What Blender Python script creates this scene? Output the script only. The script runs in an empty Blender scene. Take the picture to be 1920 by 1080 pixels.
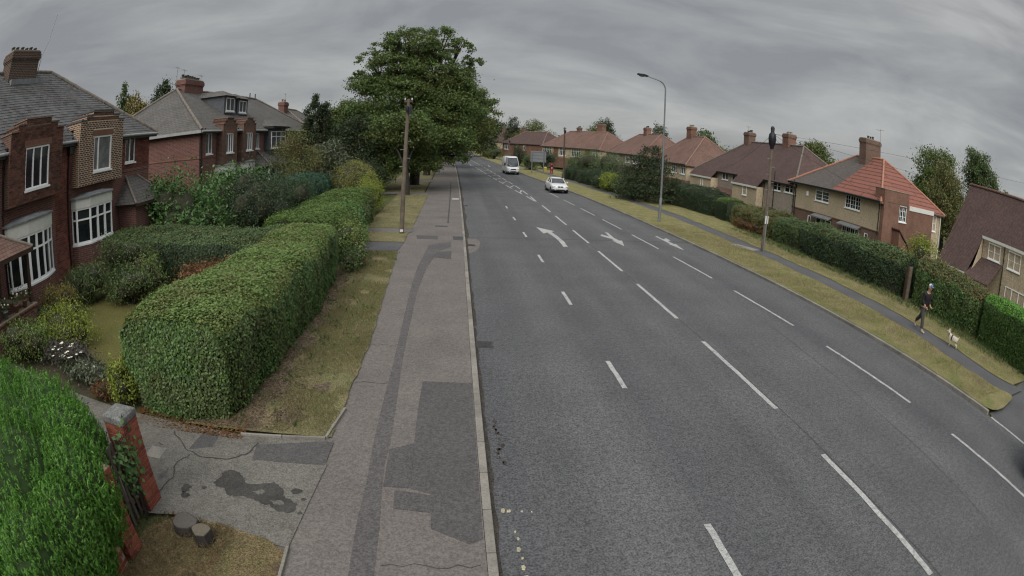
import bpy, bmesh, math, random
import numpy as np
from mathutils import Vector, Matrix
R = math.radians
random.seed(7)
scene = bpy.context.scene
COL = scene.collection

# ---------------------------------------------------------------- camera (a wide CCTV lens with barrel distortion)
cam = bpy.data.cameras.new("cctv_camera")
camo = bpy.data.objects.new("cctv_camera", cam)
COL.objects.link(camo)
scene.camera = camo
scene.render.engine = 'CYCLES'
cam.type = 'PANO'
cam.sensor_fit = 'HORIZONTAL'
cam.sensor_width = 36.0
cam.clip_start = 0.05
cam.clip_end = 5000
_pc = cam if hasattr(cam, 'fisheye_polynomial_k0') else cam.cycles
(cam if hasattr(cam, 'panorama_type') else cam.cycles).panorama_type = 'FISHEYE_LENS_POLYNOMIAL'
_pc.fisheye_fov = R(170)
_pc.fisheye_polynomial_k0 = 0.0
_pc.fisheye_polynomial_k1 = -0.050846373
_pc.fisheye_polynomial_k2 = -0.00013777362
_pc.fisheye_polynomial_k3 = 3.0103987e-05
_pc.fisheye_polynomial_k4 = -2.2919826e-06
RIGHT = Vector((0.99471302, -0.09323334, 0.04305284))
DOWN = Vector((0.01726497, -0.26144182, -0.96506482))
FWD = Vector((0.10123202, 0.96070585, -0.25844991))
camo.matrix_world = Matrix(((RIGHT.x, -DOWN.x, -FWD.x, 0), (RIGHT.y, -DOWN.y, -FWD.y, 0),
                            (RIGHT.z, -DOWN.z, -FWD.z, 4.823), (0, 0, 0, 1)))

# ---------------------------------------------------------------- overcast daylight
SUN_EL, SUN_AZ = R(43), R(195)
world = bpy.data.worlds.new("World")
scene.world = world
world.use_nodes = True
wn, wl = world.node_tree.nodes, world.node_tree.links
wn.clear()
def wnode(t, **k):
    n = wn.new(t)
    for a, b in k.items():
        setattr(n, a, b)
    return n
wout = wnode('ShaderNodeOutputWorld'); wbg = wnode('ShaderNodeBackground')
sky = wnode('ShaderNodeTexSky', sky_type='NISHITA', sun_disc=False)
sky.sun_elevation = SUN_EL; sky.sun_rotation = SUN_AZ
tc = wnode('ShaderNodeTexCoord'); sep = wnode('ShaderNodeSeparateXYZ')
wl.new(tc.outputs['Generated'], sep.inputs[0])
def wmath(op, a, b=None, clamp=False):
    n = wnode('ShaderNodeMath', operation=op, use_clamp=clamp)
    for i, v in enumerate((a, b)):
        if v is None: continue
        if isinstance(v, (int, float)): n.inputs[i].default_value = v
        else: wl.new(v, n.inputs[i])
    return n.outputs[0]
zc = wmath('MAXIMUM', sep.outputs[2], 0.0)
den = wmath('ADD', zc, 0.20)
comb = wnode('ShaderNodeCombineXYZ')
wl.new(sep.outputs[0], comb.inputs[0]); wl.new(sep.outputs[1], comb.inputs[1]); wl.new(wmath('MULTIPLY', wmath('POWER', zc, 0.8), 3.4), comb.inputs[2])
mp = wnode('ShaderNodeMapping'); mp.inputs['Rotation'].default_value = (R(7), R(-6), R(-18))
mp.inputs['Location'].default_value = (7.7, 3.2, 1.1)
wl.new(comb.outputs[0], mp.inputs[0])
def wnoise(scale, detail, rough, dist=0.0):
    n = wnode('ShaderNodeTexNoise'); n.inputs['Scale'].default_value = scale; n.inputs['Detail'].default_value = detail
    n.inputs['Roughness'].default_value = rough; n.inputs['Distortion'].default_value = dist
    wl.new(mp.outputs[0], n.inputs['Vector']); return n.outputs['Fac']
n1 = wnoise(1.9, 6, 0.55, 0.6); n2 = wnoise(6.0, 5, 0.55, 0.3)
cl = wmath('ADD', wmath('MULTIPLY', n1, 0.84), wmath('MULTIPLY', n2, 0.16))
ramp = wnode('ShaderNodeValToRGB')
ramp.color_ramp.elements[0].position = 0.39; ramp.color_ramp.elements[0].color = (0.150, 0.155, 0.162, 1)
ramp.color_ramp.elements[1].position = 0.62; ramp.color_ramp.elements[1].color = (0.250, 0.254, 0.252, 1)
_e = ramp.color_ramp.elements.new(0.51); _e.color = (0.196, 0.200, 0.202, 1)
wl.new(cl, ramp.inputs[0])
# an overcast sky is brighter overhead than low down
el = wmath('MULTIPLY', wmath('SUBTRACT', zc, 0.40, True), 4.0)
lift = wmath('ADD', el, 1.0)
scl = wnode('ShaderNodeVectorMath', operation='SCALE')
wl.new(ramp.outputs[0], scl.inputs[0]); wl.new(wmath('MULTIPLY', lift, 10.0), scl.inputs['Scale'])
mixw = wnode('ShaderNodeMix', data_type='RGBA'); mixw.inputs[0].default_value = 0.97
wl.new(sky.outputs[0], mixw.inputs[6]); wl.new(scl.outputs[0], mixw.inputs[7])
wl.new(mixw.outputs[2], wbg.inputs[0]); wbg.inputs[1].default_value = 0.1
wl.new(wbg.outputs[0], wout.inputs[0])

sun = bpy.data.lights.new("sun", 'SUN'); sun.energy = 1.5; sun.angle = R(50); sun.color = (1.0, 0.97, 0.92)
suno = bpy.data.objects.new("sun", sun); COL.objects.link(suno)
_sd = Vector((math.sin(SUN_AZ) * math.cos(SUN_EL), math.cos(SUN_AZ) * math.cos(SUN_EL), math.sin(SUN_EL)))
suno.rotation_euler = _sd.to_track_quat('Z', 'Y').to_euler(); suno.location = (0, 0, 40)

vs = scene.view_settings
vs.view_transform = 'Standard'; vs.look = 'None'; vs.gamma = 1.0; vs.use_curve_mapping = False; vs.exposure = 0.80
cy = scene.cycles
cy.use_denoising = True; cy.max_bounces = 5; cy.diffuse_bounces = 3; cy.glossy_bounces = 2; cy.transmission_bounces = 2
cy.use_adaptive_sampling = True; cy.adaptive_threshold = 0.015
cy.filter_width = 1.2

# ---------------------------------------------------------------- helpers
def prop(o, label=None, cat=None, group=None, kind=None):
    if label: o['label'] = label
    if cat: o['category'] = cat
    if group: o['group'] = group
    if kind: o['kind'] = kind
    return o
def thing(name, label, cat, loc=(0, 0, 0), rz=0.0, group=None):
    o = bpy.data.objects.new(name, None); COL.objects.link(o)
    o.empty_display_size = 0.3
    o.location = loc; o.rotation_euler = (0, 0, rz)
    return prop(o, label, cat, group)
def link(name, me, parent=None, kind=None):
    o = bpy.data.objects.new(name, me); COL.objects.link(o)
    if parent is not None: o.parent = parent
    if kind: o['kind'] = kind
    return o
def roughen(pts, amt, it=3, seed=1):
    """breaks a drawn outline up, as worn edges are"""
    r = random.Random(seed); P = [Vector(p) for p in pts]
    for k in range(it):
        Q = []
        for a, b in zip(P, P[1:] + P[:1]):
            d = b - a; n = Vector((-d.y, d.x)); Q += [a, (a + b) / 2 + n * r.uniform(-amt, amt)]
        P = Q
    return [tuple(p) for p in P]
class MB:
    """collects shapes, then links them as one mesh object"""
    def __init__(s): s.v = []; s.f = []; s.sm = []; s.mi = []
    def add(s, vs, fs, smooth=False, mi=0):
        b = len(s.v); s.v += [tuple(p) for p in vs]
        for f in fs: s.f.append(tuple(i + b for i in f)); s.sm.append(smooth); s.mi.append(mi)
    def box(s, c, d, rz=0.0, M=None, mi=0):
        x, y, z = d[0] / 2, d[1] / 2, d[2] / 2
        ps = [Vector((a, b, e)) for e in (-z, z) for b in (-y, y) for a in (-x, x)]
        Mx = Matrix.Translation(c) @ (M.to_4x4() if M else Matrix.Rotation(rz, 4, 'Z'))
        s.add([Mx @ p for p in ps], [(0, 2, 3, 1), (4, 5, 7, 6), (0, 1, 5, 4), (2, 6, 7, 3), (0, 4, 6, 2), (1, 3, 7, 5)], mi=mi)
        return s
    def bb(s, x0, x1, y0, y1, z0, z1, mi=0):
        return s.box(((x0 + x1) / 2, (y0 + y1) / 2, (z0 + z1) / 2), (abs(x1 - x0), abs(y1 - y0), abs(z1 - z0)), mi=mi)
    def poly(s, ps, mi=0): s.add(ps, [tuple(range(len(ps)))], mi=mi); return s
    def prism(s, pts, z0, z1, mi=0):
        n = len(pts)
        s.add([(x, y, z0) for x, y in pts] + [(x, y, z1) for x, y in pts],
              [tuple(range(n - 1, -1, -1)), tuple(range(n, 2 * n))] + [(i, (i + 1) % n, n + (i + 1) % n, n + i) for i in range(n)], mi=mi)
        return s
    def tube(s, path, rad, n=8, cap=True, smooth=True, mi=0):
        path = [Vector(p) for p in path]
        if isinstance(rad, (int, float)): rad = [rad] * len(path)
        vs = []; prev = None
        for i, p in enumerate(path):
            t = (path[min(i + 1, len(path) - 1)] - path[max(i - 1, 0)])
            t = t.normalized() if t.length > 1e-9 else Vector((0, 0, 1))
            if prev is None:
                a = t.orthogonal().normalized()
            else:
                a = (prev - t * prev.dot(t)); a = a.normalized() if a.length > 1e-6 else t.orthogonal().normalized()
            prev = a; b = t.cross(a)
            for k in range(n):
                w = 2 * math.pi * k / n
                vs.append(p + (a * math.cos(w) + b * math.sin(w)) * rad[i])
        fs = []
        for i in range(len(path) - 1):
            for k in range(n):
                k2 = (k + 1) % n
                fs.append((i * n + k, i * n + k2, (i + 1) * n + k2, (i + 1) * n + k))
        s.add(vs, fs, smooth, mi)
        if cap:
            s.add(vs[:n], [tuple(range(n - 1, -1, -1))], mi=mi); s.add(vs[-n:], [tuple(range(n))], mi=mi)
        return s
    def lathe(s, prof, c=(0, 0, 0), n=16, M=None, smooth=True, mi=0):
        vs = []
        for r, z in prof:
            for k in range(n):
                w = 2 * math.pi * k / n; p = Vector((r * math.cos(w), r * math.sin(w), z))
                if M: p = M @ p
                vs.append(p + Vector(c))
        fs = [(i * n + k, i * n + (k + 1) % n, (i + 1) * n + (k + 1) % n, (i + 1) * n + k) for i in range(len(prof) - 1) for k in range(n)]
        s.add(vs, fs, smooth, mi); return s
    def ell(s, c, r, n=14, m=9):
        prof = [(max(math.sin(math.pi * i / m), 1e-4), -math.cos(math.pi * i / m)) for i in range(m + 1)]
        b = len(s.v); s.lathe(prof, n=n)
        for i in range(b, len(s.v)):
            x, y, z = s.v[i]; s.v[i] = (c[0] + x * r[0], c[1] + y * r[1], c[2] + z * r[2])
        return s
    def mesh(s, name, mat):
        me = bpy.data.meshes.new(name)
        me.from_pydata(s.v, [], s.f)
        me.polygons.foreach_set('use_smooth', s.sm)
        mats = mat if isinstance(mat, (list, tuple)) else [mat]
        for m in mats: me.materials.append(m)
        if any(s.mi): me.polygons.foreach_set('material_index', s.mi)
        me.update(); return me
    def build(s, name, mat, parent=None, kind=None, world=False, bevel=0.0, fix=True):
        if world and parent is not None:
            L = parent.location; s.v = [(x - L.x, y - L.y, z - L.z) for x, y, z in s.v]
        me = s.mesh(name, mat)
        if fix or bevel:
            bm = bmesh.new(); bm.from_mesh(me)
            if fix: bmesh.ops.recalc_face_normals(bm, faces=bm.faces)
            if bevel:
                bmesh.ops.remove_doubles(bm, verts=bm.verts, dist=1e-5)
                bmesh.ops.bevel(bm, geom=list(bm.edges), offset=bevel, segments=2, affect='EDGES', profile=0.5, clamp_overlap=True)
            bm.to_mesh(me); bm.free()
        return link(name, me, parent, kind)

# ---------------------------------------------------------------- materials
MATS = {}
class NT:
    def __init__(s, name):
        s.m = bpy.data.materials.new(name); s.m.use_nodes = True
        s.n = s.m.node_tree.nodes; s.l = s.m.node_tree.links; s.n.clear()
        s.out = s.n.new('ShaderNodeOutputMaterial'); s.b = s.n.new('ShaderNodeBsdfPrincipled')
        s.l.new(s.b.outputs[0], s.out.inputs[0]); s.geo = s.n.new('ShaderNodeNewGeometry')
        s.pos = s.geo.outputs['Position']; MATS[name] = s.m
    def new(s, t, **k):
        n = s.n.new(t)
        for a, b in k.items(): setattr(n, a, b)
        return n
    def noise(s, scale, detail=4, rough=.55, vec=None, dist=0.0):
        n = s.new('ShaderNodeTexNoise'); n.inputs['Scale'].default_value = scale; n.inputs['Detail'].default_value = detail
        n.inputs['Roughness'].default_value = rough; n.inputs['Distortion'].default_value = dist
        s.l.new(vec if vec is not None else s.pos, n.inputs['Vector']); return n.outputs['Fac']
    def ramp(s, fac, stops):
        r = s.new('ShaderNodeValToRGB'); e = r.color_ramp.elements
        while len(e) < len(stops): e.new(0.5)
        for i, (p, c) in enumerate(stops):
            e[i].position = p; e[i].color = (*c, 1) if not isinstance(c, (int, float)) else (c, c, c, 1)
        s.l.new(fac, r.inputs[0]); return r.outputs[0]
    def mix(s, f, a, b, mode='MIX'):
        n = s.new('ShaderNodeMix', data_type='RGBA', blend_type=mode)
        for k, v in (('Factor', f), ('A', a), ('B', b)):
            i = n.inputs[k] if k != 'Factor' else n.inputs[0]
            if k == 'A': i = n.inputs[6]
            if k == 'B': i = n.inputs[7]
            if isinstance(v, (int, float)): i.default_value = v if k == 'Factor' else (v, v, v, 1)
            elif isinstance(v, tuple): i.default_value = (*v, 1)
            else: s.l.new(v, i)
        return n.outputs[2]
    def math(s, op, a, b=0.0, clamp=False):
        n = s.new('ShaderNodeMath', operation=op, use_clamp=clamp)
        for i, v in enumerate((a, b)):
            if isinstance(v, (int, float)): n.inputs[i].default_value = v
            else: s.l.new(v, n.inputs[i])
        return n.outputs[0]
    def bump(s, h, strength=.3, dist=.02):
        n = s.new('ShaderNodeBump'); n.inputs['Strength'].default_value = strength; n.inputs['Distance'].default_value = dist
        s.l.new(h, n.inputs['Height']); s.l.new(n.outputs[0], s.b.inputs['Normal'])
    def col(s, c):
        if isinstance(c, tuple): s.b.inputs['Base Color'].default_value = (*c, 1)
        else: s.l.new(c, s.b.inputs['Base Color'])
        return s
    def rough(s, r, spec=.35, metal=0.0):
        s.b.inputs['Roughness'].default_value = r; s.b.inputs['Specular IOR Level'].default_value = spec; s.b.inputs['Metallic'].default_value = metal
        return s
    def planar(s, vscale=1.0):
        """wall coordinates: along the wall, up the wall"""
        sp = s.new('ShaderNodeSeparateXYZ'); s.l.new(s.pos, sp.inputs[0])
        sn = s.new('ShaderNodeSeparateXYZ'); s.l.new(s.geo.outputs['True Normal'], sn.inputs[0])
        ax = s.math('ABSOLUTE', sn.outputs[0]); ay = s.math('ABSOLUTE', sn.outputs[1])
        k = s.math('GREATER_THAN', ax, ay)
        u = s.math('ADD', s.math('MULTIPLY', sp.outputs[1], k), s.math('MULTIPLY', sp.outputs[0], s.math('SUBTRACT', 1.0, k)))
        c = s.new('ShaderNodeCombineXYZ'); s.l.new(u, c.inputs[0]); s.l.new(s.math('MULTIPLY', sp.outputs[2], vscale), c.inputs[1])
        return c.outputs[0]
def flat(name, c, rough=.6, spec=.35, metal=0.0, var=.12, scale=6.0, bump=0.0):
    t = NT(name); d = tuple(x * (1 - var) for x in c); l = tuple(min(1, x * (1 + var)) for x in c)
    t.col(t.ramp(t.noise(scale, 5, .6), [(.3, d), (.7, l)])).rough(rough, spec, metal)
    if bump: t.bump(t.noise(scale * 6, 3), bump, .01)
    return t.m
def brick_mat(name, c1, c2, c3, mortar, bw=.225, bh=.075, ms=.011, bump=.5, stain=(.55, .5, .46), stainamt=.35):
    t = NT(name); uv = t.planar()
    b = t.new('ShaderNodeTexBrick'); t.l.new(uv, b.inputs['Vector'])
    for k, v in (('Scale', 1.0), ('Mortar Size', ms), ('Mortar Smooth', .15), ('Bias', 0.0), ('Brick Width', bw), ('Row Height', bh)): b.inputs[k].default_value = v
    b.inputs['Color1'].default_value = (*c1, 1); b.inputs['Color2'].default_value = (*c2, 1); b.inputs['Mortar'].default_value = (*mortar, 1)
    f = t.ramp(t.noise(11, 2, .5), [(.5, 0.0), (.68, 1.0)])
    c = t.mix(t.math('MULTIPLY', f, t.math('SUBTRACT', .8, t.math('MULTIPLY', b.outputs['Fac'], .8))), b.outputs['Color'], c3)
    st = t.ramp(t.noise(.7, 5, .65), [(.35, stain), (.62, (1, 1, 1))])
    c = t.mix(stainamt, c, st, 'MULTIPLY')
    t.col(c).rough(.9, .2); t.bump(t.math('SUBTRACT', 1.0, b.outputs['Fac']), bump, .01)
    return t.m
def tile_mat(name, c1, c2, c3, gap, bw=.25, bh=.16, vs=1.7, bump=.8, blotch=(.6, .62, .6), amt=.5, ms=.012):
    t = NT(name); uv = t.planar(vs)
    b = t.new('ShaderNodeTexBrick'); t.l.new(uv, b.inputs['Vector'])
    for k, v in (('Scale', 1.0), ('Mortar Size', ms), ('Mortar Smooth', .3), ('Bias', 0.0), ('Brick Width', bw), ('Row Height', bh)): b.inputs[k].default_value = v
    b.inputs['Color1'].default_value = (*c1, 1); b.inputs['Color2'].default_value = (*c2, 1); b.inputs['Mortar'].default_value = (*gap, 1)
    c = t.mix(t.ramp(t.noise(5, 3, .6), [(.48, 0.0), (.7, .8)]), b.outputs['Color'], c3)
    c = t.mix(amt, c, t.ramp(t.noise(.55, 6, .7), [(.35, blotch), (.6, (1, 1, 1))]), 'MULTIPLY')
    sp = t.new('ShaderNodeSeparateXYZ'); t.l.new(uv, sp.inputs[0])
    saw = t.math('FRACT', t.math('DIVIDE', sp.outputs[1], bh))
    h = t.math('SUBTRACT', t.math('SUBTRACT', 1.0, saw), t.math('MULTIPLY', b.outputs['Fac'], .6))
    t.col(c).rough(.82, .3); t.bump(h, bump, .02)
    return t.m
def leaf_mat(name, dark, mid, light, patch=None, pscale=.9, pamt=.5, rough=.5, gloss=.3):
    t = NT(name)
    c = t.ramp(t.geo.outputs['Random Per Island'], [(0.0, dark), (.55, mid), (1.0, light)])
    if patch is not None:
        c = t.mix(t.math('MULTIPLY', t.ramp(t.noise(pscale, 4, .6), [(.45, 0.0), (.62, 1.0)]), pamt), c, patch)
    t.col(c).rough(rough, gloss)
    tr = t.new('ShaderNodeBsdfTranslucent'); t.l.new(c if not isinstance(c, tuple) else t.b.outputs[0], tr.inputs[0])
    mx = t.new('ShaderNodeMixShader'); mx.inputs[0].default_value = .22
    t.l.new(t.b.outputs[0], mx.inputs[1]); t.l.new(tr.outputs[0], mx.inputs[2]); t.l.new(mx.outputs[0], t.out.inputs[0])
    return t.m
def asphalt(name, c, speck=.5, sscale=55, blotch=.25, bscale=.8, dark=None, bump=.4):
    t = NT(name)
    base = t.ramp(t.noise(bscale, 6, .6), [(.3, tuple(x * (1 - blotch) for x in c)), (.7, tuple(x * (1 + blotch) for x in c))])
    sp = t.noise(sscale, 2, .75)
    s2 = t.noise(sscale * .33, 3, .8)
    k = t.ramp(t.math('ADD', t.math('MULTIPLY', sp, .62), t.math('MULTIPLY', s2, .38)), [(.40, 1 - speck), (.5, 1.0), (.60, 1 + speck)])
    cc = t.mix(1.0, base, k, 'MULTIPLY')
    if dark is not None:
        cc = t.mix(t.ramp(t.noise(1.7, 6, .7), [(.56, 0.0), (.7, .55)]), cc, dark)
    t.col(cc).rough(.9, .25); t.bump(sp, bump, .01)
    return t.m

M = {}
M['road'] = asphalt('asphalt_road', (.094, .095, .098), .46, 30, .12, .5, (.078, .079, .083))
M['foot'] = asphalt('asphalt_footway', (.139, .125, .114), .26, 34, .12, .7, (.112, .104, .094))
M['foot_r'] = asphalt('asphalt_old_path', (.088, .088, .092), .3, 60, .14, .7)
M['patch'] = asphalt('asphalt_new_patch', (.084, .078, .079), .30, 34, .08, .8)
M['strip'] = asphalt('asphalt_trench', (.094, .088, .087), .32, 34, .08, .8)
M['stain'] = asphalt('oil_stain', (.055, .052, .048), .3, 50, .25, 3)
M['drive'] = asphalt('driveway_concrete', (.135, .127, .112), .35, 40, .2, .9, (.085, .08, .068))
M['kerb'] = asphalt('kerb_concrete', (.215, .20, .175), .2, 60, .2, 2.5)
def tint(mat, lo, hi):
    nt = mat.node_tree; b = [n for n in nt.nodes if n.type == 'BSDF_PRINCIPLED'][0]; src = b.inputs['Base Color'].links[0].from_socket
    oi = nt.nodes.new('ShaderNodeObjectInfo'); rp = nt.nodes.new('ShaderNodeValToRGB'); e = rp.color_ramp.elements; e[0].color = (lo, lo, lo, 1); e[1].color = (hi, hi, hi, 1); nt.links.new(oi.outputs['Random'], rp.inputs[0])
    mx = nt.nodes.new('ShaderNodeMix'); mx.data_type = 'RGBA'; mx.blend_type = 'MULTIPLY'; mx.inputs[0].default_value = 1.0; nt.links.new(src, mx.inputs[6]); nt.links.new(rp.outputs[0], mx.inputs[7]); nt.links.new(mx.outputs[2], b.inputs['Base Color'])
tint(M['kerb'], .82, 1.12)
M['kerbjoint'] = flat('kerb_joint', (.05, .048, .044), .9)
M['paint'] = asphalt('road_paint', (.36, .36, .35), .26, 40, .16, 2.0)
def worn(mat, under, lo, hi, scale):
    nt = mat.node_tree; b = [n for n in nt.nodes if n.type == 'BSDF_PRINCIPLED'][0]; src = b.inputs['Base Color'].links[0].from_socket
    geo = [n for n in nt.nodes if n.type == 'NEW_GEOMETRY'][0]
    no = nt.nodes.new('ShaderNodeTexNoise'); no.inputs['Scale'].default_value = scale; no.inputs['Detail'].default_value = 6; no.inputs['Roughness'].default_value = .75; nt.links.new(geo.outputs['Position'], no.inputs['Vector'])
    rp = nt.nodes.new('ShaderNodeValToRGB'); e = rp.color_ramp.elements; e[0].position = lo; e[0].color = (0, 0, 0, 1); e[1].position = hi; e[1].color = (.75, .75, .75, 1); nt.links.new(no.outputs['Fac'], rp.inputs[0])
    mx = nt.nodes.new('ShaderNodeMix'); mx.data_type = 'RGBA'; nt.links.new(rp.outputs[0], mx.inputs[0]); nt.links.new(src, mx.inputs[6]); mx.inputs[7].default_value = (*under, 1); nt.links.new(mx.outputs[2], b.inputs['Base Color'])
worn(M['paint'], (.12, .12, .12), .52, .66, 7.0)
M['ypaint'] = asphalt('yellow_paint', (.34, .31, .21), .3, 40, .3, 3)
M['dirt'] = asphalt('channel_dirt', (.052, .046, .040), .5, 40, .3, 2)
M['scar'] = asphalt('trench_scar', (.062, .063, .065), .3, 50, .2, 2)
def grass_mat(name, a, b, c, soil):
    t = NT(name)
    col = t.ramp(t.noise(1.1, 6, .65), [(.3, a), (.5, b), (.7, c)])
    col = t.mix(1.0, col, t.ramp(t.noise(42, 3, .8), [(.38, .45), (.5, 1.0), (.62, 1.6)]), 'MULTIPLY')
    col = t.mix(t.ramp(t.noise(.8, 6, .75), [(.53, 0.0), (.66, .8)]), col, soil)
    t.col(col).rough(.95, .1); t.bump(t.noise(60, 3, .7), .8, .03); return t.m
M['grass'] = grass_mat('verge_grass', (.225, .178, .108), (.175, .160, .082), (.120, .140, .060), (.095, .072, .052))
M['grass_r'] = grass_mat('dry_verge_grass', (.245, .208, .112), (.192, .178, .078), (.125, .150, .050), (.165, .135, .08))
M['lawn'] = grass_mat('garden_lawn', (.135, .120, .042), (.125, .118, .040), (.105, .110, .036), (.12, .11, .045))
M['soil'] = grass_mat('garden_soil', (.075, .062, .042), (.06, .055, .033), (.05, .06, .025), (.05, .04, .03))
M['field'] = grass_mat('ground_grass', (.10, .10, .045), (.09, .10, .04), (.07, .09, .03), (.08, .07, .04))

# ---------------------------------------------------------------- road layout: x offsets along the road (y runs away from the camera)
YT = [-60, 0, 20, 40, 52, 62, 72, 81, 95, 110, 129, 145, 200, 260, 420]
XRT = [13.9, 13.06, 12.75, 12.25, 11.75, 11.1, 10.45, 9.85, 9.2, 8.55, 7.9, 7.0, 5.3, 2.5, -8.0]
def cy_(y): return -1e-4 * y * y if y > 0 else 0.0
def XL(y): return 0.5 + cy_(y)
def XR(y): return float(np.interp(y, YT, XRT))
YS = [-60, -20, 0, 4, 8, 14, 20, 26, 32, 40, 46, 52, 57, 62, 67, 72, 76, 81, 88, 95, 102, 110, 120, 129, 137, 145, 160, 180, 200, 230, 260, 300, 360, 420]
def ribbon(name, fa, fb, z, mat, y0, y1, parent=None, kind='structure', n=1, step=None):
    ys = sorted(set([y0, y1] + [y for y in YS if y0 < y < y1]))
    if step:
        ys = sorted(set(ys + list(np.arange(y0, y1, step))))
    mb = MB(); vs = []
    for y in ys:
        a, b = fa(y), fb(y)
        for k in range(n + 1): vs.append((a + (b - a) * k / n, y, z(y, a + (b - a) * k / n) if callable(z) else z))
    w = n + 1
    mb.add(vs, [(i * w + k, i * w + k + 1, (i + 1) * w + k + 1, (i + 1) * w + k) for i in range(len(ys) - 1) for k in range(n)])
    return mb.build(name, mat, parent, kind)
# the ground: one sheet to the horizon, rising a little to the left gardens and dropping to the right ones
GX = [-1500, -300, -60, -16, -12, -5.2, -4.0, -1, 0.6, 6, 12.5, 16, 18.2, 20, 23, 27, 60, 300, 1500]
GZ = [.3, .3, .3, .3, .29, .07, .05, .03, -.03, -.03, -.03, .03, .05, 0.0, -.7, -1.05, -1.1, -1.1, -1.1]
def gz(x, y): return float(np.interp(x - cy_(min(y, 420)) + (0 if x < 6 else (12.5 - XR(min(max(y, 0), 420)) + cy_(min(y, 420)))), GX, GZ))
_mb = MB(); _vs = []
_ys = [-300] + YS + [700, 2000]
for y in _ys:
    sh_l = cy_(min(y, 420)); sh_r = XR(min(max(y, 0), 420)) - 12.5
    for x, z in zip(GX, GZ): _vs.append((x + (sh_l if x < 6 else sh_r), y, z))
_w = len(GX)
_mb.add(_vs, [(i * _w + k, i * _w + k + 1, (i + 1) * _w + k + 1, (i + 1) * _w + k) for i in range(len(_ys) - 1) for k in range(_w - 1)])
ground = _mb.build('ground', M['field'], kind='structure')
def wear(mat):
    nt = mat.node_tree; b = [n for n in nt.nodes if n.type == 'BSDF_PRINCIPLED'][0]; src = b.inputs['Base Color'].links[0].from_socket
    geo = [n for n in nt.nodes if n.type == 'NEW_GEOMETRY'][0]
    mp_ = nt.nodes.new('ShaderNodeMapping'); mp_.inputs['Scale'].default_value = (.62, .018, 1); nt.links.new(geo.outputs['Position'], mp_.inputs[0])
    no = nt.nodes.new('ShaderNodeTexNoise'); no.inputs['Scale'].default_value = 1.0; no.inputs['Detail'].default_value = 3; nt.links.new(mp_.outputs[0], no.inputs['Vector'])
    rp = nt.nodes.new('ShaderNodeValToRGB'); e = rp.color_ramp.elements; e[0].position = .36; e[0].color = (.84, .84, .85, 1); e[1].position = .64; e[1].color = (1.13, 1.12, 1.10, 1); nt.links.new(no.outputs['Fac'], rp.inputs[0])
    mx = nt.nodes.new('ShaderNodeMix'); mx.data_type = 'RGBA'; mx.blend_type = 'MULTIPLY'; mx.inputs[0].default_value = 1.0
    nt.links.new(src, mx.inputs[6]); nt.links.new(rp.outputs[0], mx.inputs[7]); nt.links.new(mx.outputs[2], b.inputs['Base Color'])
wear(M['road'])
road = ribbon('road', lambda y: XL(y) - .02, lambda y: XR(y) + .02, 0.0, M['road'], -60, 420, n=2)
VW = lambda y: float(np.interp(y, [7.8, 12.4, 16, 23, 420], [-2.03, -2.0, -2.15, -2.42, -2.42])) + cy_(y)          # verge / footway border, left
VI = lambda y: -4.9 + cy_(y)                                   # inner edge of the left verge
footway = ribbon('footway', lambda y: -2.6 + cy_(y), lambda y: XL(y) - .13, .10, M['foot'], -60, 420)
def patch(name, pts, z, mat, parent, kind=None):
    mb = MB(); mb.poly([(x, y, z(x, y) if callable(z) else z) for x, y in pts]); o = mb.build(name, mat, parent, kind)
    if o.data.polygons[0].normal.z < 0: o.data.flip_normals()
    return o
# patches on the near footway
strip = [(-1.25, 24.78), (-1.44, 20.29), (-1.44, 16.94), (-1.38, 14.04), (-1.33, 11.13), (-1.33, 9.67), (-1.32, 7.85), (-1.28, 6.69), (-1.29, 5.61), (-1.25, 4.0), (-1.25, 1), (-.95, 1), (-0.95, 4.0), (-0.98, 5.64), (-1.04, 6.5), (-1.06, 7.14), (-1.04, 7.79), (-1.08, 9.57), (-1.14, 11.14), (-1.17, 13.21), (-1.2, 16.96), (-1.08, 20.32), (-0.75, 23.37), (-0.24, 24.37), (-0.25, 25.68)]
patch('trench_strip', strip, .104, M['strip'], footway)
patch('asphalt_patch', [(-0.64, 10.23), (0.35, 10.16), (0.35, 8.56), (0.35, 6.76), (0.35, 5.42), (0.18, 5.31), (-0.31, 5.62), (-0.34, 6.41), (-0.62, 6.52), (-0.65, 7.81), (-0.66, 8.93)], .104, M['patch'], footway)
patch('asphalt_patch', [(-1.035, 7.59), (-0.655, 7.80), (-0.625, 6.54), (-1.02, 6.56)], .108, M['patch'], footway)
patch('asphalt_patch', [(-0.85, 6.48), (-0.35, 6.37), (-0.33, 5.97), (-0.83, 6.04)], .1085, M['patch'], footway)
patch('asphalt_patch', [(-2.0, 27.3), (-.9, 27.2), (-.9, 26.2), (-1.9, 26.3)], .104, M['patch'], footway)
patch('asphalt_patch', [(-.2, 27.2), (.34, 27.1), (.33, 26.1), (-.15, 26.2)], .104, M['scar'], footway)
patch('asphalt_patch', [(-0.75, 23.3), (-0.2, 23.42), (-0.2, 21.8), (-1.0, 22.2)], .108, M['patch'], footway)
patch('asphalt_patch', [(-1.2, 30.6), (-.5, 30.5), (-.5, 30.1), (-1.2, 30.2)], .104, M['scar'], footway)
ribbon('asphalt_patch', lambda y: -.45 + cy_(y), lambda y: -.36 + cy_(y), .104, M['scar'], 31.5, 62, footway, None)
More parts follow.
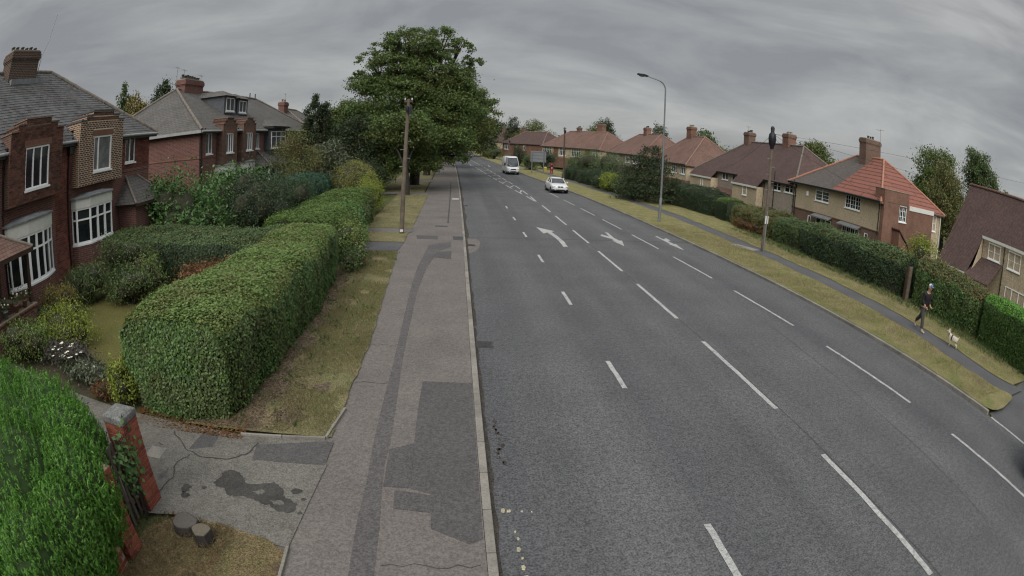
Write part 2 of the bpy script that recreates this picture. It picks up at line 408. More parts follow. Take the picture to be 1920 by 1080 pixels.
for yy, x0, x1 in ((10.1, -2.0, -1.33), (12.2, -2.0, -1.2), (4.9, -.9, .3), (34, -2.3, -.5), (37, -2.3, -.4), (41, -2.3, -.5), (49, -2.6, -.7), (52, -2.6, -.7), (55, -2.6, -.7), (58, -2.6, -.7)):
    pts = []; rr = random.Random(int(yy * 10)); n = 9
    w = .012 if yy < 20 else .10
    top = [(x0 + (x1 - x0) * i / n, yy + rr.uniform(-.05, .05)) for i in range(n + 1)]
    patch('crack', top + [(x, y - w * rr.uniform(.5, 1.4)) for x, y in reversed(top)], .1065, M['scar'] if yy > 20 else M['kerbjoint'], footway)
# kerbs: stones one by one where they show, then one run
def kerb(name, fx, side, yfrom, ynear, yfar, ztop=.1):
    root = bpy.data.objects.new(name, None); COL.objects.link(root); root['kind'] = 'structure'
    w, Ls = .125, .915
    mb = MB(); mb.bb(-w / 2, w / 2, -Ls / 2 + .009, Ls / 2 - .009, -.12, ztop + .006)
    me = None
    y = yfrom
    while y < ynear:
        if me is None:
            o = mb.build('kerb_stone', M['kerb'], root, bevel=.012); me = o.data
        else: o = link('kerb_stone', me, root)
        x = (fx(y) + fx(y + Ls)) / 2; a = math.atan2(fx(y + Ls) - fx(y), Ls)
        o.location = (x + side * w / 2, y + Ls / 2, random.uniform(-.004, .004)); o.rotation_euler = (0, 0, -a)
        y += Ls
    mb = MB(); ys = [y] + [q for q in YS if y < q <= yfar]
    vs = []
    for q in ys:
        a = fx(q); b = a + side * w
        vs += [(a, q, -.1), (a, q, ztop + .006), (b, q, ztop + .006), (b, q, -.1)]
    mb.add(vs, [(i * 4 + k, i * 4 + k + 1, i * 4 + 4 + k + 1, i * 4 + 4 + k) for i in range(len(ys) - 1) for k in range(3)])
    mb.build('kerb_run', M['kerb'], root, kind='stuff')
    return root
kerb('left_kerb', XL, -1, -4, 44, 420)
def XRk(y):
    return XR(y) - (.0 if y > 8.2 else .0)
kerb('right_kerb', XRk, 1, 6.3, 40, 420)
# channel dirt along the left kerb, cracks and scars in the carriageway
rr = random.Random(3)
for y0, y1, wmax in ((3, 14, .10), (14, 27, .12), (27, 60, .25), (60, 110, .3)):
    ys = np.arange(y0, y1 + .01, .4 if y0 < 20 else 1.5)
    top = [(XL(y) + .004, y) for y in ys]; bot = [(XL(y) + wmax * rr.uniform(.45, 1.0), y) for y in ys]
    patch('channel_dirt', top + bot[::-1], .004, M['dirt'], road)
for k in range(26):
    y = rr.uniform(7.2, 8.9); x = .7 + rr.gauss(.04, .04); r = rr.uniform(.012, .04)
    patch('channel_debris', [(x + r * math.cos(a) * rr.uniform(.5, 1.3), y + 1.8 * r * math.sin(a) * rr.uniform(.5, 1.3)) for a in np.linspace(0, 6.28, 7)[:-1]], .005, M['dirt'], road)
for x, y, w, l in ((.66, 6.15, .03, .09), (.74, 6.13, .035, .07), (.92, 6.12, .015, .04), (1.05, 6.1, .012, .03), (.78, 5.66, .02, .07), (.80, 5.52, .025, .06), (.79, 5.3, .03, .10), (.82, 5.12, .02, .06), (.81, 4.95, .03, .09), (.83, 4.74, .035, .13), (.82, 4.5, .03, .12)):
    patch('yellow_marking', [(x - w + rr.uniform(-.02, .02), y - l / 2), (x + w * .4, y - l / 2 + rr.uniform(-.03, .03)), (x + w, y + l * .1), (x + w * .5, y + l / 2), (x - w * .7, y + l * .4)], .006, M['ypaint'], road)
def wob(x0, x1, y, w, seed, z=.004, dy=.0):
    r = random.Random(seed); xs = np.linspace(x0, x1, 24)
    a = [(x, y + dy * (x - x0) / (x1 - x0) + r.uniform(-.04, .04)) for x in xs]
    return a + [(x, yy - w * r.uniform(.6, 1.2)) for x, yy in a[::-1]]
patch('trench_scar', wob(.55, 12.6, 27.45, .13, 5, dy=.75), .0042, M['scar'], road)
patch('reinstatement', [(.55, 27.2), (1.0, 27.1), (1.15, 26.3), (1.05, 24.9), (.85, 24.0), (.62, 23.6), (.55, 23.5)], .0046, M['foot'], road)
patch('crack', wob(.6, .95, 24.2, .05, 8, dy=1.2), .006, M['scar'], road)
def ywob(x, y0, y1, w, seed):
    r = random.Random(seed); ys = np.linspace(y0, y1, 30)
    a = [(x(y) + r.uniform(-.015, .015), y) for y in ys]
    return a + [(xx + w * r.uniform(.3, 1.2), y) for xx, y in a[::-1]]
patch('lane_joint', ywob(lambda y: 6.56, 2, 44, .03, 2), .0043, M['scar'], road)
patch('crack', ywob(lambda y: 8.6 + .06 * y, 3, 16, .02, 4), .0043, M['scar'], road)
# gully grates in the left channel
for gy in (12.6, 25.4, 41.0):
    g_ = thing('gully_grate', {12.6: 'iron gully grate in the channel beside the dark footway patch', 25.4: 'iron gully grate by the pale reinstated corner of the road', 41.0: 'far iron gully grate in the channel past the telegraph pole'}[gy], 'drain grate', (XL(gy) + .24, gy, .005), 0, 'gully grates along the kerb')
    m = MB(); m.bb(-.21, .21, -.22, .22, -.02, .004); m.build('frame', M['scar'], g_)
    for k in range(6): m = MB(); m.bb(-.17, .17, -.18 + k * .066, -.155 + k * .066, .0045, .011); m.build('bar', M['dirt'], g_)
# painted markings, one object each
def mark(name, x0, y0, x1, y1, w, z=.0085):
    d = Vector((x1 - x0, y1 - y0)).normalized(); nrm = Vector((-d.y, d.x)) * w / 2
    r = random.Random(int(x0 * 100 + y0 * 10)); n = max(2, int(math.hypot(x1 - x0, y1 - y0) / .25))
    L = []; Rr = []
    for i in range(n + 1):
        p = Vector((x0 + (x1 - x0) * i / n, y0 + (y1 - y0) * i / n)); j = r.uniform(-.008, .008)
        L.append(tuple(p + nrm * (1 + j / w * 2))); Rr.append(tuple(p - nrm * (1 - j / w * 2)))
    return patch(name, L + Rr[::-1], z, M['paint'], road)
for k in range(1, 7):
    y = 5.55 + 6 * k; mark('lane_dash', 3.47 + .004 * y, y, 3.47 + .004 * (y - 1.5), y - 1.5, .11)
mark('lane_dash', 3.45, 5.46, 3.44, 3.6, .11)
for k in range(7):
    y = 6.75 + 6.02 * k; x = lambda q: 6.40 + .011 * q - .00016 * q * q
    mark('centre_dash', x(y), y, x(y - 4.05), y - 4.05, .12)
for k in range(9):
    y = 6.13 + 5.97 * k; x = lambda q: 10.72 - .0235 * q - .00016 * q * q
    mark('lane_dash', x(y), y, x(y - 4.1), y - 4.1, .10)
# give-way edge line across the side road on the right
mark('edge_line', XR(6.0) + .02, 6.1, XR(0) + .05, -4, .10, .012)
# the tapering median: two broken edges and its hatching
MLx = lambda y: float(np.interp(y, [46, 57, 65, 75, 85, 100, 124, 145, 230], [6.42, 5.62, 5.1, 4.5, 3.9, 3.2, 1.9, .9, -2.6]))
MRx = lambda y: float(np.interp(y, [46, 50, 57, 65, 73, 85, 101, 120, 145, 230], [6.5, 6.52, 6.45, 6.2, 5.85, 5.4, 4.75, 3.9, 2.7, -1.6]))
y = 45.6
while y < 200:
    l = 4.0 if y < 110 else 4.6
    mark('median_dash', MLx(y), y, MLx(y + l), y + l, .14); 
    mark('median_dash', MRx(y), y, MRx(y + l), y + l, .14)
    if MRx(y + 3) - MLx(y + 3) > .35 and y < 120:
        mark('hatch_bar', MLx(y + 1.6) + .1, y + 1.6, MRx(y + 4.2) - .1, y + 4.2, .16)
    y += 6.0
for k in range(8):
    yy = 62 + k * 12; mark('lane_dash', (XL(yy) * .52 + XR(yy) * .48) - 2.6 + .02 * k, yy + 20, (XL(yy) * .52 + XR(yy) * .48) - 2.6, yy + 21.4, .11) if k in (1,) else None
# arrows
def shape(name, pts): return patch(name, pts, .0085, M['paint'], road)
shape('arrow_marking', [(4.56, 31.5), (4.66, 29.3), (4.92, 29.65), (5.06, 28.4), (5.12, 27.2), (5.06, 25.6), (5.28, 25.6), (5.36, 27.0), (5.3, 28.6), (5.18, 29.9), (5.42, 30.2)])
shape('arrow_marking', [(8.30, 26.3), (8.66, 27.9), (8.50, 27.9), (8.42, 28.6), (8.55, 30.4), (8.40, 30.5), (8.26, 29.0), (7.98, 29.7), (7.80, 29.2), (8.18, 28.3), (8.22, 27.85), (8.08, 27.8)])
shape('arrow_marking', [(11.38, 25.8), (11.60, 27.5), (11.47, 27.5), (11.47, 28.4), (11.72, 28.6), (11.70, 29.3), (11.40, 28.9), (11.36, 29.9), (11.22, 29.9), (11.26, 27.5), (11.14, 27.5)])
shape('arrow_marking', [(2.4, 116), (2.65, 112), (2.5, 112), (2.5, 107), (2.3, 107), (2.3, 112), (2.15, 112)])
shape('arrow_marking', [(5.9, 104), (6.15, 108), (6.0, 108), (6.0, 113), (5.8, 113), (5.8, 108), (5.65, 108)])

# ---------------------------------------------------------------- verges, paths, gardens
def ragged(x, a=.07, s=1.0, f=3.1): return x + a * math.sin(f * s) + a * .6 * math.sin(f * 2.7 * s + 1)
verge = ribbon('left_verge', VI, lambda y: ragged(VW(y), .02, y, 4.3), lambda y, x: .128, M['grass'], 7.86, 23.05, step=.25, n=2)
verge2 = ribbon('left_verge', VI, lambda y: ragged(VW(y) + .05, .025, y, 4.3), .128, M['grass'], 25.3, 28.0, step=.25)
verge3 = ribbon('left_verge', VI, lambda y: ragged(-2.3 + cy_(y), .03, y, 4.3), .128, M['grass'], 29.4, 47.6, step=.3)
verge4 = ribbon('left_verge', lambda y: -8.6, lambda y: -2.75 + cy_(y), .128, M['grass'], 50, 62.5)
verge5 = ribbon('left_verge', lambda y: -9.5, lambda y: -2.75 + cy_(y), .128, M['grass'], 66, 120)
M['grass_d'] = grass_mat('dry_corner_grass', (.20, .15, .085), (.150, .118, .062), (.105, .105, .045), (.085, .062, .045))
verge6 = patch('left_verge', [(-4.3, 4.75), (-3.9, 5.2), (-3.2, 5.25), (-2.4, 5.1), (-2.12, 4.9), (-2.05, 3), (-2.0, 0), (-4.3, 0)], .128, M['grass_d'], None, 'structure')
dv = patch('driveway', [(-12, 8.6), (-8.2, 8.1), (-6.6, 7.95), (-3.7, 7.72), (-2.1, 7.75), (-1.95, 7.0), (-2.1, 5.0), (-3.9, 5.25), (-4.4, 5.1), (-7, 5.6), (-12, 5.6)], lambda x, y: max(.118, gz(x, y) + .02), M['drive'], None, 'structure')
patch('asphalt_patch', [(-3.26, 7.44), (-2.22, 7.70), (-1.97, 7.72), (-1.98, 7.01), (-3.19, 6.98)], .122, M['patch'], dv)
patch('asphalt_patch', [(-5.3, 7.45), (-4.92, 7.74), (-4.04, 7.66), (-4.02, 7.21), (-4.66, 6.89)], .122, M['patch'], dv)
patch('asphalt_patch', [(-6.08, 7.5), (-5.38, 7.52), (-4.68, 6.81), (-4.5, 6.1), (-4.9, 5.6), (-6.2, 6.2)], lambda x, y: max(.1225, gz(x, y) + .024), M['strip'], dv)
patch('oil_stain', roughen([(-3.67, 6.19), (-3.58, 6.47), (-3.39, 6.6), (-3.2, 6.48), (-3.02, 6.30), (-2.89, 6.33), (-2.65, 6.42), (-2.5, 6.3), (-2.44, 6.18), (-2.27, 6.01), (-2.18, 5.96), (-2.23, 5.74), (-2.40, 5.73), (-2.48, 5.78), (-2.72, 5.86), (-2.86, 5.96), (-3.05, 5.98), (-3.17, 5.94), (-3.41, 6.11)], .22, 3), .125, M['stain'], dv)
for cx, cy2, r in ((-4.03, 5.93, .12), (-3.98, 5.75, .09), (-3.74, 6.02, .05), (-2.25, 6.25, .10), (-2.12, 6.08, .05), (-2.1, 5.75, .04)):
    patch('oil_stain', roughen([(cx + r * math.cos(a) * rr.uniform(.5, 1.2), cy2 + r * math.sin(a) * rr.uniform(.5, 1.2)) for a in np.linspace(0, 6.28, 9)[:-1]], .25, 2), .1255, M['stain'], dv)
patch('driveway_patch', roughen([(-2.95, 6.12), (-2.8, 6.2), (-2.72, 6.14), (-2.8, 6.06)], .2, 2), .127, M['drive'], dv)
patch('driveway_patch', roughen([(-2.62, 5.97), (-2.45, 6.0), (-2.36, 5.9), (-2.5, 5.87)], .2, 2), .127, M['drive'], dv)
def crackline(pts, w, parent, z):
    L = []; Q = []
    P = [Vector(p) for p in pts]; D = []
    for a, b in zip(P[:-1], P[1:]):
        for i in range(5): D.append(a.lerp(b, i / 5) + Vector((rr.uniform(-.02, .02), rr.uniform(-.02, .02))))
    D.append(P[-1])
    for i, p in enumerate(D):
        t = (D[min(i + 1, len(D) - 1)] - D[max(i - 1, 0)]).normalized(); n = Vector((-t.y, t.x)) * w * rr.uniform(.25, .6)
        L.append(p + n); Q.append(p - n)
    m = MB(); k = len(L); m.add([(p.x, p.y, z) for p in L + Q], [(i, i + 1, k + i + 1, k + i) for i in range(k - 1)]); m.build('crack', M['kerbjoint'], parent)
crackline([(-4.4, 5.3), (-4.45, 5.7), (-4.38, 6.1), (-4.5, 6.5), (-4.35, 6.85)], .03, dv, .126)
crackline([(-5.0, 7.5), (-4.5, 7.0), (-4.1, 6.85), (-3.6, 6.9), (-3.35, 7.1), (-3.25, 7.5)], .03, dv, .126)
crackline([(-5.9, 7.6), (-5.5, 7.35), (-5.2, 7.05), (-5.0, 7.0)], .03, dv, .126)
mb = MB(); mb.bb(-5.2, -4.87, 6.55, 6.9, .121, .129); mb.build('access_cover', M['kerb'], dv)
xing = patch('entrance_path', [(-5.6, 25.2), (-5.6, 23.1), (-4.0, 23.12), (-2.5, 23.3), (-2.42, 25.25)], .121, M['foot_r'], None, 'structure')
patch('entrance_path', [(-6.4, 28.05), (-6.4, 29.35), (-2.3, 29.35), (-2.3, 28.05)], .121, M['foot'], None, 'structure')
patch('entrance_path', [(-9, 47.7), (-9, 49.9), (-2.7, 49.9), (-2.5, 47.7)], .121, M['foot'], None, 'structure')
patch('entrance_path', [(-9.4, 62.6), (-9.4, 65.9), (-2.9, 65.9), (-2.8, 62.6)], .121, M['foot'], None, 'structure')
# white concrete edgings
ed = bpy.data.objects.new('verge_edging', None); COL.objects.link(ed); ed['kind'] = 'structure'
def edging(a, b, n):
    for i in range(n):
        p = Vector(a).lerp(Vector(b), i / n); q = Vector(a).lerp(Vector(b), (i + 1) / n)
        d = q - p
        m_ = MB(); m_.box(((p.x + q.x) / 2, (p.y + q.y) / 2, .1), (d.length - .012, .045, .12), rz=math.atan2(d.y, d.x)); m_.build('edging_stone', M['kerb'], ed, bevel=.006)
edging((-3.65, 7.70), (-2.12, 7.80), 2); edging((-2.12, 7.82), (-1.98, 8.9), 1)
edging((-2.1, 5.0), (-2.02, 2.2), 3); edging((-2.82, 50), (-2.98, 62), 8)
# right side: verge, path, inner verge, side road
RV = lambda d: (lambda y: XR(y) + d)
pb = lambda y: float(np.interp(y, [-20, 5, 6.5, 7.5, 9, 13, 18, 27, 39, 52, 90, 130, 260], [15.7, 15.6, 15.35, 15.05, 14.98, 15.35, 15.5, 15.55, 15.75, 15.3, 13.1, 10.9, 4.9]))
patch('side_road', [(XR(6.05) + .02, 6.0), (13.2, 6.3), (14.0, 6.3), (14.6, 6.5), (15.3, 6.8), (16.6, 6.9), (17.4, 7.1), (18.6, 7.7), (40, 14), (40, -20), (XR(-20), -20)], lambda x, y: .005 if x < 13.5 else max(.02, gz(x, y) + .015), M['foot_r'], None, 'structure')
ribbon('right_verge', RV(.125), lambda y: ragged(pb(y), .05, y, 1.7), lambda y, x: .115, M['grass_r'], 7.4, 420, step=.5, n=2)
_tip = [(XR(7.4) + .125, 7.4), (XR(6.8) + .125, 6.8), (13.12, 6.45), (13.25, 6.25), (13.5, 6.14), (13.9, 6.12), (14.4, 6.2), (14.9, 6.3), (15.25, 6.42), (15.38, 6.6), (15.2, 7.0), (pb(7.4), 7.4)]
patch('right_verge', _tip, .115, M['grass_r'], None, 'structure')
ribbon('right_footpath', lambda y: pb(y) - .12, lambda y: pb(y) + 1.22, .100, M['foot_r'], 6.55, 260)
ribbon('right_inner_verge', lambda y: ragged(pb(y) + 1.12, .05, y, 1.3), lambda y: pb(y) + 5.0, lambda y, x: .118 + (.0 if x < pb(y) + 3 else -.04), M['grass_r'], 7.05, 260, step=.5, n=2)
patch('lawn', [(-11.9, 13.4), (-11.4, 12.6), (-10.2, 11.2), (-9.6, 10.2), (-8.2, 9.6), (-7.0, 9.0), (-6.2, 8.6), (-6.0, 13), (-6.2, 16.6), (-12, 17)], lambda x, y: gz(x, y) + .03, M['lawn'], None, 'structure')
patch('garden_bed', [(-14.6, 22), (-14.6, 6), (-11, 8), (-6.9, 7.97), (-5.8, 8.4), (-5.6, 22)], lambda x, y: gz(x, y) + .014, M['soil'], None, 'structure')

# ---------------------------------------------------------------- house materials
M['brick_l'] = brick_mat('red_brick', (.215, .080, .069), (.148, .056, .053), (.10, .048, .047), (.19, .15, .12), ms=.012)
M['brick_bay'] = brick_mat('brown_brick', (.205, .092, .062), (.105, .050, .038), (.055, .034, .03), (.42, .335, .24), ms=.018)
M['brick_bay2'] = brick_mat('old_brown_brick', (.155, .074, .055), (.10, .05, .042), (.06, .038, .034), (.18, .14, .11), ms=.012)
M['brick_soot'] = brick_mat('sooty_brick', (.095, .055, .043), (.07, .043, .036), (.05, .036, .032), (.17, .14, .115), ms=.013)
M['brick_dk'] = brick_mat('dark_brick', (.17, .088, .066), (.115, .064, .052), (.07, .048, .042), (.24, .19, .15), ms=.013)
M['brick_r'] = brick_mat('orange_brick', (.27, .108, .074), (.18, .070, .052), (.12, .058, .047), (.24, .19, .145), ms=.014, stainamt=.65)
M['soldier'] = brick_mat('soldier_brick', (.25, .10, .072), (.19, .075, .058), (.14, .065, .05), (.2, .16, .12), bw=.075, bh=.225)
M['roughcast'] = asphalt('roughcast_render', (.43, .35, .245), .35, 20, .12, .5, (.33, .265, .185), .7)
M['roughcast_g'] = asphalt('grey_roughcast', (.30, .255, .215), .35, 20, .10, .5, (.25, .21, .175), .7)
M['slate'] = tile_mat('grey_slate', (.112, .116, .116), (.086, .090, .092), (.128, .112, .106), (.04, .042, .044), .28, .20, 1.7, .6, (.68, .72, .68))
M['slate2'] = tile_mat('brown_slate', (.116, .112, .106), (.090, .087, .084), (.128, .108, .090), (.042, .04, .04), .28, .20, 1.7, .6, (.62, .62, .55))
M['tile_red'] = tile_mat('new_red_tile', (.245, .098, .070), (.215, .086, .063), (.23, .10, .076), (.09, .038, .03), 6.0, .46, 1.5, 1.0, (.75, .75, .75), .45, .06)
M['tile_brown'] = tile_mat('brown_clay_tile', (.108, .066, .058), (.082, .052, .047), (.128, .080, .070), (.04, .026, .024), .17, .11, 1.4, .6, (.62, .66, .60))
M['tile_old'] = tile_mat('weathered_red_tile', (.205, .113, .086), (.165, .092, .072), (.18, .128, .105), (.08, .045, .04), .17, .12, 1.5, .6, (.6, .62, .58), .7)
M['tile_dark'] = tile_mat('grey_brown_tile', (.125, .108, .096), (.10, .086, .078), (.135, .12, .105), (.04, .035, .032), .17, .12, 1.5, .6, (.7, .72, .68))
M['ridge'] = flat('ridge_tile', (.155, .135, .115), .85, var=.3, scale=5)
M['ridge_old'] = flat('old_red_ridge', (.23, .145, .12), .85, var=.25, scale=4)
M['ridge_red'] = flat('red_ridge_tile', (.36, .175, .115), .8, var=.15, scale=5)
M['upvc'] = flat('white_window_frame', (.86, .87, .86), .35, .45, var=.03)
M['cream'] = flat('cream_board', (.60, .60, .55), .5, .4, var=.06)
M['fascia'] = flat('white_fascia', (.66, .66, .62), .45, .4, var=.06, scale=2)
M['blackp'] = flat('black_downpipe', (.018, .018, .02), .4, .5)
M['gutter'] = flat('grey_gutter', (.30, .31, .31), .5, .4, var=.15)
M['lead'] = flat('lead_flashing', (.17, .18, .185), .55, .5, var=.25, scale=3)
M['darkwood'] = flat('dark_timber', (.045, .026, .018), .6, .4, var=.3)
M['slatehang'] = flat('slate_cladding', (.075, .080, .090), .6, .4, var=.2, scale=7)
M['greenhang'] = tile_mat('hung_tile', (.085, .092, .088), (.07, .076, .074), (.06, .07, .06), (.03, .03, .03), .16, .10, 1.0, .6)
M['pot'] = flat('clay_pot', (.19, .12, .08), .8, var=.3)
M['potdark'] = flat('sooty_pot', (.07, .062, .055), .85, var=.3)
M['mortarcap'] = flat('stone_cap', (.27, .25, .2), .85, var=.25)
M['steel'] = flat('galvanised_steel', (.24, .25, .26), .5, .5, .3, var=.1)
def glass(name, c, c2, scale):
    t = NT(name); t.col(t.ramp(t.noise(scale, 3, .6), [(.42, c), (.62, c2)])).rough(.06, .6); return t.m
M['glass'] = glass('dark_room_pane', (.008, .009, .014), (.022, .026, .03), .9)  # opaque pane, the unlit room behind is painted into its dark colour
M['glass_c'] = glass('curtained_window_glass', (.11, .125, .125), (.17, .19, .185), 2.2)
M['glass_b'] = glass('blind_window_glass', (.05, .055, .058), (.13, .135, .13), 1.6)

# ---------------------------------------------------------------- house builder (local: x along the front, -y towards the road, z up)
def wallface(mb, O, U, N, u1, v1, ops, depth=.09, u0=0.0, v0=0.0):
    O, U, N = Vector(O), Vector(U), Vector(N); Z = Vector((0, 0, 1))
    us = sorted({u0, u1} | {q for o in ops for q in o[:2] if u0 < q < u1}); vs = sorted({v0, v1} | {q for o in ops for q in o[2:4] if v0 < q < v1})
    P = lambda u, v, d=0.0: O + U * u + Z * v - N * d
    for a, b in zip(us[:-1], us[1:]):
        for c, d in zip(vs[:-1], vs[1:]):
            m = ((a + b) / 2, (c + d) / 2)
            if any(o[0] < m[0] < o[1] and o[2] < m[1] < o[3] for o in ops): continue
            mb.poly([P(a, c), P(b, c), P(b, d), P(a, d)])
    for o in ops:
        a, b, c, d = o[:4]
        for q in (((a, c), (a, d)), ((b, d), (b, c)), ((a, d), (b, d)), ((b, c), (a, c))):
            mb.poly([P(*q[0]), P(*q[0], depth), P(*q[1], depth), P(*q[1])])
def window(par, O, U, N, u0, u1, v0, v1, cols=2, rows=(), grid=(0, 0), glass='glass', depth=.07, fw=.055, sill=True, frame='upvc', colw=None, name='window'):
    """frame with sill as one mesh, every pane its own child"""
    O, U, N = Vector(O), Vector(U).normalized(), Vector(N).normalized(); Z = Vector((0, 0, 1))
    B = Matrix((U, N, Z)).transposed()
    def bar(mb, a, b, c, d, dep, t): 
        p = O + U * (a + b) / 2 + Z * (c + d) / 2 - N * (dep - t / 2)
        mb.box(p, (b - a, t, d - c), M=B)
    mb = MB()
    bar(mb, u0, u1, v1 - fw, v1, depth, .05); bar(mb, u0, u1, v0, v0 + fw * 1.2, depth, .05)
    bar(mb, u0, u0 + fw, v0 + fw * 1.2, v1 - fw, depth, .05); bar(mb, u1 - fw, u1, v0 + fw * 1.2, v1 - fw, depth, .05)
    if sill: bar(mb, u0 - .05, u1 + .05, v0 - .07, v0, depth, depth + .07)
    ed = [u0] + [u0 + (u1 - u0) * (sum(colw[:i]) if colw else i / cols) for i in range(1, cols)] + [u1]
    rs = [v0] + [v0 + (v1 - v0) * r for r in rows] + [v1]
    for e in ed[1:-1]: bar(mb, e - fw * .6, e + fw * .6, v0 + fw * 1.2, v1 - fw, depth, .048)
    for r in rs[1:-1]: bar(mb, u0 + fw, u1 - fw, r - fw * .5, r + fw * .5, depth, .046)
    gx, gy = grid
    for i in range(cols):
        for k in range(1, gx): 
            q = ed[i] + (ed[i + 1] - ed[i]) * k / gx; bar(mb, q - .014, q + .014, v0 + fw, v1 - fw, depth, .02)
    for j in range(len(rs) - 1):
        for k in range(1, gy):
            q = rs[j] + (rs[j + 1] - rs[j]) * k / gy; bar(mb, u0 + fw, u1 - fw, q - .014, q + .014, depth, .022)
    w = mb.build(name, M[frame], par, fix=False)
    for i in range(cols):
        for j in range(len(rs) - 1):
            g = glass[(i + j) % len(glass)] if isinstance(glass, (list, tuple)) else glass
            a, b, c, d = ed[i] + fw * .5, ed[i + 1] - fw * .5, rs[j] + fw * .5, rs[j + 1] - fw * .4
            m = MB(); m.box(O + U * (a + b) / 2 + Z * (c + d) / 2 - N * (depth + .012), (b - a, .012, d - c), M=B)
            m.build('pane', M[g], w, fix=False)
    return w
def hip(par, x0, x1, y0, y1, ze, zr, mat, ov=.35, hl=True, hr=True, ridge='ridge', name='roof', rx=None, ridges=True, mat2=None, split=None, rw=.11, single=False):
    yc = (y0 + y1) / 2; hw = (y1 - y0) / 2
    X0, X1, Y0, Y1 = x0 - ov, x1 + ov, y0 - ov, y1 + ov
    zo = ze - ov * (zr - ze) / (hw)
    r0 = (rx[0] if rx else (x0 + hw if hl else X0), yc, zr); r1 = (rx[1] if rx else (x1 - hw if hr else X1), yc, zr)
    a, b, c, d = (X0, Y0, zo), (X1, Y0, zo), (X1, Y1, zo), (X0, Y1, zo)
    mb = MB()
    if split is not None:                       # two households' tiling meet along a line up the front slope
        q0 = Vector(a).lerp(Vector(b), split[0]); q1 = Vector(r0).lerp(Vector(r1), split[1])
        mb.poly([a, q0, q1, r0], 0); mb.poly([q0, b, r1, q1], 1)
        mb.poly([b, c, r1], 1); mb.poly([c, d, r0, r1], 1)
    else:
        mb.poly([a, b, r1, r0]); mb.poly([b, c, r1]) if hr else None; mb.poly([c, d, r0, r1])
    mb.poly([d, a, r0]) if hl else None
    t = .10
    lo = lambda p: (p[0], p[1], p[2] - t)
    for p, q in ((a, b), (b, c), (c, d), (d, a)): mb.poly([lo(p), lo(q), q, p])
    mb.poly([lo(a), lo(d), lo(c), lo(b)])
    rf = mb.build(name, [M[mat], M[mat2 or mat]], par, fix=False)
    # face normals outward
    bm = bmesh.new(); bm.from_mesh(rf.data); bmesh.ops.recalc_face_normals(bm, faces=bm.faces); bm.to_mesh(rf.data); bm.free()
    if ridges:
        m = MB(); segs = [(r0, r1)]
        if hr: segs += [(b, r1), (c, r1)]
        if hl: segs += [(a, r0), (d, r0)]
        for p, q in segs:
            p, q = Vector(p), Vector(q); n = max(2, int((q - p).length / .45))
            for i in range(n):
                u = p.lerp(q, i / n); v = p.lerp(q, (i + .96) / n)
                if single: m = MB()
                j = Vector((random.uniform(-.006, .006), random.uniform(-.006, .006), random.uniform(-.008, .012))) if single else Vector()
                m.tube([u + Vector((0, 0, .02)) + j, v + Vector((0, 0, .035)) + j], [rw, rw * .92], 7)
                if single: m.build('ridge_tile', M[ridge], rf, fix=False)
        if not single: m.build('ridge_tiles', M[ridge], rf, 'stuff', fix=False)
    return rf, zo
def gutter(par, x0, x1, y, z, mat='gutter', fascia='fascia', fh=.2):
    m = MB(); m.bb(x0, x1, y + .06, y + .085, z - fh, z - .02); m.build('fascia_board', M[fascia], par)
    m = MB(); m.tube([(x0, y, z - .06), (x1, y, z - .06)], .06, 8); m.build('gutter', M[mat], par)
def downpipe(par, x, y, z0, z1, top=None, mat='blackp', r=.04):
    m = MB(); pts = [(x, y, z0), (x, y, z1 - .35)] + ([(top[0], top[1], z1)] if top else [(x, y, z1)])
    m.tube(pts, r, 8)
    for z in np.arange(z0 + .5, z1 - .4, 1.5): m.bb(x - r * 1.5, x + r * 1.5, y - r * 1.2, y + r * 1.4, z, z + .05)
    m.build('downpipe', M[mat], par)
def chimney(par, x, y, w, d, z0, z1, mat, pots=4, potmat='pot', aer=(), flash=True, poth=.30):
    m = MB(); m.bb(x - w / 2, x + w / 2, y - d / 2, y + d / 2, z0, z1 - .42)
    m.bb(x - w / 2 - .03, x + w / 2 + .03, y - d / 2 - .03, y + d / 2 + .03, z1 - .42, z1 - .34); m.bb(x - w / 2 - .07, x + w / 2 + .07, y - d / 2 - .07, y + d / 2 + .07, z1 - .34, z1 - .12)
    m.bb(x - w / 2 - .03, x + w / 2 + .03, y - d / 2 - .03, y + d / 2 + .03, z1 - .12, z1)
    c = m.build('chimney', M[mat], par, fix=False)
    m = MB(); m.prism([(x - w / 2 + .03, y - d / 2 + .03), (x + w / 2 - .03, y - d / 2 + .03), (x + w / 2 - .03, y + d / 2 - .03), (x - w / 2 + .03, y + d / 2 - .03)], z1, z1 + .07); m.build('chimney_cap', M['mortarcap'], c)
    rr2 = random.Random(int(x * 10 + y))
    for i in range(pots):
        px = x - w / 2 + w * (i + .5) / pots; h = poth * rr2.uniform(.8, 1.15)
        m = MB(); m.lathe([(.11, 0), (.12, .05), (.10, .08), (.095, h - .06), (.125, h - .05), (.12, h), (.08, h), (.08, h - .1)], (px, y + rr2.uniform(-.04, .04), z1 + .06), 10)
        m.build('chimney_pot', M[potmat], c)
    for ax, ah in aer:
        m = MB(); m.tube([(ax, y + d * .4, z1 - .6), (ax, y + d * .4, z1 + ah)], .018, 6)
        m.tube([(ax - .55, y + d * .4 - .1, z1 + ah - .1), (ax + .5, y + d * .4 + .1, z1 + ah - .1)], .012, 5)
        for k in range(6):
            q = -.5 + k * .19; m.tube([(ax + q, y + d * .4 - .24 + .03 * k, z1 + ah - .1), (ax + q, y + d * .4 + .24 - .03 * k, z1 + ah - .1)], .007, 4)
        m.build('tv_aerial', M['steel'], c)
    if flash:
        m = MB(); m.bb(x - w / 2 - .02, x + w / 2 + .02, y - d / 2 - .02, y + d / 2 + .02, z0, z0 + .01)
    return c
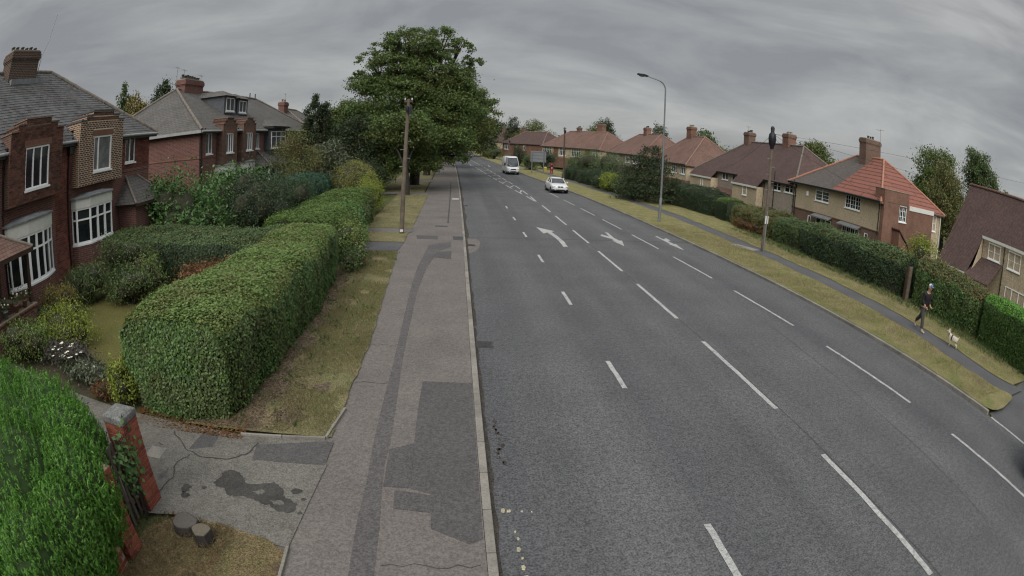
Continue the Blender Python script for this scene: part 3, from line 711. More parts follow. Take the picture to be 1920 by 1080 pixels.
def facing(name, cols, rough=.9):
    t = NT(name); oi = t.new('ShaderNodeObjectInfo'); n = len(cols)
    f = t.math('FRACT', t.math('ADD', t.geo.outputs['Random Per Island'], oi.outputs['Random']))
    c = t.ramp(f, [(i / (n - 1), k) for i, k in enumerate(cols)])
    c = t.mix(1.0, c, t.ramp(t.noise(.8, 5, .65), [(.36, (.66, .62, .6)), (.62, (1.05, 1.05, 1.05))]), 'MULTIPLY')
    t.col(c).rough(rough, .25); t.bump(t.noise(60, 3, .7), .3, .005); return t.m
M['fbrick_tan'] = facing('tan_facing_brick', [(.045, .03, .027), (.075, .04, .032), (.12, .058, .042), (.155, .076, .052), (.10, .048, .036), (.17, .088, .06)])
M['fbrick_red'] = facing('red_facing_brick', [(.10, .045, .038), (.155, .058, .046), (.205, .076, .056), (.25, .092, .066), (.17, .062, .05), (.13, .055, .045)])
M['fbrick_old'] = facing('old_facing_brick', [(.07, .042, .036), (.115, .054, .043), (.155, .072, .054), (.18, .088, .066), (.10, .05, .042)])
M['fslate'] = facing('roof_slate', [(.075, .078, .08), (.098, .10, .102), (.115, .118, .118), (.085, .088, .092), (.13, .122, .116), (.105, .108, .11)], .75)
M['mort_pale'] = flat('buff_mortar', (.58, .48, .36), .95, var=.15, scale=8); M['mort_red'] = flat('brown_mortar', (.17, .135, .11), .95, var=.25, scale=5)
def bricks(par, O, U, N, u0, u1, v0, v1, ops, mat, single=0, proud=.010, bh=.065, gp=.005):
    """stretcher-bonded bricks laid proud of a mortar-coloured wall; some singly, the rest as one mesh"""
    O, U, N = Vector(O), Vector(U), Vector(N); Z = Vector((0, 0, 1)); B = Matrix((U, N, Z)).transposed(); L = []
    j = 0; v = v0 + .005
    while v + .06 < v1:
        u = u0 - (.1125 if j % 2 else 0)
        while u < u1:
            seg = [(max(u, u0) + gp, min(u + .225, u1) - gp)]
            for o in ops:
                if o[2] - .035 < v < o[3] - .02:
                    seg = [q for a, b in seg for q in ((a, min(b, o[0] - .004)), (max(a, o[1] + .004), b)) if q[1] - q[0] > .04]
            L += [(a, b, v) for a, b in seg if b - a > .04]
            u += .225
        v += .075; j += 1
    full = None; rest = MB(); cnt = 0
    for a, b, v in L:
        c = O + U * (a + b) / 2 + Z * (v + .0325) + N * (proud / 2 - .004 + random.uniform(-.002, .002))
        if cnt < single:
            cnt += 1
            if abs(b - a - .225 + 2 * gp) < 1e-4:
                if full is None: m = MB(); m.box((0, 0, 0), (.225 - 2 * gp, proud + .012, bh), M=B); o = m.build('brick', M[mat], par, fix=False); full = o.data
                else: o = link('brick', full, par)
                o.location = c
            else: m = MB(); m.box(c, (b - a, proud + .012, bh), M=B); m.build('brick', M[mat], par, fix=False)
        else: rest.box(c, (b - a, proud + .012, bh), M=B)
    if rest.v: rest.build('brickwork', M[mat], par, 'stuff', fix=False)
def slates(par, P0, U, S, N, wd, ln, inside, mat, w=.28, g=.20, single=0):
    """overlapping slates in half-bonded courses up a slope; P0 the eaves corner, U along, S up the slope"""
    P0, U, S, N = Vector(P0), Vector(U), Vector(S).normalized(), Vector(N).normalized(); t = .07
    S2 = (S * math.cos(t) + N * math.sin(t) * -1); N2 = U.cross(S2); N2 = N2 if N2.z > 0 else -N2
    B = Matrix((U, S2, N2)).transposed(); r = random.Random(8); L = []; j = 0
    while j * g < ln:
        k = 0
        while k * w < wd:
            u = k * w + (w / 2 if j % 2 else 0) + w / 2; s = j * g + g * .62
            if inside(u, s): L.append((u, s))
            k += 1
        j += 1
    L.sort(key=lambda q: abs(q[0] - 13.5) + q[1] * 1.2); me = None; rest = MB()
    for i, (u, s) in enumerate(L):
        c = P0 + U * u + S * s + N * (.018 + r.uniform(-.003, .004)); d = (w - .008, g * 1.22, .010)
        if i < single:
            if me is None: m = MB(); m.box((0, 0, 0), d, M=B); o = m.build('slate', M[mat], par, fix=False); me = o.data
            else: o = link('slate', me, par)
            o.location = c
        else: rest.box(c, d, M=B)
    rest.build('slate_courses', M[mat], par, 'stuff', fix=False)
FU, FN = (1, 0, 0), (0, -1, 0)
def bow(par, x0, x1, y, zs, zh, proj=.65, segs=5, fas=.45, base='brick_l', rows=(.68,), flatbow=False, curtain='glass'):
    """curved ground-floor bay: brick base, lights, boarded fascia, lead roof"""
    n = segs; pts = []
    for i in range(n + 1):
        t = i / n; X = x0 + (x1 - x0) * t
        pts.append((X, y - proj * (1 - abs(2 * t - 1) ** (3.2 if not flatbow else 9)) if 0 < i < n else y))
    pts = [(x0, y)] + [(x0 + .02, y - proj * .42)] + pts[1:-1] + [(x1 - .02, y - proj * .42)] + [(x1, y)]
    m = MB(); m.prism(pts, 0, zs); m.build('bay_base', M[base], par)
    cxm = (x0 + x1) / 2
    off = lambda s: [(cxm + (px - cxm) * s, y + (py - y) * s) for px, py in pts]
    m = MB(); m.prism(off(1.03), zs, zs + .07); m.build('bay_sill', M['upvc'], par)
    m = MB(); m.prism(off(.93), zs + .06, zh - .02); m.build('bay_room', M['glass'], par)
    for (ax, ay), (bx, by) in zip(pts[:-1], pts[1:]):
        U = Vector((bx - ax, by - ay, 0)); L = U.length
        if L < .12: continue
        N = Vector((U.y, -U.x, 0)).normalized()
        if N.y > 0 : N = -N
        window(par, (ax, ay, 0), U, N, .0, L, zs + .07, zh, 1, rows, glass=curtain, depth=.055, sill=False, fw=.06, name='bay_window')
    m = MB(); m.prism(off(1.02), zh, zh + fas); m.build('bay_fascia', M['cream'], par)
    m = MB(); m.prism(off(1.08), zh + fas, zh + fas + .06)
    top = off(.55)
    o = off(1.08); k = len(o)
    m.add([(px, py, zh + fas + .06) for px, py in o] + [(px, py, zh + fas + .16) for px, py in top], [(i, i + 1, k + i + 1, k + i) for i in range(k - 1)] + [tuple(range(k, 2 * k))])
    m.build('bay_roof', M['lead'], par)
def parapet_bay(par, x0, x1, y, pr, z0, ze, top, win, cols, glass='glass', mat='brick_bay', cop='brick_dk', colw=None, coping='slatehang', lay=None, single=0):
    """flat brick bay rising through the eaves to a stepped head"""
    m = MB(); xc = (x0 + x1) / 2; w = x1 - x0
    wallface(m, (x0, y - pr, 0), FU, FN, w, ze, [(win[0] - x0, win[1] - x0, win[2], win[3])], .1, 0, z0)
    rt = MB(); rt.poly([(x0, y, z0), (x0, y - pr, z0), (x0, y - pr, ze), (x0, y, ze)]); rt.poly([(x1, y - pr, z0), (x1, y, z0), (x1, y, ze), (x1, y - pr, ze)])
    m.poly([(x0, y - pr, z0), (x0, y, z0), (x1, y, z0), (x1, y - pr, z0)])
    steps = [(0, .0), (.10, .33), (.22, .62), (.34, 1.0)]; h = top - ze
    for (f0, hh), (f1, _) in zip(steps, steps[1:] + [(.5, 0)]):
        pass
    prof = [(0, .0), (0, .38), (.12, .38), (.12, .7), (.26, .7), (.26, 1.0)]
    P = [(x0 + w * f, ze + h * g) for f, g in prof] + [(x1 - w * f, ze + h * g) for f, g in prof[::-1]]
    back = y + .55
    m.poly([(px, y - pr, pz) for px, pz in P])
    m.poly([(px, back, pz) for px, pz in P[::-1]])
    for (ax, az), (bx, bz) in zip(P[:-1], P[1:]): rt.poly([(ax, y - pr, az), (ax, back, az), (bx, back, bz), (bx, y - pr, bz)])
    b = m.build('bay_wall', M[mat], par, fix=False)
    rt.build('bay_return', M['brick_bay2' if mat == 'mort_red' or mat == 'brick_bay2' else 'brick_bay'], b, 'stuff', fix=False)
    if lay:
        Ob = (x0, y - pr, 0); hd = (win[0] - x0 - .12, win[1] - x0 + .12, win[3], win[3] + .245)
        bricks(b, Ob, FU, FN, 0, w, z0, ze + h * .38, [(win[0] - x0, win[1] - x0, win[2] - .07, win[3]), hd], lay, single, .010 if mat != 'mort_pale' else .003, .065 if mat != 'mort_pale' else .054, .005 if mat != 'mort_pale' else .018)
        bricks(b, Ob, FU, FN, w * .12, w * .88, ze + h * .385, ze + h * .7, [], lay); bricks(b, Ob, FU, FN, w * .26, w * .74, ze + h * .705, ze + h, [], lay)
    for (ax, az), (bx, bz) in zip(P[:-1], P[1:]):
        if abs(az - bz) < 1e-6 and abs(bx - ax) > .05:
            c = MB(); c.bb(ax - .03, bx + .03, y - pr - .05, back, az + .003, az + .06); c.build('coping', M[coping], b)
    s = MB(); s.bb(win[0] - .12, win[1] + .12, y - pr - .006, y - pr + .05, win[3] + .005, win[3] + .24); s.build('lintel', M['soldier'], b)
    window(par, (x0, y - pr, 0), FU, FN, win[0] - x0, win[1] - x0, win[2], win[3], cols, glass=glass, colw=colw)

# ================================================================ LEFT: the near brick terrace
h1 = thing('brick_house', 'near red brick house with slate roof, stepped brick bays and bow windows', 'house', (-14.5, 2.0, .3), R(90))
L, D, He, Hr = 20.4, 9.0, 5.62, 9.2
m = MB()
nwin = (18.1, 19.02, 4.27, 5.54)
wallface(m, (0, 0, 0), FU, FN, L, He, [nwin], .1)
m.poly([(L, 0, 0), (L, D, 0), (L, D, He), (L, 0, He)]); m.poly([(0, D, 0), (0, 0, 0), (0, 0, He), (0, D, He)]); m.poly([(L, D, 0), (0, D, 0), (0, D, He), (L, D, He)])
w1 = m.build('wall', M['brick_l'], h1, fix=False)
_rf1, _ = hip(h1, 0, L, 0, D, He + .1, Hr, 'slate', rx=(4.5, 15.75), ov=.32, single=True)
for a_, b_ in ((-.3, 9.0), (12.55, 13.7), (17.25, L + .3)): gutter(h1, a_, b_, -.35, He - .12, 'gutter', 'blackp')
parapet_bay(h1, 9.05, 12.5, 0, .46, 3.72, 5.80, 6.42, (10.07, 11.62, 4.12, 5.50), 3, mat='mort_red', coping='brick_dk', lay='fbrick_old')
parapet_bay(h1, 13.74, 17.2, 0, .46, 3.72, 5.92, 6.52, (14.86, 16.26, 4.18, 5.54), 2, glass='glass_c', colw=[.27, .73], mat='mort_pale', lay='fbrick_tan', single=290)
window(h1, (0, 0, 0), FU, FN, *nwin, 2, glass=['glass_b', 'glass'])
for a_, b_, z_ in ((17.21, L - .005, 3.99), (12.51, 13.73, 0.0)): bricks(w1, (0, -.002, 0), FU, FN, a_, b_, z_, He - .2, [(nwin[0], nwin[1], nwin[2] - .07, nwin[3])], 'fbrick_red')
_zo = He + .1 - .32 * (Hr - He - .1) / 4.5; _sl = Vector((0, 4.5 + .32, Hr - _zo)); _ln = _sl.length
_notch = ((9.05, 12.5), (13.74, 17.2))
def _in(u, s):
    x = u - .32; k = (4.5 + .32) * s / _ln - .32
    if x < 6.5 or x > L + .32 - (L - 15.75 + .32) * s / _ln - .16 or s > _ln - .1: return False
    if any(a_ - .1 < x < b_ + .1 for a_, b_ in _notch) and k < .62: return False
    return not (11.4 < x < 13.9 and k > 3.75)
slates(_rf1, (-.32, -.32, _zo), (1, 0, 0), _sl, Vector((1, 0, 0)).cross(_sl), L + .64, _ln, _in, 'fslate', single=300)
bow(h1, 9.05, 11.95, 0, 1.1, 2.72, .75, 6, .42, rows=(.68,))
bow(h1, 13.7, 16.5, 0, 1.55, 2.92, .78, 5, .36, rows=(.68,), flatbow=True)
downpipe(h1, 13.42, -.06, 0, He, (13.42, -.3)); downpipe(h1, 9.0, -.06, 0, He, (9.0, -.3))
m = MB(); m.bb(13.3, 13.54, -.24, -.02, He - .62, He - .34); m.build('rainwater_hopper', M['blackp'], h1)
m = MB(); m.bb(17.5, L - .02, -.03, .02, 3.88, 3.98); m.build('string_course', M['brick_l'], h1)
c1 = chimney(h1, 12.65, D / 2 - .35, 2.3, .8, 8.4, 10.0, 'brick_soot', 6, 'potdark', (), poth=.2)
m = MB(); m.tube([(14.1, 4.0, 9.2), (14.2, 4.0, 9.9), (14.55, 4.0, 10.6), (14.75, 4.0, 11.9)], .022, 6); m.build('aerial_mast', M['steel'], c1)
m = MB(); m.bb(11.6, 13.9, D / 2 - .98, D / 2 - .76, 8.5, 8.74); m.build('lead_flashing', M['lead'], c1)
# porch at the near end and the tiled lean-to at the far end
def hiproof(par, x0, x1, y0, y1, ze, zt, mat, ridge, name='porch_roof'):
    """lean-to against the wall at y1, hipped both ends"""
    ins = (y1 - y0) * .75
    a, b = (x0, y0, ze), (x1, y0, ze); c, d = (x1, y1, ze), (x0, y1, ze); p, q = (x0 + ins, y1, zt), (x1 - ins, y1, zt)
    m = MB(); m.poly([a, b, q, p]); m.poly([b, c, q]); m.poly([d, a, p]); m.poly([a, d, c, b])
    o = m.build(name, M[mat], par)
    for u, v in ((a, p), (b, q)):
        m = MB(); m.tube([Vector(u) + Vector((0, 0, .02)), Vector(v) + Vector((0, 0, .03))], .06, 6); m.build('hip_tiles', M[ridge], o)
    m = MB(); m.bb(x0, x1, y0 - .03, y0 - .005, ze - .12, ze + .01); m.build('fascia_board', M['darkwood'], o)
    m = MB(); m.bb(x1 + .005, x1 + .03, y0, y1, ze - .12, ze + .01); m.build('fascia_board', M['darkwood'], o)
hiproof(h1, 5.0, 8.6, -2.55, 0, 2.60, 3.7, 'tile_old', 'ridge')
for px, py in ((5.2, -2.34), (6.6, -2.34), (8.4, -2.34), (8.4, -.13)):
    m = MB(); m.bb(px - .06, px + .06, py - .06, py + .06, 1.1, 2.55); m.build('porch_post', M['darkwood'], h1)
m = MB(); m.bb(5.4, 8.2, -.12, -.02, 0.05, 2.45); m.build('front_door', M['darkwood'], h1)
m = MB(); m.bb(5.0, 8.5, -2.5, -2.26, 0, .98); m.bb(8.26, 8.5, -2.25, -.02, 0, .98); pw = m.build('porch_wall', M['brick_l'], h1)
m = MB(); m.bb(4.95, 8.56, -2.56, -2.2, .985, 1.06); m.bb(8.2, 8.56, -2.19, -.02, .985, 1.06); m.build('coping', M['brick_r'], pw, bevel=.01)
hiproof(h1, 17.2, 20.2, -1.35, 0, 2.55, 3.65, 'slate2', 'ridge')
m = MB(); m.bb(17.5, 19.9, -1.1, -.02, 0, 2.5); m.build('porch_wall', M['brick_l'], h1)

# ================================================================ LEFT: the second terrace
h2 = thing('brick_house', 'red brick terrace with two slate-clad roof dormers, beyond the near house', 'house', (-14.5, 28.3, .3), R(90))
L, D, He, Hr = 25.2, 9.0, 5.6, 8.65
m = MB(); n1w = (.95, 1.85, 4.1, 5.32); n2w = (9.5, 10.3, 4.12, 5.25)
wallface(m, (0, 0, 0), FU, FN, L, He, [n1w, n2w], .1)
m.poly([(L, 0, 0), (L, D, 0), (L, D, He), (L, 0, He)]); m.poly([(0, D, 0), (0, 0, 0), (0, 0, He), (0, D, He)]); m.poly([(L, D, 0), (0, D, 0), (0, D, He), (L, D, He)])
m.build('wall', M['brick_l'], h2, fix=False)
hip(h2, 0, L, 0, D, He + .1, Hr, 'slate2', ov=.32, single=True)
for a_, b_ in ((-.3, 2.45), (4.85, 5.9), (8.35, 11.1), (15.3, L + .3)): gutter(h2, a_, b_, -.35, He - .12, 'gutter', 'blackp')
m = MB(); m.bb(-.38, -.30, -.3, D, He - .26, He - .1); m.build('gutter', M['gutter'], h2)
parapet_bay(h2, 2.5, 4.8, 0, .46, 3.3, 5.6, 6.18, (3.08, 4.2, 4.05, 5.25), 3, mat='brick_bay2', coping='brick_dk')
parapet_bay(h2, 5.95, 8.3, 0, .46, 3.3, 5.65, 6.22, (6.5, 7.7, 4.07, 5.27), 3, mat='brick_bay2', coping='brick_dk')
window(h2, (0, 0, 0), FU, FN, *n1w, 2, glass='glass_b'); window(h2, (0, 0, 0), FU, FN, *n2w, 2)
bow(h2, 2.3, 5.0, 0, 1.2, 2.95, .65, 4, .35, rows=(.65,)); bow(h2, 5.9, 8.6, 0, 1.2, 2.95, .65, 4, .35, rows=(.65,))
hiproof(h2, 8.9, 13.6, -1.5, 0, 2.85, 3.9, 'slate2', 'ridge')
for px in (9.2, 10.6, 12.0, 13.3):
    m = MB(); m.bb(px - .06, px + .06, -1.3, -1.18, 0, 2.82); m.build('porch_post', M['upvc'], h2)
m = MB(); m.bb(-.03, -.002, 0, D, 3.9, 4.0); m.build('string_course', M['brick_r'], h2); m = MB(); m.bb(-.03, L, -.03, -.002, 3.9, 4.0); m.build('string_course', M['brick_r'], h2)
downpipe(h2, 5.4, -.06, 0, He, (5.4, -.3)); downpipe(h2, .25, -.06, 0, He, (.25, -.3))
# square tile-hung bay
m = MB(); m.bb(11.4, 15.0, -.55, 0, 4.0, 5.55); m.build('bay_room', M['slatehang'], h2)
window(h2, (11.4, -.56, 0), FU, FN, .05, 3.55, 4.08, 5.35, 3, (.68,), depth=.02)
m = MB(); m.bb(11.4, 15.0, -.55, 0, 0, 4.0); m.build('hung_tiles', M['greenhang'], h2)
m = MB(); m.bb(11.1, 15.3, -.85, -.1, 5.56, 5.72); m.build('bay_eaves', M['blackp'], h2)
m = MB(); m.add([(11.05, -.9, 5.73), (15.35, -.9, 5.73), (15.35, .2, 5.73), (11.05, .2, 5.73), (12.2, .3, 6.35), (14.2, .3, 6.35)], [(0, 1, 5, 4), (1, 2, 5), (3, 0, 4), (2, 3, 4, 5)]); m.build('bay_roof', M['slate2'], h2)
# dormers
def dormer(x0, x1, zb, zt):
    f = 1.45
    m = MB(); m.bb(x0, x1, f, 4.4, zb, zt); d = m.build('dormer', M['slatehang'], h2)
    window(h2, (x0, f - .002, 0), FU, FN, .35, x1 - x0 - .35, zb + .35, zt - .12, 2, depth=.015)
    m = MB(); X0, X1, Y0, Y1 = x0 - .22, x1 + .22, f - .25, 5.0
    m.add([(X0, Y0, zt), (X1, Y0, zt), (X1, Y1, zt), (X0, Y1, zt), ((x0 + x1) / 2, Y0 + .95, zt + .48), ((x0 + x1) / 2, Y1, zt + .48)], [(0, 1, 4), (1, 2, 5, 4), (3, 0, 4, 5), (0, 3, 2, 1), (2, 3, 5)])
    m.build('dormer_roof', M['slate2'], d)
    m = MB(); m.bb(x0 + .2, x1 - .2, f - .1, f - .004, zb + .2, zb + .28); m.build('lead_flashing', M['lead'], d)
dormer(6.6, 8.8, 6.55, 7.95); dormer(9.1, 11.2, 6.5, 7.85)
chimney(h2, 6.6, D / 2, 3.1, .8, 7.9, 9.35, 'brick_l', 8, 'potdark', [(4.9, 1.0), (9.0, .7), (6.0, .9)], poth=.3)
for px in (19.2, 20.6):
    m = MB(); m.tube([(px, D / 2, Hr), (px, D / 2, Hr + .5)], .05, 6); m.build('roof_vent', M['blackp'], h2)
# third house, mostly behind the trees
h3 = thing('brick_house', 'brick house with red chimney mostly hidden behind the cypress', 'house', (-15.5, 57.5, .3), R(90))
m = MB(); m.bb(0, 13, 0, 9, 0, 5.5); m.build('wall', M['brick_l'], h3)
hip(h3, 0, 13, 0, 9, 5.55, 8.3, 'slate2'); chimney(h3, 3.4, 4.5, 1.6, .7, 7.4, 9.0, 'brick_l', 2, 'pot', [(4.8, 1.2)])
window(h3, (0, 0, 0), FU, FN, 2, 4, 3.9, 5.2, 3); window(h3, (0, 0, 0), FU, FN, 2, 4, 1.2, 2.6, 3); window(h3, (0, 0, 0), FU, FN, 8, 10, 3.9, 5.2, 3)
hb = thing('brick_house', 'house whose slate roof just shows behind the two near terraces', 'house', (-29, 27, .3), R(90))
m = MB(); m.bb(0, 12, 0, 8, 0, 5.3); m.build('wall', M['brick_l'], hb); hip(hb, 0, 12, 0, 8, 5.35, 8.2, 'slate2')

# ================================================================ RIGHT: local x runs towards the camera, y away from the road
def rhouse(label, x, y, z, rz=-90): return thing('rendered_house', label, 'house', (x, y, z), R(rz))
# --- the semi with half grey, half new red roof and a brick flank
r2 = rhouse('rendered semi-detached house with half grey, half new red tiled roof and brick side wall', 30, 43.6, -1.1)
L, D, He, Hr = 13.1, 9.0, 4.92, 8.15
m = MB(); O = (0, 0, 0)
ups = [(3.82, 5.92, 3.53, 4.64), (8.33, 10.45, 3.58, 4.62)]
lows = [(2.9, 3.35, 1.0, 2.05), (4.2, 6.5, .75, 2.1), (8.2, 10.6, .75, 2.15), (11.3, 11.75, 1.2, 2.05)]
wallface(m, O, FU, FN, L, He, ups, .1, 0, 2.45); m.build('upper_wall', M['roughcast'], r2, fix=False)
m = MB(); wallface(m, (0, .02, 0), FU, FN, L, 2.45, lows, .1); m.poly([(0, D, 0), (0, 0, 0), (0, 0, He), (0, D, He)]); m.build('lower_wall', M['brick_dk'], r2, fix=False)
m = MB(); m.bb(0, L, -.03, .0, 2.40, 2.48); m.build('drip_band', M['brick_dk'], r2)
window(r2, O, FU, FN, *ups[0], 2, (.78,), (1, 3), glass='glass_b'); window(r2, O, FU, FN, *ups[1], 3, (), (2, 3))
window(r2, O, FU, FN, *lows[0], 1); window(r2, O, FU, FN, *lows[3], 1, (), (1, 2))
window(r2, O, FU, FN, *lows[1], 3, (.6,), (1, 1), glass=['glass_b', 'glass']); window(r2, O, FU, FN, *lows[2], 4, (), (2, 3))
for a, b in ((4.0, 6.7), (8.0, 10.8)):
    m = MB(); m.add([(a, 0, 2.42), (b, 0, 2.42), (b, -.55, 2.22), (a, -.55, 2.22), (a, 0, 2.34), (b, 0, 2.34), (b, -.55, 2.12), (a, -.55, 2.12)], [(0, 1, 2, 3), (3, 2, 6, 7), (1, 5, 6, 2), (0, 3, 7, 4), (4, 7, 6, 5)]); m.build('window_canopy', M['lead'], r2)
hip(r2, 0, L, 0, D, He + .05, Hr, 'tile_dark', mat2='tile_red', split=(.5, .66), ridge='ridge_red', ov=.4, single=True)
gutter(r2, -.4, L + .3, -.42, He - .12, 'blackp', 'fascia')
downpipe(r2, .6, -.06, 0, He, (.6, -.35)); downpipe(r2, L - .1, -.06, 2.2, He, (L - .1, -.35))
m = MB(); m.bb(2.5, 2.72, -.1, 0, 3.75, 4.15); m.build('alarm_box', M['upvc'], r2)
chimney(r2, 6.5, D / 2, 1.0, 2.1, 7.2, 9.75, 'brick_dk', 3, 'potdark', [(7.15, 1.2)])
# brick flank with its raised stepped head, and the rendered rear corner
m = MB(); fw = (2.05, 3.05, 3.5, 4.75)
wallface(m, (L + .42, 0, 0), (0, 1, 0), (1, 0, 0), D * .8, He - .12, [fw], .1)
m.poly([(L, D * .8, 0), (L, D, 0), (L, D, He), (L, D * .8, He)]); m.poly([(L, 0, 0), (L + .42, 0, 0), (L + .42, 0, He), (L, 0, He)]); m.poly([(L, D * .8, 0), (L, D * .8, He - .12), (L + .42, D * .8, He - .12), (L + .42, D * .8, 0)])
m.build('side_wall', M['brick_r'], r2, fix=False)
m = MB(); m.bb(L - .8, L + .418, .003, 3.3, He - .1, He + .82); pb2 = m.build('parapet_head', M['brick_r'], r2)
m = MB(); m.bb(L - .85, L + .45, -.03, 3.35, He + .823, He + .87); m.build('coping', M['mortarcap'], pb2)
window(r2, (L + .42, 0, 0), (0, 1, 0), (1, 0, 0), *fw, 2, (), (2, 3))
m = MB(); m.bb(L + .425, L + .47, 3.4, 7.3, He - .42, He - .06); m.build('fascia_board', M['fascia'], r2)
m = MB(); m.bb(L + .006, L + .09, 7.25, D + .0, 0, He - .25); m.build('rear_wall', M['roughcast'], r2)
window(r2, (L + .1, 0, 0), (0, 1, 0), (1, 0, 0), 7.6, 8.2, 3.2, 4.5, 1, (), (1, 2), depth=.01)
m = MB(); m.tube([(L + .16, D - .1, .0), (L + .16, D - .1, He - .2)], .06, 8); m.build('downpipe', M['fascia'], r2)
m = MB(); m.add([(L + .43, 1.2, 3.0), (L + .43, 3.2, 1.4), (L + 1.5, 3.2, 1.4), (L + 1.5, 1.2, 3.0), (L + .43, 1.2, 2.9), (L + .43, 3.2, 1.3), (L + 1.5, 3.2, 1.3), (L + 1.5, 1.2, 2.9)], [(0, 1, 2, 3), (4, 7, 6, 5), (2, 1, 5, 6), (0, 3, 7, 4), (3, 2, 6, 7)]); m.build('porch_roof', M['tile_brown'], r2)
m = MB(); m.poly([(L + 1.36, 1.46, 0), (L + 1.36, 2.99, 0), (L + 1.36, 2.99, 1.44), (L + 1.36, 1.46, 2.66)]); m.build('porch_wall', M['brick_r'], r2); m = MB(); m.bb(L + .43, L + 1.4, 1.3, 1.45, 0, 2.8); m.build('porch_wall', M['brick_r'], r2); m = MB(); m.bb(L + .43, L + 1.4, 3.0, 3.15, 0, 1.3); m.build('porch_wall', M['brick_r'], r2)
# --- the brown-roofed semi with cat-slide ends
r3 = rhouse('rendered semi-detached house with steep brown tiled roof and two chimneys', 30, 66.0, -1.1)
L, D, He, Hr = 22.8, 9.0, 4.55, 8.4
m = MB(); wins = [(7.1, 8.7, 3.55, 4.35), (9.6, 11.1, 3.45, 4.3), (14.1, 15.0, 2.75, 3.75), (18.8, 20.2, 3.55, 4.45), (20.9, 22.7, 3.6, 4.5)]
wallface(m, O, FU, FN, L, He + .02, wins, .1, 0, 1.6); m.build('upper_wall', M['roughcast_g'], r3, fix=False)
m = MB(); lw = [(16.2, 17.0, .6, 1.5), (19.0, 20.0, .5, 1.45), (21.0, 21.7, .5, 1.4)]
wallface(m, (0, .02, 0), FU, FN, L, 1.6, lw, .1); m.poly([(L, 0, 0), (L, D, 0), (L, D, He), (L, 0, He)]); m.poly([(0, D, 0), (0, 0, 0), (0, 0, He), (0, D, He)])
m.build('lower_wall', M['brick_dk'], r3, fix=False)
for w_ in wins: window(r3, O, FU, FN, *w_, 2 if w_[1] - w_[0] > 1.2 else 1, (), (1, 2) if w_[0] > 16 else (1, 1), glass='glass_b' if w_[0] < 9 else 'glass')
for w_ in lw: window(r3, O, FU, FN, *w_, 1, fw=.07)
hip(r3, 0, L, 0, D, He + .05, Hr, 'tile_brown', rx=(5.2, 17.5), ov=.3, single=True)
# the lower cat-slide eaves drop in front at both ends and in the middle
def catslide(x0, x1, drop, run):
    zt = He + .05 - .3 * (Hr - He) / 4.5; k = (Hr - He) / 4.5 * 1.15
    m = MB(); t = .09
    a, b = (x0, -.3, zt + .06), (x1, -.3, zt + .06); c, d = (x1, -.3 - run, zt - run * k), (x0, -.3 - run, zt - run * k)
    m.add([a, b, c, d] + [(p[0], p[1], p[2] - t) for p in (a, b, c, d)], [(0, 3, 2, 1), (4, 5, 6, 7), (3, 7, 6, 2), (0, 4, 7, 3), (1, 2, 6, 5), (0, 1, 5, 4)])
    m.build('cat_slide_roof', M['tile_brown'], r3)
    m = MB(); m.bb(x0, x1, -.36 - run, -.32 - run, zt - run * k - .22, zt - run * k - .02); m.build('fascia_board', M['fascia'], r3)
    m = MB(); m.bb(x0 + .1, x1 - .1, -.2 - run, -.003, 1.6, zt - run * k - .05); m.build('upper_wall', M['roughcast'], r3)
catslide(-.2, 6.2, 0, .75); catslide(11.6, 17.2, 0, .75)
gutter(r3, 6.2, 11.6, -.34, He - .1, 'blackp', 'fascia'); gutter(r3, 17.2, L + .2, -.34, He - .1, 'blackp', 'fascia')
window(r3, (0, -.95, 0), FU, FN, 14.1, 15.0, 2.45, 3.5, 1, (), (1, 2), depth=.01); window(r3, (0, -.95, 0), FU, FN, 3.2, 3.9, 2.2, 3.2, 1, depth=.01)
downpipe(r3, 17.1, -.1, 0, He - .4); downpipe(r3, 19.0, -.06, 0, He + .9); downpipe(r3, 22.7, -.06, 0, He)
m = MB(); m.tube([(18.2, -.12, 1.75), (19.8, -.12, 1.75)], .04, 6); m.build('soil_pipe', M['blackp'], r3)
m = MB(); X0, X1, Y0 = 2.5, 13.2, -2.1
m.add([(X0, Y0, 1.05), (X1, Y0, 1.05), (X1, 0, 2.6), (X0, 0, 2.6), (X0, Y0, .95), (X1, Y0, .95), (X1, 0, 2.5), (X0, 0, 2.5), (X0 + .9, -.0, 2.6)], [(0, 1, 2, 3), (4, 7, 6, 5), (0, 4, 5, 1), (1, 5, 6, 2), (3, 7, 4, 0)]); m.build('lean_to_roof', M['tile_old'], r3)
for px in (2.8, 5.5, 8.2, 10.8, 12.9):
    m = MB(); m.bb(px - .07, px + .07, -1.95, -1.82, 0, 1.0); m.build('porch_post', M['upvc'], r3)
m = MB(); m.bb(2.9, 12.8, -1.9, -1.86, .0, .5); m.build('porch_panel', M['upvc'], r3)
chimney(r3, 5.3, D / 2, 1.25, 1.0, 7.7, 9.55, 'brick_dk', 4, 'potdark', [(4.2, .9)], poth=.26)
chimney(r3, 14.2, D / 2 + .2, 1.25, 1.1, 7.2, 9.6, 'brick_r', 4, 'mortarcap', poth=.26)
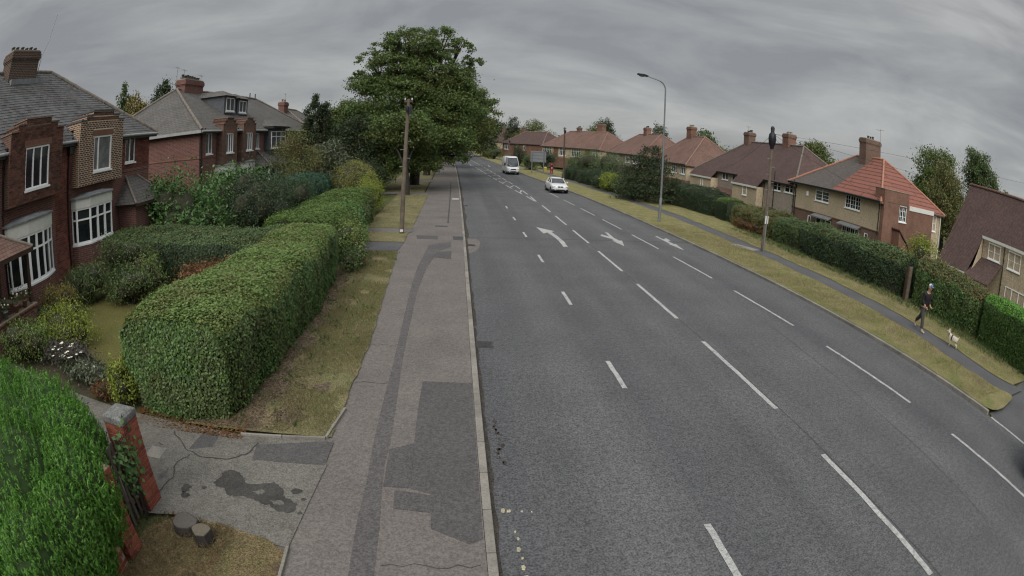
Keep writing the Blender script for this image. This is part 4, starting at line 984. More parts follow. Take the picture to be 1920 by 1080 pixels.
# --- the near right brown-roofed house with low eaves
r1 = rhouse('rendered house with low sweeping brown tiled roof beyond the right corner hedge', 30.5, 23.2, -1.15)
L, D = 16, 7.6
m = MB()
dz = 2.05
ztop = 7.75
a, b, c, d = (0, -.3, dz), (6.0, -.3, dz), (0, 3.6, ztop), (6.0, 3.6, ztop)
ye = lambda z: -.3 + (z - dz) * 3.9 / (ztop - dz)
m.poly([(-.3, -.3, dz), (3.0, -.3, dz), (3.4, ye(4.62), 4.62), (16, ye(4.62), 4.62), (16, 3.6, ztop), (.1, 3.6, ztop)])
m.poly([(-.3, 7.6, dz), (.1, 3.6, ztop), (16, 3.6, ztop), (16, 7.6, dz)])
rf = m.build('roof', M['tile_brown'], r1)
m = MB(); m.poly([(.0, -.05, 0), (.0, 7.4, 0), (.0, 7.4, dz), (.2, 3.6, ztop - .15), (.0, -.05, dz)]); m.bb(0, 3.2, -.03, .05, 0, dz - .02); m.build('lower_wall', M['brick_dk'], r1)
y2 = ye(4.62) + .12
m = MB(); m.bb(3.3, 16, y2, 7.4, 0, 4.6); m.build('upper_wall', M['roughcast'], r1)
window(r1, (0, y2 - .01, 0), FU, FN, 3.95, 5.3, 3.3, 4.3, 2, (), (1, 2), depth=.02); window(r1, (0, y2 - .01, 0), FU, FN, 6.2, 7.6, 3.2, 4.3, 2, (), (1, 2), depth=.02)
m = MB(); m.add([(3.2, y2, 3.2), (5.6, y2, 3.2), (5.6, -.6, 1.9), (2.9, -.6, 1.9), (3.2, y2, 3.1), (5.6, y2, 3.1), (5.6, -.6, 1.8), (2.9, -.6, 1.8)], [(0, 3, 2, 1), (4, 5, 6, 7), (3, 7, 6, 2), (1, 2, 6, 5), (0, 4, 7, 3)]); m.build('porch_roof', M['tile_brown'], r1)
m = MB(); m.poly([(3.25, -.04, 0), (3.25, y2, 0), (3.25, y2, 4.6), (3.25, .0, dz + .1)]); m.build('upper_wall', M['roughcast'], r1)
downpipe(r1, 5.75, y2 - .06, 0, 4.5)
m = MB(); m.bb(-.3, 2.95, -.38, -.33, dz - .16, dz - .02); m.build('fascia_board', M['fascia'], rf); m = MB(); m.bb(3.3, 16, y2 - .28, y2 - .23, 4.42, 4.6); m.build('fascia_board', M['fascia'], rf)
for w_ in ((.6, 1.2), (1.4, 2.0), (2.2, 2.8)): window(r1, (0, -.04, 0), FU, FN, *w_, .9, 1.85, 2, depth=.01)
window(r1, (0, y2 - .01, 0), FU, FN, 6.3, 8.6, 1.0, 2.1, 3, depth=.02)
for k in range(34):
    m = MB(); q = .1 + k * .45; m.tube([(q, 3.6, ztop + .02 + random.uniform(-.008, .008)), (q + .43, 3.6, ztop + .03)], [.11, .10], 7); m.build('ridge_tile', M['tile_old'], rf, fix=False)
# --- further houses
def semi(label, x, y, z, rz, L, D, He, Hr, roof, wins, wall='roughcast', low='brick_r', chim=(), band=2.45, ridge='ridge_old'):
    h = rhouse(label, x, y, z, rz); m = MB()
    wallface(m, O, FU, FN, L, He, [w_[:4] for w_ in wins], .08, 0, band); m.poly([(L, 0, band), (L, D, band), (L, D, He), (L, 0, He)]); m.poly([(0, D, 0), (0, 0, 0), (0, 0, He), (0, D, He)]); m.build('upper_wall', M[wall], h, fix=False)
    m = MB(); wallface(m, O, FU, FN, L, band, [], .08); m.poly([(L, 0, 0), (L, D, 0), (L, D, band), (L, 0, band)]); m.build('lower_wall', M[low], h, fix=False)
    for w_ in wins: window(h, O, FU, FN, *w_[:4], w_[4], (.7,), fw=.085, depth=.04)
    hip(h, 0, L, 0, D, He + .05, Hr, roof, ridge=ridge, rw=.10); gutter(h, -.3, L + .3, -.38, He - .1, 'blackp', 'darkwood')
    for c in chim: chimney(h, *c)
    return h
r4 = semi('rendered house with weathered red hipped roof behind the dark conifer', 29.0, 82.0, -1.0, -90, 14.6, 9, 4.7, 8.6, 'tile_old', [(4.2, 7.4, 3.2, 4.5, 5), (9.3, 11.3, 3.2, 4.5, 3), (12.4, 14.2, 3.2, 4.5, 3)], chim=[(5.2, 4.5, 1.7, .9, 8.0, 10.0, 'brick_r', 4, 'mortarcap')])
r5 = semi('rendered house with weathered red roof half hidden by roadside shrubs', 29, 108, -.8, -90, 22, 10, 4.95, 8.7, 'tile_old', [(2, 5, 3.3, 4.7, 4), (7, 9, 3.3, 4.7, 3), (13, 15.5, 3.3, 4.7, 3), (17, 20.5, 3.3, 4.7, 4)], chim=[(9.5, 5, 1.8, .9, 8.0, 9.9, 'brick_r', 3, 'potdark')], wall='roughcast_g')
r6 = semi('red-roofed pair of houses with white bay windows beyond the road sign', 20.6, 139, -.6, -72, 27, 10, 5.0, 8.9, 'tile_old', [(.6, 5.0, 2.9, 4.7, 5), (9.2, 12.4, 2.9, 4.7, 4), (15.0, 19.0, 2.9, 4.7, 5), (24.2, 26.6, 2.9, 4.7, 4)], chim=[(9.5, 5, 1.2, .8, 8.0, 9.8, 'brick_dk', 3, 'potdark'), (18.5, 5.5, 2.4, .9, 8.3, 10.6, 'brick_r', 4, 'potdark')], low='brick_r')
for k, (a, b) in enumerate(((6.4, 8.6), (21.0, 23.2))):
    m = MB(); m.bb(a, b, -.06, -.005, 0, 4.8); m.build('brick_panel', M['brick_r'], r6)
r7 = semi('dark-roofed brick house beyond the red-roofed pair', 13.5, 175, -.3, -64, 22, 10, 4.9, 8.6, 'tile_brown', [(1, 4, 2.9, 4.4, 3), (8, 9, 2.9, 4.4, 1), (12, 13, 2.9, 4.4, 1)], wall='brick_r', chim=[(4, 5, 1.2, .8, 8.0, 9.9, 'brick_dk', 3, 'potdark')])
r8 = semi('small pale house seen past the distant lamp post', 10.6, 205, 0, -60, 16, 9, 5.0, 9.0, 'tile_brown', [(1, 4, 2.9, 4.4, 3), (10, 13, 2.9, 4.4, 3)], chim=[(3, 4.5, 1.2, .8, 8.2, 10.4, 'brick_dk', 2, 'potdark'), (12, 4.5, 1.2, .8, 8.2, 10.0, 'brick_dk', 2, 'potdark')])

# ---------------------------------------------------------------- foliage
G = dict(
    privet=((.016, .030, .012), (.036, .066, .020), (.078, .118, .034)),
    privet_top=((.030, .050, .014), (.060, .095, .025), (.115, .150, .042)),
    dark=((.010, .018, .010), (.024, .040, .018), (.050, .072, .030)),
    mid=((.016, .028, .012), (.038, .060, .022), (.080, .108, .038)),
    olive=((.030, .036, .014), (.062, .070, .024), (.115, .118, .040)),
    bright=((.028, .052, .012), (.062, .105, .022), (.112, .155, .040)),
    yellow=((.060, .080, .012), (.122, .152, .022), (.200, .225, .045)),
    gold=((.060, .052, .016), (.125, .105, .030), (.19, .155, .05)),
    hedgegreen=((.020, .044, .012), (.042, .084, .020), (.080, .128, .034)),
    olivey=((.055, .060, .016), (.112, .118, .030), (.180, .175, .050)),
    blue=((.011, .028, .018), (.025, .056, .033), (.048, .088, .050)),
    laurel=((.024, .055, .016), (.050, .105, .030), (.110, .180, .060)),
    rust=((.060, .028, .012), (.120, .060, .026), (.185, .105, .048)),
    conifer=((.022, .060, .010), (.050, .125, .018), (.105, .205, .038)),
    tree=((.010, .018, .006), (.026, .042, .012), (.062, .080, .022)),
    tree2=((.014, .022, .007), (.036, .050, .014), (.085, .095, .026)),
    treed=((.008, .013, .007), (.018, .028, .012), (.042, .056, .022)),
    silver=((.040, .050, .030), (.075, .090, .055), (.13, .145, .095)),
    purple=((.035, .028, .030), (.055, .05, .045), (.10, .09, .075)),
    dead=((.08, .06, .03), (.15, .115, .065), (.24, .19, .115)),
    grassb=((.06, .066, .024), (.115, .112, .048), (.19, .165, .090)),
)
PATCH = dict(privet=(.085, .075, .035), privet_top=(.12, .10, .04), mid=(.085, .085, .03), dark=(.03, .045, .03), tree=(.075, .080, .022), tree2=(.11, .105, .025), olive=(.14, .10, .04), treed=(.045, .055, .022))
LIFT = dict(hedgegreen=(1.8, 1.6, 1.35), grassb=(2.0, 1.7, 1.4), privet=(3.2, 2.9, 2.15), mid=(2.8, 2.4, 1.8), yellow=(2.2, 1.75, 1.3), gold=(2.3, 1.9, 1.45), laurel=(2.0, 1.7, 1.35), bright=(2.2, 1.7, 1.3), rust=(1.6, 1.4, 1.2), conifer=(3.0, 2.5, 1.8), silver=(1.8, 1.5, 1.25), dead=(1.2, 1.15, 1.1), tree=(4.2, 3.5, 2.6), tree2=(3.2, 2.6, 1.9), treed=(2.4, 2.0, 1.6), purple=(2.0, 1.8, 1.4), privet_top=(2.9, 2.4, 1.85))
for k, v in G.items():
    f_ = LIFT.get(k, (2.5, 2.1, 1.65)); G[k] = tuple(tuple(min(.34, q * f) for q in c) for c, f in zip(v, f_))
PATCH = {k: tuple(min(.2, q * 1.35) for q in v) for k, v in PATCH.items()}
for k, v in G.items(): M['leaf_' + k] = leaf_mat('leaves_' + k, *v, patch=PATCH.get(k), pscale=.35 if k.startswith('tree') else 1.0, pamt=.45)
M['core_fill'] = flat('dark_inner_core', (.036, .036, .022), .95, var=.4, scale=9)  # inner-foliage tone for the solid cores added to block light
M['bark'] = flat('bark', (.060, .050, .040), .95, var=.35, scale=4, bump=.5)
M['barkd'] = flat('dark_bark', (.035, .030, .026), .95, var=.35, scale=4, bump=.5)

def unit(v): return v / np.maximum(np.linalg.norm(v, axis=1, keepdims=True), 1e-9)
def leaves(name, P, N, size, mat, parent=None, seed=0, aspect=.5, flat_=.55, droop=0.0, kind='stuff', world=True, tdir=None):
    """one small folded leaf face at each point"""
    r = np.random.default_rng(seed); n = len(P)
    nn = unit(N * flat_ + unit(r.normal(size=(n, 3))) * (1 - flat_))
    t = r.normal(size=(n, 3)) if tdir is None else tdir + r.normal(size=(n, 3)) * .35
    t[:, 2] -= droop
    t = unit(t - nn * (t * nn).sum(1, keepdims=True)); b = np.cross(nn, t)
    s = (size * r.uniform(.65, 1.35, n))[:, None]
    base = P - t * s * .5; tip = P + t * s * .5 - nn * s * .08; w = s * aspect * .5
    V = np.stack([base, P + b * w + nn * s * .06, tip, P - b * w + nn * s * .06], 1).reshape(-1, 3)
    if world and parent is not None: V = V - np.array(parent.location)
    me = bpy.data.meshes.new(name)
    me.vertices.add(4 * n); me.vertices.foreach_set('co', V.astype(np.float32).ravel())
    me.loops.add(4 * n); me.loops.foreach_set('vertex_index', np.arange(4 * n, dtype=np.int32))
    me.polygons.add(n); me.polygons.foreach_set('loop_start', np.arange(0, 4 * n, 4, dtype=np.int32))
    try: me.polygons.foreach_set('loop_total', np.full(n, 4, dtype=np.int32))
    except Exception: pass
    me.materials.append(M[mat] if isinstance(mat, str) else mat); me.update(calc_edges=True); me.validate()
    return link(name, me, parent, kind)
def wave(P, f, seed):
    r = np.random.default_rng(seed); out = np.zeros(len(P))
    for k in range(5):
        d = r.normal(size=3); d *= f * (1.5 ** k) / np.linalg.norm(d); out += np.sin(P @ d + r.uniform(0, 6.28)) / (1.35 ** k)
    return out / 2.6
def hedge(name, label, cat, path, dens, size, mat, group=None, top=None, seed=1, bulge=.12, rough=.07, exp=5.0, core=.9, aspect=.66, sidebare=0.0):
    """path: (x, y, half width, height); clipped foliage over a solid core added to block light"""
    th = thing(name, label, cat, (path[0][0], path[0][1], gz(path[0][0], path[0][1])), 0, group)
    pa = np.array(path, float); seg = np.r_[0, np.cumsum(np.hypot(np.diff(pa[:, 0]), np.diff(pa[:, 1])))]; L = seg[-1]
    zb = np.array([gz(x, y) for x, y in pa[:, :2]])
    def at(s):
        return [np.interp(s, seg, pa[:, i]) for i in range(4)] + [np.interp(s, seg, zb)]
    def surf(s, ph, k=1.0):
        x, y, w, h, z0 = at(s); e = .02 * L
        dx = np.interp(np.minimum(s + .3, L), seg, pa[:, 0]) - np.interp(np.maximum(s - .3, 0), seg, pa[:, 0])
        dy = np.interp(np.minimum(s + .3, L), seg, pa[:, 1]) - np.interp(np.maximum(s - .3, 0), seg, pa[:, 1])
        l = np.hypot(dx, dy) + 1e-9; nx, ny = dy / l, -dx / l      # right of travel
        c, sn = np.cos(ph), np.sin(ph)
        rr_ = (np.abs(c) ** exp + np.abs(sn) ** exp) ** (-1 / exp)
        u = c * rr_; v = sn * rr_                                  # v from -0.0 .. 1
        en = np.minimum(np.minimum(s, L - s) / np.maximum(w * .5, .05), 1.0); sh = (1 - (1 - en) ** 2.5) * .10 + .90
        q = u * w * k * sh * (1 + bulge * v); hh = h * np.where(v > 0, v, 0) * (k * .5 + .5 if k < 1 else 1) * (sh * .25 + .75)
        P = np.stack([x + nx * q, y + ny * q, z0 + hh], -1)
        Nr = np.stack([nx * np.sign(u) * np.abs(u) ** (exp - 1), ny * np.sign(u) * np.abs(u) ** (exp - 1), np.abs(v) ** (exp - 1) * np.sign(v)], -1)
        return P, Nr, v
    r = np.random.default_rng(seed)
    W = pa[:, 2].mean(); H = pa[:, 3].mean(); n = int(dens * L * (2 * H + 2 * W))
    per = 2 * H + 2 * W; a = r.uniform(0, per, n)
    # perimeter parameter -> angle of the rounded box
    u = np.where(a < H, -1, np.where(a < H + 2 * W, (a - H) / W - 1, 1.0)); v = np.where(a < H, a / H, np.where(a < H + 2 * W, 1, (per - a) / H))
    ph = np.arctan2(np.maximum(v, .0), u)
    s = r.uniform(0, L, n)
    P, N, vv = surf(s, ph)
    # both ends
    ne = int(dens * 2 * W * H * 1.1); Pe = []; Ne = []
    for s0, sg in ((0.0, -1), (L, 1)):
        x, y, w, h, z0 = at(np.array([s0])); i = 0 if s0 == 0 else len(pa) - 1
        d = (pa[1] - pa[0])[:2] if i == 0 else (pa[-1] - pa[-2])[:2]; d = d / np.linalg.norm(d); rt = np.array([d[1], -d[0]])
        uu = r.uniform(-1, 1, ne); v2 = r.uniform(0, 1, ne); rd = (np.abs(uu) ** exp + v2 ** exp) ** (1 / exp); k = np.where(rd > 1, 1 / rd, 1)
        uu *= k; v2 *= k; q = uu * w * .90 * (1 + bulge * v2); bow_ = .22 * w * (1 - np.maximum(np.abs(uu), v2) ** 3)
        Pe.append(np.stack([x + rt[0] * q + d[0] * sg * bow_, y + rt[1] * q + d[1] * sg * bow_, z0 + v2 * h * .95], -1)); Ne.append(np.tile(np.array([d[0] * sg, d[1] * sg, .12]), (ne, 1)))
    P = np.vstack([P] + Pe); N = unit(np.vstack([N] + Ne))
    P = P + N * (wave(P, 1.3, seed + 3) * rough * 1.3 + wave(P, 5.0, seed + 4) * rough * .6 + r.normal(size=len(P)) * rough * .45)[:, None]
    if sidebare:
        keep = r.uniform(size=len(P)) > sidebare * np.clip(1 - (P[:, 2] - zb.min()) / (H * .5), 0, 1); P, N = P[keep], N[keep]
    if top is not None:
        sel = (N[:, 2] + wave(P, 2.0, seed + 9) * .25) > .55  # lit top painted in: upward leaves take the lighter leaf colour
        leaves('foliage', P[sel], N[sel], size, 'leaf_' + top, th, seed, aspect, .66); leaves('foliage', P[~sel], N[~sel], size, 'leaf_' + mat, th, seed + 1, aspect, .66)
    else: leaves('foliage', P, N, size, 'leaf_' + mat, th, seed, aspect, .66)
    m = MB(); ns, nk = max(4, int(L / .5)), 14; ss = np.linspace(.12 * W / max(L, .1) * L * .5, L - .06 * W, ns + 1); phs = np.linspace(0, math.pi, nk + 1); vs_ = []
    for q in ss:
        Pq, _, _ = surf(np.full(nk + 1, q), phs, core); Pq[:, 2] -= .05; vs_ += [tuple(p) for p in Pq]
    m.add(vs_, [(i * (nk + 1) + k, i * (nk + 1) + k + 1, (i + 1) * (nk + 1) + k + 1, (i + 1) * (nk + 1) + k) for i in range(ns) for k in range(nk)] + [tuple(range(nk, -1, -1)), tuple(range(ns * (nk + 1), (ns + 1) * (nk + 1)))])
    m.build('light_block_core', M['core_fill'], th, world=True)  # added solid core, stops light passing through the hedge
    return th
def blobpts(clumps, n, seed, sub=14, spread=.34, shell=.35, lowcut=-.6):
    """leaf points gathered in small sprays over the shells of several rounded masses"""
    r = np.random.default_rng(seed); c = np.array(clumps, float); wgt = (c[:, 3] * c[:, 4] + c[:, 3] * c[:, 5] + c[:, 4] * c[:, 5]); wgt /= wgt.sum()
    Ps, Ns = [], []
    for cl, w in zip(c, wgt):
        k = max(4, int(sub * (w * len(c)) ** .5)) ; m = max(8, int(n * w)); 
        d = unit(r.normal(size=(k * 3, 3))); d = d[d[:, 2] > lowcut][:k]; k = len(d)
        rad = 1 - shell * r.uniform(size=(k, 1)) ** 1.5
        sc = cl[:3] + d * rad * cl[3:6]; idx = r.integers(0, k, m)
        off = r.normal(size=(m, 3)) * cl[3:6] * spread * np.array([1, 1, .85])
        P = sc[idx] + off; Ps.append(P); nv = (P - cl[:3]) / cl[3:6]; nv[:, 2] += .5; Ns.append(unit(nv))
    return np.vstack(Ps), np.vstack(Ns)
def shrub(name, label, cat, x, y, rx, ry, h, n, size, mat, seed, group=None, k=7, aspect=.5, z=None, core=.62, spread=.30, clumps=None, droop=.2, stems=True, sub=16):
    z0 = gz(x, y) if z is None else z
    th = thing(name, label, cat, (x, y, z0), 0, group); r = random.Random(seed)
    if clumps is None:
        clumps = [(x, y, z0 + h * .48, rx * .72, ry * .72, h * .46)]
        for i in range(k):
            a = 6.283 * i / k + r.uniform(-.4, .4); q = r.uniform(.35, .62); s = r.uniform(.34, .5)
            clumps.append((x + rx * q * math.cos(a), y + ry * q * math.sin(a), z0 + h * r.uniform(.32, .74), rx * s, ry * s, h * r.uniform(.22, .32)))
    P, N = blobpts(clumps, n, seed, sub, spread, .3, -.8); P[:, 2] = np.maximum(P[:, 2], z0 + .02)
    leaves('foliage', P, N, size, 'leaf_' + mat, th, seed, aspect, .45, droop)
    m = MB()
    for c in clumps: m.ell(c[:3], [q * core for q in c[3:6]], 10, 7)
    m.build('light_block_core', M['core_fill'], th, world=True)  # added solid cores, stop light passing through the shrub
    if stems:
        m = MB()
        for c in clumps[:6]: m.tube([(x + r.uniform(-.05, .05), y + r.uniform(-.05, .05), z0 - .05), ((x + c[0]) / 2, (y + c[1]) / 2, z0 + (c[2] - z0) * .4), c[:3]], [.035 * h, .025 * h, .01 * h], 5)
        m.build('stems', M['barkd'], th, world=True)
    return th
def tree(name, label, x, y, h, tr, clumps, n, size, mat, seed, group=None, sub=16, spread=.26, aspect=.6, z=None, bark='barkd', hole=0, cat='tree', shell=.45, bare=.30, lace=0):
    z0 = gz(x, y) if z is None else z
    th = thing(name, label, cat, (x, y, z0), 0, group); r = random.Random(seed)
    if lace:
        up = [c for c in clumps if c[2] > z0 + h * lace]; dn = [c for c in clumps if c[2] <= z0 + h * lace]
        P, N = blobpts(dn, int(n * .72), seed, sub, spread, shell); P2, N2 = blobpts(up, int(n * .24), seed + 1, int(sub * .9), spread * .62, shell); P = np.vstack([P, P2]); N = np.vstack([N, N2])
    else: P, N = blobpts(clumps, n, seed, sub, spread, shell)
    leaves('crown', P, N, size, 'leaf_' + mat, th, seed, aspect, .4, .35)
    m = MB(); zt = z0 + h * bare
    m.tube([(x, y, z0 - .1), (x + .02, y, z0 + .25), (x + tr * .3, y, z0 + h * .12), (x - tr * .2, y, zt), (x, y, z0 + h * .62), (x + tr * .5, y, z0 + h * .86)], [tr * 1.5, tr * 1.12, tr, tr * .85, tr * .45, tr * .12], 10)
    m.build('trunk', M[bark], th, world=True)
    m = MB()
    for c in clumps:
        b = Vector((x, y, min(max(z0 + h * bare * r.uniform(.8, 1.3), z0 + .3), c[2] - .1) if c[2] > zt else zt)); e = Vector(c[:3]); mid = b.lerp(e, .5) + Vector((r.uniform(-.3, .3), r.uniform(-.3, .3), .3 * r.uniform(0, 1)))
        d = (e - b).length; m.tube([b, mid, e], [tr * .42, tr * .25, tr * .09], 6)
        for q in range(3):
            f = e + Vector((r.uniform(-1, 1) * c[3], r.uniform(-1, 1) * c[4], r.uniform(-.3, .9) * c[5])) * .8
            m.tube([mid.lerp(e, .5), e.lerp(f, .5) + Vector((0, 0, .1)), f], [tr * .16, tr * .1, tr * .03], 5)
    m.build('limbs', M[bark], th, world=True)
    return th
def crown(x, y, z0, z1, rx, ry, k, seed, top=.55, s=(.34, .52), mid=True):
    r = random.Random(seed); h = z1 - z0; out = [(x, y, z0 + h * .48, rx * .6, ry * .6, h * .36)] if mid else []
    for i in range(k):
        t = (i + .5) / k; a = i * 2.4 + r.uniform(-.3, .3); zz = z0 + h * (.08 + .84 * t); prof = math.sin(math.pi * min(1, .22 + .78 * t)) ** .7 * (1 if t < top else 1 - (t - top) * .55)
        q = r.uniform(.45, .75) * prof; w = r.uniform(*s)
        out.append((x + rx * q * math.cos(a), y + ry * q * math.sin(a), zz, rx * w, ry * w, h * w * .42))
    return out

# ================================================================ LEFT gardens
hedge('privet_hedge', 'big clipped privet hedge standing between the front garden and the pavement verge', 'hedge',
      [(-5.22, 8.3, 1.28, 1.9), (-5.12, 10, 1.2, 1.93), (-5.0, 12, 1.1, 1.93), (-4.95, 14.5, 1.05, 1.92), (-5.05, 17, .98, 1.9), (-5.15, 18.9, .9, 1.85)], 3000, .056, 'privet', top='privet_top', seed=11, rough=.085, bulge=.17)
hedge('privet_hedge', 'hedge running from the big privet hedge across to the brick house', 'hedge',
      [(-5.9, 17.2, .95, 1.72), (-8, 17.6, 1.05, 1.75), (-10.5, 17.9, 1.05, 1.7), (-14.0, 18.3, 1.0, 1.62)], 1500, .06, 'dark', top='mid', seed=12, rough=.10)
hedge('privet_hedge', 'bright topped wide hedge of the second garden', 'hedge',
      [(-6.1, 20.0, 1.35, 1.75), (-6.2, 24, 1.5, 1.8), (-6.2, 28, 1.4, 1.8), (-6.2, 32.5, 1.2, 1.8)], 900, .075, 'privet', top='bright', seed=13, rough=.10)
hedge('conifer_hedge', 'blue-green conifer hedge behind the bright topped hedge', 'hedge', [(-9.2, 29, 1.0, 2.35), (-9.4, 33, 1.1, 2.4), (-9.6, 37, 1.1, 2.3)], 700, .09, 'blue', seed=14, rough=.16, exp=3.5)
shrub('domed_topiary', 'large clipped olive dome behind the bright topped hedge', 'shrub', -7.2, 38.0, 1.75, 1.75, 3.5, 26000, .065, 'olivey', 15, clumps=[(-7.2, 38.0, 1.55, 1.75, 1.75, 1.85)], core=.86, spread=.045, sub=1600)
shrub('golden_shrub', 'bright yellow shrub beside the olive dome', 'shrub', -9.2, 39.0, 1.5, 1.4, 3.7, 9000, .10, 'yellow', 16)
shrub('golden_shrub', 'tall yellow clipped shrub at the pavement end of the second garden', 'shrub', -5.75, 35.5, .95, 1.9, 2.5, 11000, .085, 'yellow', 17, k=6)
shrub('brown_leaved_shrub', 'brownish shrub below the tall yellow shrub', 'shrub', -5.5, 31.5, .85, 1.6, 1.9, 6000, .085, 'olive', 18)
shrub('ragged_shrub', 'loose light green bush straggling from the hedge gap onto the verge', 'shrub', -4.25, 21.2, .75, 1.5, 1.75, 6500, .085, 'privet_top', 19, k=8, spread=.36)
shrub('ragged_shrub', 'low straggling weeds at the foot of the hedge gap', 'shrub', -3.75, 19.6, .5, .9, .95, 3200, .08, 'mid', 20, k=6, spread=.4)
shrub('ragged_shrub', 'broad leaved pale shoots above the hedge gap', 'shrub', -4.7, 24.2, .6, 1.1, 2.0, 3200, .11, 'laurel', 21, k=6, spread=.4)
shrub('ragged_shrub', 'dark bush by the entrance path and telegraph pole', 'shrub', -4.95, 27.4, .7, 1.1, 1.5, 3500, .09, 'mid', 22)
shrub('laurel_shrub', 'big glossy laurel with large pale leaves behind the cross hedge', 'shrub', -12.3, 22.0, 2.1, 2.2, 3.55, 8200, .20, 'laurel', 23, k=9, aspect=.42)
shrub('laurel_shrub', 'lower laurel spilling beside the big laurel', 'shrub', -11.2, 25.4, 2.3, 1.9, 3.4, 6500, .18, 'laurel', 24, k=8, aspect=.42)
shrub('dark_shrub', 'tall dark fine-leaved shrub in the middle of the second garden', 'shrub', -9.0, 23.6, 1.8, 2.2, 3.6, 18000, .085, 'dark', 25, k=9, spread=.33)
shrub('dark_shrub', 'dark shrub leaning towards the bright hedge top', 'shrub', -8.3, 26.8, 1.3, 2.0, 3.0, 9500, .085, 'dark', 26, k=8, spread=.34)
# front garden of the near house
shrub('garden_shrub', 'rounded grey-green shrub against the cross hedge', 'shrub', -11.2, 15.6, 1.6, 1.1, 2.0, 8500, .075, 'mid', 31)
shrub('garden_shrub', 'dull green low shrub below the rounded garden shrub', 'shrub', -10.3, 14.3, 1.35, .85, 1.2, 5500, .075, 'mid', 32)
shrub('garden_shrub', 'yellow-green sprig bush between the grey shrubs', 'shrub', -9.9, 15.0, .65, .55, 1.55, 2200, .07, 'privet_top', 33)
shrub('garden_shrub', 'strappy dark green clump beside the bow window', 'shrub', -12.4, 14.1, .95, .8, 1.35, 3000, .22, 'mid', 34, aspect=.12, spread=.4)
shrub('bracken', 'rust brown dead fern bank behind the near hedge', 'fern', -7.4, 15.0, 1.5, .9, 1.25, 5500, .12, 'rust', 35, aspect=.3, k=7)
shrub('bracken', 'rust brown dead ferns further along the hedge back', 'fern', -6.9, 13.4, .8, 1.1, 1.2, 2600, .12, 'rust', 36, aspect=.3, k=5)
shrub('golden_shrub', 'golden brown bush in front of the bow window', 'shrub', -12.2, 12.0, .95, .85, 1.15, 4500, .07, 'gold', 37)
shrub('golden_shrub', 'bright yellow-green bush on the lawn edge', 'shrub', -10.7, 10.45, 1.55, .85, 1.1, 8500, .065, 'yellow', 38, k=8)
shrub('golden_shrub', 'yellow-green bush nearer the conifer in the front garden', 'shrub', -11.4, 9.0, 1.5, .9, 1.15, 6500, .07, 'privet_top', 39, k=8)
shrub('golden_shrub', 'yellow-leaved bush by the driveway and hedge corner', 'shrub', -6.6, 8.35, .55, .5, .95, 3000, .065, 'yellow', 40, k=6)
shrub('garden_shrub', 'dark bush hard against the porch wall', 'shrub', -12.15, 10.9, .5, .6, .9, 1500, .07, 'dark', 41)
shrub('flowering_plant', 'dark stemmed plants under the white blossoms', 'plant', -9.6, 9.35, 1.2, .55, .6, 3200, .08, 'purple', 42, k=8, spread=.4)
shrub('flowering_plant', 'silvery low plants at the driveway edge of the front garden', 'plant', -8.2, 8.8, .9, .45, .45, 1800, .09, 'silver', 43, k=6, spread=.4)
shrub('garden_shrub', 'small reddish sedge by the yellow driveway bush', 'plant', -7.3, 8.2, .35, .3, .4, 700, .14, 'rust', 44, aspect=.12, k=4)
M['petal_w'] = flat('white_petals', (.72, .70, .58), .6, var=.08); M['petal_p'] = flat('pink_petals', (.45, .18, .18), .6, var=.2)
def bloom(name, label, x, y, z, n, sx, sy, sz, mat, r0, seed):
    th = thing(name, label, 'flowers', (x, y, z)); r = random.Random(seed); m = MB(); m2 = MB()
    for i in range(n):
        p = (r.uniform(-sx, sx), r.uniform(-sy, sy), r.uniform(-sz, sz)); q = r0 * r.uniform(.7, 1.3)
        for a in range(6):
            w = a * 1.047 + r.uniform(0, .4); m.add([p, (p[0] + q * math.cos(w - .5), p[1] + q * math.sin(w - .5), p[2] + q * .35), (p[0] + q * 1.25 * math.cos(w), p[1] + q * 1.25 * math.sin(w), p[2] + q * .25), (p[0] + q * math.cos(w + .5), p[1] + q * math.sin(w + .5), p[2] + q * .35)], [(0, 1, 2, 3)])
        m2.tube([(p[0] * .5, p[1] * .5, -.5), p], .006, 4, cap=False)
    m.build('blossoms', M[mat], th, 'stuff', fix=False); m2.build('stems', M['leaf_mid'], th, 'stuff', fix=False)
bloom('white_flowers', 'cluster of white blossoms in the front garden bed', -9.2, 8.95, .72, 24, .46, .34, .14, 'petal_w', .045, 5)
bloom('white_flowers', 'few white blossoms nearer the driveway bed', -8.2, 8.75, .5, 4, .3, .2, .06, 'petal_w', .035, 6)

M['petal_r'] = flat('red_petals', (.34, .02, .03), .6, var=.2)
bloom('red_flowers', 'cluster of red blossoms among the laurels behind the cross hedge', -12.0, 20.4, 1.75, 16, .55, .3, .22, 'petal_r', .07, 8)
